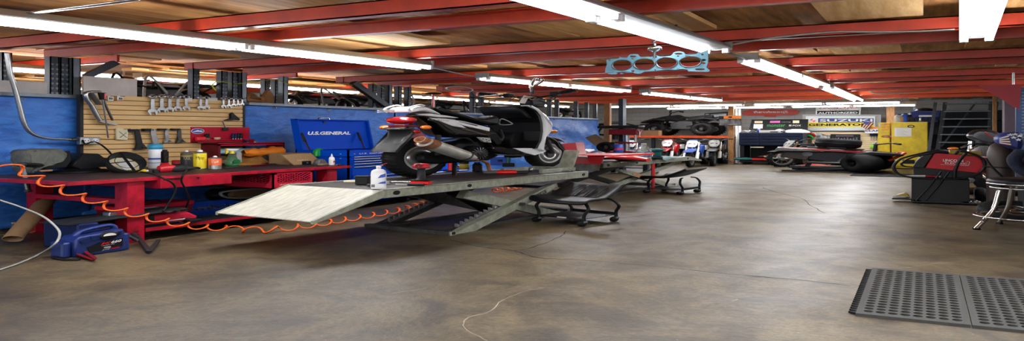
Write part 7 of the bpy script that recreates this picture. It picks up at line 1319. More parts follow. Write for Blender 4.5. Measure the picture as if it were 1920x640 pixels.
# rear slatwall and tools
SYW = 16.3
lo = at(1590, 280, Y=SYW); r = thing('slatwall_panel', 'cream slatted board on the back wall below the generator sign', 'tool board', lo)
n = 16
b = wmb(lo); p0, p1 = at(1522, 248, Y=SYW), at(1652, 290, Y=SYW); p1.z = 0
for k in range(n): za = p1.z+(p0.z-p1.z)*k/n; b.box(p0.x, p1.x, SYW-.02, SYW, za+.01, za+(p0.z-p1.z)/n); b.box(p0.x, p1.x, SYW-.012, SYW, za-.002, za+.012, 'brown_card')
b.build('slat_face', 'slat_pale', r) if MATS.setdefault('slat_pale', mat('slat_pale', '#dcc59a', .5, 0, .06, 6)) else None
for i, px in enumerate((1541, 1545, 1549, 1554)):
    a = at(px, 262, Y=SYW-.04); r = thing('wrench', 'steel wrench hung on the rear slatwall, %s from the left' % ORD[i], 'wrench', a, 0, 'wrenches on the rear slatwall'); h = .2-.02*i
    MB().box(-.014, .014, -.006, .006, 0, h).build('handle', 'steel', r); MB().torus((0, 0, h+.02), (0, 1, 0), .024, .01, 12, 6).build('ring_end', 'steel', r); MB().prism([(-.03, -.05), (-.012, -.05), (-.008, -.02), (.008, -.02), (.012, -.05), (.03, -.05), (.025, .005), (-.025, .005)], -.007, .007, 'xz').build('open_jaw', 'steel', r)
for i, (px, m) in enumerate(((1524, 'light_grey'), (1528, 'white_plastic'), (1533, 'light_grey'), (1537, 'steel'))):
    a = at(px, 259, Y=SYW-.05); r = thing('carded_tool', 'pale packaged tool hung at the left end of the rear slatwall, %s from the left' % ORD[i], 'package', a); MB().box(-.03, .03, -.01, .01, 0, .22, bev=.004).build('card', m, r); MB().box(-.02, .02, -.03, -.01, .04, .12, bev=.006).build('tool', 'red_plastic' if i == 0 else 'mid_grey', r)
lo = at(1585, 268, Y=SYW-.1); r = thing('socket_tray', 'open black socket tray hung in the middle of the rear slatwall', 'tool tray', lo); p0, p1 = at(1557, 268, Y=SYW-.1), at(1613, 252, Y=SYW-.1)
wmb(lo).box(p0.x, p1.x, SYW-.1, SYW-.03, p0.z, p1.z, bev=.012).build('case', 'black_plastic', r)
for i in range(9):
    x = p0.x+(p1.x-p0.x)*(i+.8)/10; wmb(lo).cyl((x, SYW-.104, p0.z+.08), (x, SYW-.104, p0.z+.2+.02*(i % 3)), .016, n=8).build('socket', 'mid_grey', r)
wmb(lo).box(p0.x+.1, p1.x-.12, SYW-.106, SYW-.1, p1.z-.1, p1.z-.04).build('label_strip', 'purple_grey', r)
for i, px in enumerate((1633, 1638, 1643, 1647)):
    a = at(px, 260, Y=SYW-.05); r = thing('screwdriver', 'dark screwdriver hung at the right end of the rear slatwall, %s from the left' % ORD[i], 'screwdriver', a); MB().cyl((0, 0, .1), (0, 0, .22), .02, n=10).build('handle', 'black_plastic' if i % 2 else 'navy_plastic', r); MB().cyl((0, 0, -.06), (0, 0, .1), .007, n=6).build('shaft', 'steel', r)
a = at(1640, 275, Y=SYW-.08); r = thing('green_bottle', 'bright green bottle at the right end below the rear slatwall tools', 'bottle', a); MB().lathe([(0, -.1), (.08, -.1), (.08, .06), (.03, .1), (.03, .13), (0, .13)], n=14).build('bottle', 'lime', r); MB().cyl((0, 0, .13), (0, 0, .16), .035, n=10).build('cap', 'white_plastic', r)
for i, (px, py, m) in enumerate(((1510, 250, 'green'), (1513, 258, 'green'), (1517, 254, 'red_plastic'))):
    a = at(px, py, Y=SYW-.1); r = thing('cord_bundle', '%s bundle of cord hung right of the black tool chest, %s from the top' % (['green', 'dark green', 'red'][i], ['first', 'last', 'second'][i]), 'cord', a); MB().torus((0, 0, 0), (.1, 1, .2), .1, .03, 16, 6).build('loop', m, r); MB().torus((.02, .02, -.02), (-.1, 1, .1), .08, .025, 16, 6).build('inner_loop', m, r)
# flag and the CLARK board
lo = at(1635, 248, Y=16.2); r = thing('lettered_sign', 'white board lettered CLARK with an orange top edge, beside the yellow cabinet', 'sign', lo)
wallpoly([(1620, 242), (1655, 240), (1655, 250), (1622, 250)], 16.2, 'white_paint', 'panel', r, lo, .015); wallpoly([(1626, 238), (1655, 238), (1655, 241), (1620, 242.5)], 16.195, 'orange', 'orange_edge', r, lo, .015); walltext('CLARK', 1622, 1656, 243.5, 247.5, 16.178, 'sign_navy', r, lo, .02)
lo = at(1626, 243, Y=16.1); r = thing('hanging_flag', 'small striped flag on a stick hung across the generator sign', 'flag', lo)
for k in range(7):
    t0, t1 = k/7, (k+1)/7; P0, P1_ = (1614, 238), (1628, 243); A0, A1 = (1622, 227), (1639, 231)
    e = lambda t, u: (P0[0]+(P1_[0]-P0[0])*t+(A0[0]-P0[0]+(A1[0]-P1_[0]-A0[0]+P0[0])*t)*u, P0[1]+(P1_[1]-P0[1])*t+(A0[1]-P0[1]+(A1[1]-P1_[1]-A0[1]+P0[1])*t)*u)
    wallpoly([e(t0, 0), e(t1, 0), e(t1, 1), e(t0, 1)], 16.1+.004*(k % 2), 'dark_red' if k % 2 == 0 else 'cream', 'stripe', r, lo, .006)
wallpoly([e(0, .55), e(.55, .55), e(.55, 1), e(0, 1)], 16.094, 'sign_navy', 'canton', r, lo, .004)
# ---- yellow cabinets ----
YC = 14.9
def cab(x0, x1, ytop, ybot, Yc, label, d=.6, door=True):
    p0, p1 = at(x0, ybot, Y=Yc), at(x1, ybot, Y=Yc); zt = at(x0, ytop, Y=Yc).z; w = (p1.x-p0.x)/2; r = thing('safety_cabinet', label, 'cabinet', ((p0.x+p1.x)/2, Yc+d/2, 0))
    MB().box(-w, w, -d/2+.02, d/2, .04, zt, bev=.006).build('body', 'cab_yellow', r); dr = MB().box(-w+.01, w-.01, -d/2, -d/2+.02, .12, zt-.02, bev=.004).build('door', 'cab_yellow', r); MB().box(-w+.02, w-.02, -d/2+.05, d/2-.02, 0, .04).build('plinth', 'black_metal', r)
    return r, dr, w, zt, d
r, dr, w, zt, d = cab(1672, 1740, 229, 316, 14.6, 'wide yellow cabinet with a sheet of paper taped on its door')
cxc = (at(1672, 300, Y=14.6).x+at(1740, 300, Y=14.6).x)/2; f = lambda px, py: (at(px, py, Y=14.6).x-cxc, at(px, py, Y=14.6).z)
(xa, za), (xb, zb) = f(1677, 256), f(1709, 240); MB().box(xa, xb, -d/2-.004, -d/2-.001, za, zb).build('taped_sheet', 'paper', dr)
for k in range(7): z_ = za+(zb-za)*(k+1)/8; MB().box(xa+.03, xb-.05-.03*(k % 3), -d/2-.0055, -d/2-.004, z_, z_+.006).build('text_line', 'mid_grey', dr)
(xa, za) = f(1708, 237); MB().torus((xa, -d/2-.012, za), (0, 1, 0), .045, .01, 18, 6).build('latch_ring', 'dark_steel', dr); (xa, za), (xb, zb) = f(1692, 307), f(1715, 300); MB().box(xa, xb, -d/2-.006, -d/2, za, zb).build('vent', 'black_metal', dr)
ztw = zt
r, dr, w, zt, d = cab(1646, 1669, 230, 314, 14.7, 'narrow yellow cabinet with red warning writing, left of the wide one')
cxn = (at(1646, 300, Y=14.7).x+at(1669, 300, Y=14.7).x)/2; f2 = lambda px, py: (at(px, py, Y=14.7).x-cxn, at(px, py, Y=14.7).z)
for t, y0, y1 in (('FLAMMABLE', 232, 235.5), ('KEEP FIRE', 237, 240.5), ('AWAY', 242, 245)):
    (xa, za), (xb, zb) = f2(1653, y1), f2(1669, y0); MB().text(t, (xa, -d/2-.004, za), (1, 0, .1), (0, 0, 1), xb-xa, zb-za, bold=.01).build('lettering', 'orange_ink', dr) if MATS.setdefault('orange_ink', mat('orange_ink', '#d0631a', .5)) else None
(xa, za) = f2(1664, 256); MB().ell((xa, -d/2, za), (.1, .008, .05), 14, 8).build('red_sticker', 'rust', dr); (xa, za), (xb, zb) = f2(1648, 238), f2(1651, 232); MB().box(xa, xb, -d/2-.003, -d/2, za, zb).build('sticker', 'pale_blue', dr)
for i, (px, m, h) in enumerate(((1686, 'light_grey', .24), (1690, 'card_tan', .2), (1698, 'blue_plastic', .27), (1705, 'black_plastic', .25), (1709, 'dark_grey', .22), (1719, 'navy_plastic', .2), (1726, 'steel', .22))):
    a = at(px, 229, Y=14.95); r = thing('spray_can', '%s spray can standing on the wide yellow cabinet, %s from the left' % (m.split('_')[0].replace('light', 'pale').replace('card', 'tan').replace('dark', 'charcoal'), ORD[i]), 'can', (a.x, 14.95, ztw)); MB().lathe([(0, 0), (.07, 0), (.075, .02), (.075, h), (.05, h+.04), (0, h+.04)], n=14).build('can', m, r); MB().cyl((0, 0, h+.04), (0, 0, h+.08), .03, n=10).build('cap', 'white_plastic' if i % 2 else 'dark_grey', r)
a = at(1735, 228, Y=15.1); r = thing('blue_crate', 'dark blue plastic crate on the right end of the wide yellow cabinet', 'crate', (a.x, 15.1, ztw)); wv = .21
MB().hexa([(-wv*.9, -.2, 0), (wv*.9, -.2, 0), (wv*.9, .2, 0), (-wv*.9, .2, 0)], [(-wv, -.24, .36), (wv, -.24, .36), (wv, .24, .36), (-wv, .24, .36)]).build('body', 'sign_navy', r); MB().box(-wv-.02, wv+.02, -.27, .27, .36, .42, bev=.01).build('rim', 'sign_navy', r); MB().ell((0, 0, .44), (.16, .15, .12)).build('contents', 'black_plastic', r); MB().box(-.1, .1, -.245, -.235, .2, .26).build('label_strip', 'white_paint', r)
for k in range(6): MB().box(-.2+.07*k, -.17+.07*k, -.245, -.225, .04, .18).build('slot', 'black_plastic', r)
# ---- rolling ladder / stair rack ----
LY = 13.9
p0, p1 = at(1752, 315, Y=LY), at(1853, 315, Y=LY); lo = ((p0.x+p1.x)/2, LY, 0); r = thing('steel_ladder', 'tall grey steel ladder with wide treads behind the red welder', 'ladder', lo)
tl, tr = at(1772, 183, Y=LY+.6), at(1858, 183, Y=LY+.6); zt_ = min(2.5, tl.z)
for x, xt in ((p0.x, tl.x), (p1.x, tr.x)): wmb(lo).bar((x, LY, 0), (xt, LY+.6, zt_), .06, .1, up=(0, 1, 0)).build('side_rail', 'rack_grey', r)
for k in range(9):
    t = .08+.9*k/8; xa = p0.x+(tl.x-p0.x)*t; xb = p1.x+(tr.x-p1.x)*t; wmb(lo).box(xa, xb, LY+.6*t-.1, LY+.6*t+.12, zt_*t-.02, zt_*t+.02).build('tread', 'rack_grey', r)
wmb(lo).bar((p0.x-.12, LY-.15, .0), (tl.x-.14, LY+.45, zt_), .05, .05, up=(0, 1, 0)).build('hand_rail', 'rack_grey', r); wmb(lo).bar((p0.x+.1, LY+.15, .9), (tr.x-.2, LY+.75, zt_), .03, .03, up=(0, 1, 0)).build('brace', 'rack_grey', r)
for x in (p0.x, p1.x): wmb(lo).bar((x, LY+1.1, 0), (x+(tl.x-p0.x), LY+.62, zt_), .05, .06, up=(0, 1, 0)).build('rear_leg', 'rack_grey', r)
r = thing('dark_shelving', 'dark steel shelving standing behind the ladder', 'shelving', ((p0.x+p1.x)/2+.1, 15.9, 0)); 
for z in (.1, .7, 1.3, 1.9): MB().box(-.75, .75, -.3, .3, z, z+.03).build('shelf_board', 'dark_grey', r)
for x in (-.75, .75):
    for y in (-.3, .3): MB().box(x-.03, x+.03, y-.03, y+.03, 0, 2.4).build('post', 'rack_black', r)
MB().box(-.75, .75, .28, .3, .1, 2.3).build('back_panel', 'dark_grey', r)
# red triangular panel hanging from the beam, column, blue rack
lo = at(1905, 206, Y=8.2); r = thing('red_banner_hanging', 'glossy red triangular panel hanging from the beam at the right edge', 'panel', lo); wallpoly([(1834, 161), (1915, 158), (1911, 206)], 8.2, 'red_gloss', 'panel', r, lo, .012) if MATS.setdefault('red_gloss', mat('red_gloss', '#a80f24', .4)) else None
t_ = at(1900, 160, Y=8.2); wmb(lo).cyl((t_.x, 8.2, t_.z-.03), (t_.x, 8.2, 2.63), .01, n=6).build('hanger', 'steel', r)
a, b_ = at(1881, 300, Y=11.5), at(1906, 300, Y=11.5); r = thing('painted_post', 'purple grey square post behind the flag bag at the right edge', 'post', ((a.x+b_.x)/2, 11.5, 0)); w = (b_.x-a.x)/2; MB().box(-w, w, -.15, .15, 0, 2.6, bev=.01).build('post', 'purple_grey', r); MB().box(-w-.02, w+.02, -.17, .17, 0, .05).build('base_plate', 'dark_grey', r)
a = at(1908, 300, Y=10.9); r = thing('rack_upright', 'blue perforated rack post at the right edge of the photo', 'rack post', (a.x+.1, 10.9, 0)); b = MB(); b.box(-.12, .12, -.05, .05, 0, 2.6)
for k in range(16): b.cyl((-.05, -.0505, 1.2+.085*k), (-.05, -.053, 1.2+.085*k), .016, n=6, m='rack_grey'); b.cyl((.05, -.0505, 1.2+.085*k), (.05, -.053, 1.2+.085*k), .016, n=6, m='rack_grey')
b.build('channel', 'rack_blue', r) if MATS.setdefault('rack_blue', mat('rack_blue', '#1f3a63', .45, .2, .2, 15)) else None
MB().box(-.15, .15, -.09, .09, 0, .012).build('foot_plate', 'rack_blue', r)
# ---- red quad on its stand, silver dirt bike in front of the slatwall ----
a = at(1553, 321, Z=0); r = thing('scissor_stand', 'low black lift platform under the red quad bike', 'lift table', (a.x, a.y, 0)); MB().box(-.55, .3, -.4, .4, .12, .16, bev=.008).build('deck', 'dark_grey', r); MB().box(-.65, .5, -.42, -.36, .0, .05).build('base_rail', 'black_metal', r); MB().box(-.6, .5, .3, .36, 0, .05).build('base_rail', 'black_metal', r); MB().bar((-.4, -.2, .04), (.4, -.2, .13), .05, .03).build('scissor_arm', 'dark_steel', r); MB().bar((-.4, .2, .13), (.4, .2, .04), .05, .03).build('scissor_arm', 'dark_steel', r)
a2 = at(1590, 324, Z=0); r = thing('quad_bike', 'red and black quad bike with fat rear tyres raised on the low platform', 'quad bike', (a2.x-.15, a2.y+.45, 0), math.radians(8)); mb = lambda: MB()
for x, y in ((.28, -.5), (.52, .4)): kwheel(r, (x, y, .34), .34, .42, .13, axis=(.85, .6, 0), rim='black_metal', spokes=4, knob=False)
mb().prism([(-.55, .42), (-.1, .3), (.3, .36), (.34, .6), (-.1, .72), (-.6, .66)], -.18, .18, 'xz', bev=.04).build('engine', 'dark_grey', r); mb().prism([(-.9, .5), (-.5, .38), (-.42, .7), (-.85, .72)], -.25, .2, 'xz', bev=.04).build('airbox', 'brown_cyl', r); mb().cyl((-.5, -.26, .62), (-.5, -.2, .62), .08, n=16).build('intake_ring', 'dark_steel', r)
mb().cyl((-.5, -.3, .34), (.3, -.3, .3), .05, n=14).build('axle_housing', 'dark_steel', r); mb().bar((-.05, -.3, .33), (.12, -.2, .6), .05, .05).build('shock', 'mid_grey', r)
mb().prism([(-.95, .78), (-.2, .72), (.75, .6), (.8, .66), (-.1, .8), (-.9, .86)], -.2, .2, 'xz', bev=.02).build('body_panel', 'dark_red2', r); mb().prism([(-1.0, .74), (-.45, .72), (-.4, .78), (-.95, .86)], -.42, .38, 'xz', bev=.02).build('rear_fender', 'mid_grey', r)
for y0, y1 in ((-.62, -.2), (.2, .55)): mb().prism([(.05, .62), (.4, .74), (.85, .66), (.84, .6), (.42, .62), (.1, .55)], y0, y1, 'xz', bev=.02).build('fender', 'black_plastic', r)
mb().tube(crom([(.68, -.3, .42), (.88, -.28, .66), (.9, 0, .68), (.88, .28, .66), (.68, .3, .42)], 4, False), .035, 10).build('bumper', 'bright_red', r); mb().prism([(-.5, .8), (.3, .74), (.35, .8), (-.1, .86), (-.5, .88)], -.15, .15, 'xz', bev=.02).build('seat', 'seat_vinyl', r)
mb().tube(crom([(.75, -.5, 1.02), (.7, -.3, 1.03), (.55, -.1, .98), (.5, .1, .98), (.55, .4, 1.03)], 4, False), .02, 8).build('handlebar', 'black_metal', r); mb().cyl((.8, -.58, 1.0), (.74, -.46, 1.02), .03, n=10).build('hand_grip', 'rubber', r); mb().cyl((.5, 0, .7), (.52, 0, .98), .03, n=10).build('steering_stem', 'dark_grey', r)
MB().bar((-.5, -.05, .16), (-.4, -.05, .5), .1, .08).build('lower_frame', 'black_metal', r); MB().bar((.1, -.05, .16), (.05, -.05, .4), .1, .08).build('lower_frame', 'black_metal', r)
sp = at(1588, 274, Y=a2.y+.35); r = thing('loose_tyre', 'loose black tyre lying flat on the seat of the red quad bike', 'tyre', (a2.x-.2, a2.y+.45, .86)); b = MB(); b.lathe([(.2, .02), (.3, 0), (.35, .05), (.35, .25), (.3, .3), (.2, .28), (.18, .15)], (0, 0, 0), (.12, .0, 1), 30, closed=True); b.build('tyre', 'rubber', r)
b = MB(); b.lathe([(.351, .12), (.358, .125), (.358, .165), (.351, .17)], (0, 0, 0), (.12, .0, 1), 30, closed=True); b.build('tread_groove', 'black_plastic', r)
a = at(1515, 314, Z=0); a.y += .5; dirt_bike((a.x-.02, a.y, 0), math.radians(232), 'black_plastic', 'light_grey', 'stripped dirt bike with silver bars in front of the black tool chest', .95, 'light_grey')
a = at(1535, 320, Z=0); r = thing('floor_jack', 'red floor jack under the left end of the red quad bike', 'jack', (a.x-.1, a.y+.9, 0)); MB().prism([(-.35, .03), (.3, .03), (.3, .1), (-.1, .15), (-.35, .1)], -.12, .12, 'xz', bev=.02).build('body', 'bright_red', r); MB().cyl((.3, -.1, .05), (.3, .1, .05), .05, n=12).build('wheel', 'dark_steel', r)
a = at(1667, 331, Z=0); r = thing('black_floor_mat', 'black ribbed mat on the floor in front of the yellow cabinets', 'mat', (a.x, a.y+.2, 0)); MB().box(-.5, .55, -.35, .45, 0, .015).build('mat', 'rubber', r)
for k in range(9): MB().box(-.48+.115*k, -.42+.115*k, -.33, .43, .015, .02).build('rib', 'rubber', r)
# dark covered lump under the orange shelf
a = at(1359, 302, Y=16.3); r = thing('covered_machine', 'black covered machine under the right end of the orange shelf by the post', 'machine', (a.x, 16.3, 0)); b = MB(); b.loft([[(.17*s_*math.cos(t*PI/9)*(1+.1*math.sin(3*t)), .22*s_*math.sin(t*PI/9), z) for t in range(18)] for s_, z in ((1, 0), (1, .5), (.85, .85), (.5, 1.05), (.1, 1.1))]); b.build('cover', 'seat_vinyl', r); MB().torus((0, 0, .3), (0, 0, 1), .2, .015, 20, 6).build('strap', 'dark_grey', r)
# ================= right side: welder, motorcycle, drum, stool =================
a, b_ = at(1710, 384, Z=0), at(1832, 381, Z=0); WYW = a.y+.15; Yw = 7.75
f = lambda px, py, Y=Yw: at(px, py, Y=Y)
lo = Vector((f(1770, 384).x, Yw, 0)); r = thing('welding_cart', 'black welding cart with a large front panel and casters at right', 'cart', lo); q0, q1 = f(1709, 378), f(1818, 378); zt, zb = f(1760, 335).z, f(1760, 379).z
B = lambda: wmb(lo)
B().box(q0.x, q1.x, Yw, Yw+.02, zb, zt, bev=.006).build('front_panel', 'black_metal', r); B().box(q0.x, q1.x+.1, Yw, Yw+.5, zb-.02, zb+.01).build('bottom_tray', 'dark_grey', r); B().box(q0.x, q1.x, Yw, Yw+.5, zt-.02, zt).build('top_shelf', 'dark_grey', r)
for x in (q0.x, q1.x-.02): B().box(x, x+.02, Yw+.02, Yw+.5, zb, zt).build('side_panel', 'black_metal', r)
tq0, tq1 = f(1672, 372), f(1709, 372); B().box(tq0.x, q0.x, Yw+.05, Yw+.3, f(1690, 373).z-.03, f(1690, 373).z, bev=.006).build('front_step', 'black_metal', r); p = f(1688, 365); B().prism([(tq0.x+.03, p.z-.04), (q0.x-.02, p.z-.06), (q0.x-.03, p.z-.02), (tq0.x+.1, p.z+.01)], Yw+.1, Yw+.25, 'xz', bev=.006).build('step_plate', 'gold', r)
for x in (q0.x+.04, q1.x-.02):
    B().cyl((x, Yw+.02, .045), (x, Yw+.06, .045), .045, n=16).build('caster_wheel', 'rubber', r); B().box(x-.03, x+.03, Yw+.0, Yw+.08, .07, zb).build('caster_fork', 'mid_grey', r)
B().lathe([(.06, -.04), (.13, -.045), (.15, -.02), (.15, .02), (.13, .045), (.06, .04)], (q1.x+.1, Yw+.4, .15), (1, 0, 0), 24, closed=True).build('rear_wheel', 'rubber', r)
for x0, x1 in ((1765, 1718), (1780, 1735)): B().tube([(f(x0, 320).x, Yw-.012, f(x0, 322).z), (f((x0+x1)/2, 350).x, Yw-.015, f(x0, 352).z), (f(x1, 376).x, Yw-.015, f(x1, 376).z)], .01, 6).build('hanging_cable', 'black_plastic', r)
B().torus((f(1826, 379).x, Yw-.02, f(1826, 378).z), (0, 1, 0), .022, .005, 12, 5).build('chain_link', 'chrome', r); B().torus((f(1833, 379).x, Yw-.02, f(1833, 379).z), (.5, 1, 0), .022, .005, 12, 5).build('chain_link', 'chrome', r)
lo = Vector((f(1780, 333).x, Yw+.25, zt)); r = thing('welder', 'red welding machine lettered LINCOLN ELECTRIC on the black cart', 'welder', lo); B = lambda: wmb(lo)
P = lambda px, py, Y=Yw+.08: (f(px, py, Y).x, f(px, py, Y).z)
B().prism([P(1735, 314), P(1752, 287), P(1858, 296), P(1843, 326), P(1735, 315)], Yw+.08, Yw+.42, 'xz', bev=.008).build('side_cover', 'red_lincoln', r)
B().prism([P(1712, 313), P(1720, 300), P(1735, 288), P(1757, 282), P(1770, 282), P(1752, 287), P(1733, 315)], Yw+.07, Yw+.43, 'xz', bev=.01).build('front_bezel', 'dark_grey', r); B().prism([P(1712, 313), P(1735, 314), P(1843, 326), P(1843, 334), P(1714, 334)], Yw+.1, Yw+.42, 'xz', bev=.006).build('base_frame', 'black_metal', r)
(xa, za), (xb, zb_) = P(1768, 302), P(1806, 297); B().text('LINCOLN', (xa, Yw+.076, za-.01), (1, 0, -.07), (0, 0, 1), xb-xa, .05, bold=.015).build('lettering', 'white_paint', r); (xa, za), (xb, zb_) = P(1772, 307), P(1814, 302); B().text('ELECTRIC', (xa, Yw+.076, za-.005), (1, 0, -.05), (0, 0, 1), xb-xa, .035).build('lettering', 'white_paint', r)
B().tube([(P(1768, 300)[0]-.02, Yw+.077, P(1768, 306)[1]-.03), (P(1816, 306)[0], Yw+.077, P(1816, 309)[1]-.02), (P(1818, 303)[0], Yw+.077, P(1818, 304)[1]), (P(1812, 301)[0], Yw+.077, P(1812, 302)[1])], .003, 5).build('label_outline', 'white_paint', r)
def loop(pts, rad, m, name, label, cat, Y): 
    P_ = crom([at(x, y, Y=Y-.003*i) for i, (x, y) in enumerate(pts)], 5, False); lo = Vector((P_[0].x, Y, min(p.z for p in P_))); return wsolo(wmb(lo).tube(P_, rad, 8), lo, name, m, label, cat)
loop([(1760, 281), (1728, 288), (1690, 298), (1676, 312), (1684, 326), (1710, 333), (1760, 336), (1800, 335), (1832, 327), (1846, 313), (1842, 298), (1822, 288), (1800, 284)], .016, 'black_plastic', 'welding_cable', 'thick black welding cable looped around the front of the red welder', 'cable', Yw-.03)
loop([(1790, 290), (1800, 283), (1812, 286), (1800, 300), (1791, 320), (1790, 334)], .016, 'black_plastic', 'welding_cable', 'black cable hanging down over the face of the red welder', 'cable', Yw-.0)
loop([(1755, 287), (1720, 293), (1700, 300), (1690, 308), (1700, 313), (1725, 315)], .012, 'black_plastic', 'welding_cable', 'thin black cable loop at the front left of the welder', 'cable', Yw+.02)
a = f(1780, 290); r = thing('welding_glove', 'navy and yellow welding glove resting on top of the red welder', 'glove', (a.x, Yw+.2, f(1790, 291, Yw+.1).z-.02)); MB().ell((-.08, 0, .05), (.1, .08, .06)).build('palm', 'navy_cloth', r); MB().tube([(.0, -.03, .06), (.12, -.02, .05), (.24, 0, .04)], [.06, .055, .05], 10).build('cuff', 'gold', r); 
for k in range(3): MB().tube([(-.12, -.05+.04*k, .04), (-.2, -.06+.05*k, .02), (-.24, -.06+.05*k, -.02)], [.028, .024, .016], 8).build('finger', 'navy_cloth', r)
a = f(1735, 331); r = thing('welding_torch', 'black and pink welding torch lying on the cart below the red welder', 'torch', (a.x, Yw+.03, zt)); MB().tube([(-.16, 0, .03), (0, 0, .035), (.12, 0, .03)], [.012, .025, .02], 10).build('handle', 'light_grey', r); MB().tube([(.0, 0, .035), (.1, 0, .03)], .027, 10).build('trigger_grip', 'dark_red', r)
# motorcycle behind the welder
YM = 9.1; g = lambda px, py, Y=YM: at(px, py, Y=Y)
lo = Vector((g(1830, 330).x, YM, 0)); r = thing('motorcycle', 'black motorcycle with a dark fuel tank behind the red welder', 'motorcycle', lo); B = lambda: wmb(lo); Pm = lambda px, py: (g(px, py).x, g(px, py).z)
B().prism([Pm(1812, 256), Pm(1818, 248), Pm(1832, 243), Pm(1856, 244), Pm(1872, 250), Pm(1878, 262), Pm(1862, 270), Pm(1840, 268), Pm(1822, 262)], YM-.14, YM+.14, 'xz', bev=.05, smooth=3).build('fuel_tank', 'tank_black', r) if MATS.setdefault('tank_black', mat('tank_black', '#26282b', .3, coat=.5)) else None
B().tube([(Pm(1845, 247)[0], YM-.142, Pm(1845, 247)[1]), (Pm(1852, 254)[0], YM-.145, Pm(1852, 254)[1]), (Pm(1866, 260)[0], YM-.14, Pm(1866, 260)[1])], .006, 5).build('pinstripe', 'bright_red', r)
B().prism([Pm(1808, 285), Pm(1830, 272), Pm(1858, 272), Pm(1862, 300), Pm(1820, 305)], YM-.12, YM+.12, 'xz', bev=.03).build('engine', 'chrome', r); B().tube(crom([(Pm(1800, 262)[0], YM-.3, Pm(1800, 276)[1]), (Pm(1812, 275)[0], YM-.15, Pm(1812, 272)[1]), (Pm(1822, 272)[0], YM, Pm(1822, 270)[1]), (Pm(1830, 270)[0], YM+.2, Pm(1830, 268)[1])], 4, False), .016, 8).build('handlebar', 'chrome', r)
c = Pm(1786, 278); B().ell((c[0], YM-.2, c[1]), (.05, .04, .035)).build('turn_signal', 'amber', r)
for px in (1815, 1895): kwheel(r, (Pm(px, 340)[0]-lo.x, 0, .33), .33, .14, .22, rim='chrome', knob=False)
B().tube([(Pm(1822, 270)[0], YM, Pm(1822, 265)[1]), (Pm(1815, 340)[0], YM, .33)], .035, 10).build('fork', 'chrome', r); B().prism([Pm(1870, 262), Pm(1910, 262), Pm(1918, 272), Pm(1880, 278)], YM-.12, YM+.12, 'xz', bev=.03).build('seat', 'seat_vinyl', r); B().tube([Pm3 for Pm3 in [(Pm(1850, 300)[0], YM, .35), (Pm(1895, 300)[0], YM, .33)]], .04, 8).build('swingarm', 'dark_grey', r)
B().tube(crom([(Pm(1840, 300)[0], YM-.14, .5), (Pm(1860, 300)[0], YM-.18, .36), (Pm(1910, 300)[0], YM-.18, .34)], 4, False), .045, 10).build('exhaust', 'chrome', r)
# brown cylinder, flag bag
YD = 7.5; h = lambda px, py, Y=YD: at(px, py, Y=Y)
c = h(1880, 300); lo = Vector((c.x, YD+.2, 0)); R_ = (h(1907, 300).x-h(1852, 300).x)/2*1.02; r = thing('steel_drum', 'tall brown gas cylinder standing behind the bar stool', 'cylinder', lo); zt2 = h(1880, 268).z
MB().lathe([(0, 0), (R_*.97, 0), (R_, .03), (R_, zt2*.72), (R_*.95, zt2*.85), (R_*.75, zt2*.95), (R_*.4, zt2), (0, zt2)], n=30).build('body', 'brown_cyl', r); MB().torus((0, 0, zt2*.62), (0.1, 0, 1), R_*1.02, .012, 30, 6).build('strap', 'black_plastic', r); MB().tube(crom([(R_*1.05*math.cos(t), R_*1.05*math.sin(t), zt2*(.75-.12*i)) for i, t in enumerate((3.4, 4.0, 4.6, 5.2))], 4, False), .012, 6).build('hose', 'black_plastic', r)
lo2 = Vector((c.x+.02, YD+.12, zt2-.1)); r = thing('flag_bag', 'stars and stripes cloth bag slung over the top of the brown cylinder', 'bag', lo2); b = wmb(lo2); X = lambda px, py: (h(px, py).x, h(px, py).z)
pol = [X(1868, 258), X(1880, 250), X(1900, 248), X(1916, 252), X(1916, 278), X(1902, 281), X(1884, 275), X(1870, 268)]; b.prism(pol, YD-.06, YD+.3, 'xz', bev=.04, smooth=2); b.build('bag', 'sign_navy', r)
for k in range(4):
    t = k/4; p = [X(1870+3*k*.0+2, 259+2.6*k), X(1889+1.5*k, 254+5.2*k), X(1890+1.5*k, 256.6+5.2*k), X(1871+2, 261.0+2.6*k)]; wmb(lo2).prism(p, YD-.072, YD-.058, 'xz').build('white_stripe', 'white_paint', r)
    p = [X(1872, 261+2.6*k), X(1890+1.5*k, 256.6+5.2*k), X(1891+1.5*k, 258.8+5.2*k), X(1873, 262.6+2.6*k)]; wmb(lo2).prism(p, YD-.071, YD-.058, 'xz').build('red_stripe', 'dark_red', r)
for px, py in ((1893, 253), (1902, 252), (1910, 255), (1899, 258), (1908, 262)):
    c0 = X(px, py); wmb(lo2).prism([(c0[0]+.026*(1 if i % 2 == 0 else .42)*math.sin(i*PI/5), c0[1]+.03*(1 if i % 2 == 0 else .42)*math.cos(i*PI/5)) for i in range(10)], YD-.072, YD-.058, 'xz').build('star', 'white_paint', r)
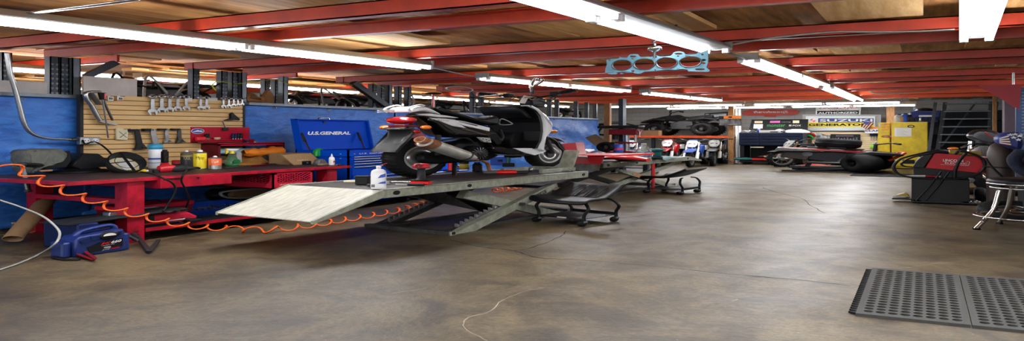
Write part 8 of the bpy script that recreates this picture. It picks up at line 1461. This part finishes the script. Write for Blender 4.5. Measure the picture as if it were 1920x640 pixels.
# jacket on a seat at the right edge
cj = h(1950, 315, 7.0); lo = Vector((cj.x, 7.0, 0)); r = thing('storage_stand', 'dark stand at the right edge under the navy jacket', 'stand', lo); MB().box(-.12, .3, -.2, .25, .0, .8, bev=.02).build('cabinet', 'dark_grey', r); MB().box(-.14, .32, -.22, .27, .8, .83, bev=.01).build('top', 'black_metal', r)
zj = .83; JK = .7; r = thing('navy_jacket', 'navy quilted jacket heaped on the stand at the right edge', 'jacket', (cj.x, 7.0, zj)); b = MB()
b.loft([[(.17*s_*math.cos(t*PI/10)*(1+.08*math.sin(3*t+z*9)), .2*s_*math.sin(t*PI/10)*(1+.08*math.sin(2*t)), z*JK+.02*math.sin(4*t)) for t in range(20)] for s_, z in ((1, .03), (1.1, .1), (1.0, .2), (.8, .3), (.45, .4), (.1, .44))]); b.build('body', 'navy_cloth', r); MB().tube(crom([(-.12, -.16, .3), (-.18, -.18, .15), (-.15, -.2, .0), (-.08, -.22, -.12)], 4, False), [.05]*13, 10).build('sleeve', 'navy_cloth', r)
# bar stool
s0 = at(1836, 440, Z=0); YS = 6.0; lo = Vector((at(1928, 430, Y=YS).x, YS, 0)); r = thing('bar_stool', 'chrome bar stool with a black round seat at the right edge', 'stool', lo); zs = at(1880, 339, Y=YS).z; Rr = at(1925, 339, Y=YS).x-at(1858, 339, Y=YS).x; Rr = .23
MB().lathe([(0, 0), (Rr*.9, 0), (Rr, .02), (Rr*1.02, .05), (Rr*.95, .085), (Rr*.5, .1), (0, .1)], (0, 0, zs-.05), (0, 0, 1), 32).build('seat', 'seat_vinyl', r); MB().torus((0, 0, zs-.035), (0, 0, 1), Rr*.99, .012, 32, 8).build('chrome_trim', 'chrome', r)
for k in range(4):
    t = PI/4+PI/2*k-.35; ca, sa = math.cos(t), math.sin(t); MB().tube(crom([(Rr*.45*ca, Rr*.45*sa, zs-.06), (Rr*.72*ca, Rr*.72*sa, zs-.09), (Rr*.82*ca, Rr*.82*sa, zs-.2), (Rr*.95*ca, Rr*.95*sa, .3), (Rr*1.2*ca, Rr*1.2*sa, .14), (Rr*1.42*ca, Rr*1.42*sa, .02)], 4, False), .017, 10).build('leg', 'chrome', r)
    MB().cyl((Rr*1.41*ca, Rr*1.41*sa, 0), (Rr*1.43*ca, Rr*1.43*sa, .03), .024, n=12).build('foot_cap', 'black_plastic', r)
for z, R2 in ((.2, 1.32), (.62, .9)): MB().torus((0, 0, z), (0, 0, 1), Rr*R2, .013, 36, 8).build('foot_ring', 'chrome', r)
a = at(1905, 372, Y=6.8); r = thing('loose_wheel', 'chrome spoked wheel lying behind the legs of the bar stool', 'wheel', (a.x, 6.75, 0)); MB().torus((0, 0, .12), (.2, -.5, 1), .2, .06, 28, 10).build('tyre', 'rubber', r); MB().torus((0, 0, .12), (.2, -.5, 1), .14, .02, 28, 8).build('rim', 'chrome', r); MB().ell((0, 0, .12), (.06, .06, .05)).build('hub', 'chrome', r)
# ================= clutter on the shelf behind the tarps =================
ZS = 1.935; XS = -5.95
def sh(px, py=180, X=XS): p = at(px, py, X=X); return Vector((X, p.y, ZS))
a = sh(485, 185, -5.75); r = thing('cable_spool', 'wooden cable spool with an axle lying on the shelf above the small wrenches', 'spool', (a.x, a.y, ZS)); MB().cyl((.1, 0, .2), (.13, .02, .2), .2, n=28).build('flange', 'wood', r); MB().cyl((-.22, 0, .2), (-.19, 0, .2), .2, n=28).build('flange', 'wood', r); MB().cyl((-.2, 0, .2), (.12, 0, .2), .07, n=18).build('core', 'card_tan', r); MB().cyl((.1, -.0, .2), (.16, -.28, .24), .026, n=12).build('axle', 'card_tan', r)
def junk_bike(px, col, label, yaw=PI/2, s=1.0, accent=None):
    a = sh(px); r = thing('stored_motorcycle', label, 'motorcycle', a, yaw); MT = Matrix.Scale(s, 4); mb = lambda: MB(MT)
    for x in (-.5, .5): mb().torus((x, 0, .24), (0, 1, 0), .18, .055, 24, 8).build('tyre', 'rubber', r); mb().torus((x, 0, .24), (0, 1, 0), .12, .02, 24, 6).build('rim', 'steel', r)
    mb().prism([(-.3, .25), (.3, .22), (.35, .42), (-.2, .45)], -.12, .12, 'xz', bev=.03).build('engine', 'dark_steel', r); mb().prism([(-.7, .52), (-.2, .45), (.35, .45), (.55, .4), (.3, .58), (-.1, .56), (-.6, .6)], -.13, .13, 'xz', bev=.03).build('bodywork', col, r)
    if accent: mb().prism([(-.2, .48), (.3, .48), (.2, .53), (-.15, .54)], .12, .17, 'xz', bev=.006).build('accent_panel', accent, r); mb().prism([(-.2, .48), (.3, .48), (.2, .53), (-.15, .54)], -.17, -.12, 'xz', bev=.006).build('accent_panel', accent, r)
    mb().tube(crom([(.3, -.3, .6), (.35, 0, .56), (.3, .3, .6)], 4, False), .015, 6).build('handlebar', 'black_metal', r); mb().tube([(.36, 0, .56), (.5, 0, .24)], .03, 8).build('fork', 'chrome', r)
for px, col, acc, lab in ((292, 'black_plastic', 'light_grey', 'dark stored motorcycle on the shelf above the left half of the slatwall'), (592, 'dark_grey', 'bright_red', 'grey and red stored motorcycle on the shelf right of the wooden spool'), (694, 'black_plastic', 'orange', 'black stored motorcycle with an orange panel on the shelf above the blue tool chest'), (850, 'black_plastic', 'dark_red', 'dark stored motorcycle on the shelf above the scooter seat'), (962, 'mid_grey', None, 'grey stored motorcycle on the shelf behind the scooter handlebar'), (1066, 'black_plastic', 'light_grey', 'black stored motorcycle on the shelf above the far blue tarp')): junk_bike(px, col, lab, PI/2 if px % 4 else -PI/2, .8, acc)
rj = random.Random(11)
for k, (px, m, lab) in enumerate(((255, 'black_plastic', 'black cable looping on the shelf over the left part of the slatwall'), (320, 'light_grey', 'pale cable looping on the shelf over the big wrenches'), (390, 'black_plastic', 'black cable looping on the shelf between the rack posts over the price tags'), (560, 'black_plastic', 'black cable looping on the shelf right of the wooden spool'), (640, 'mid_grey', 'grey cable looping on the shelf over the blue tool chest lid'), (790, 'light_grey', 'pale cable looping on the shelf over the scooter seat'), (890, 'black_plastic', 'black cable looping on the shelf behind the scooter mirror'))):
    p = at(px, 170, X=-5.5); P = [(-5.5, p.y-.25, ZS+.02)]+[(-5.5+rj.uniform(-.1, .15), p.y-.2+.1*i+rj.uniform(-.05, .05), 2.1+rj.uniform(0, .38)) for i in range(5)]+[(-5.5, p.y+.3, ZS+.02)]; cord('shelf_cable', P, .012, m, lab, 'cable', 5)
mat('neon', '#b5c92c', .5)
cord('wire_hanging', [at(440, 158, X=-5.3), at(490, 152, X=-5.3), at(520, 150, X=-5.3), at(560, 165, X=-5.3), at(600, 158, X=-5.3), at(660, 160, X=-5.3), at(690, 153, X=-5.3), at(720, 166, X=-5.3)], .006, 'neon', 'yellow green wire strung between the rack posts above the blue tool chest', 'wire')
cord('wire_hanging', [at(405, 170, X=-5.3), at(398, 160, X=-5.3), at(408, 153, X=-5.3), at(425, 155, X=-5.3), at(434, 158, X=-5.3)], .008, 'neon', 'curled yellow green wire above the right end of the slatwall', 'wire')
a = sh(812, 180, -5.35); lo = (a.x, a.y, ZS); r = thing('clamp_stand', 'red pole with a black top disc standing on the shelf behind the scooter seat', 'pole', lo); MB().cyl((0, 0, 0), (0, 0, .55), .016, n=10).build('pole', 'bright_red', r); MB().lathe([(0, .53), (.1, .54), (.11, .57), (.05, .59), (0, .59)], n=20).build('top_disc', 'black_plastic', r)
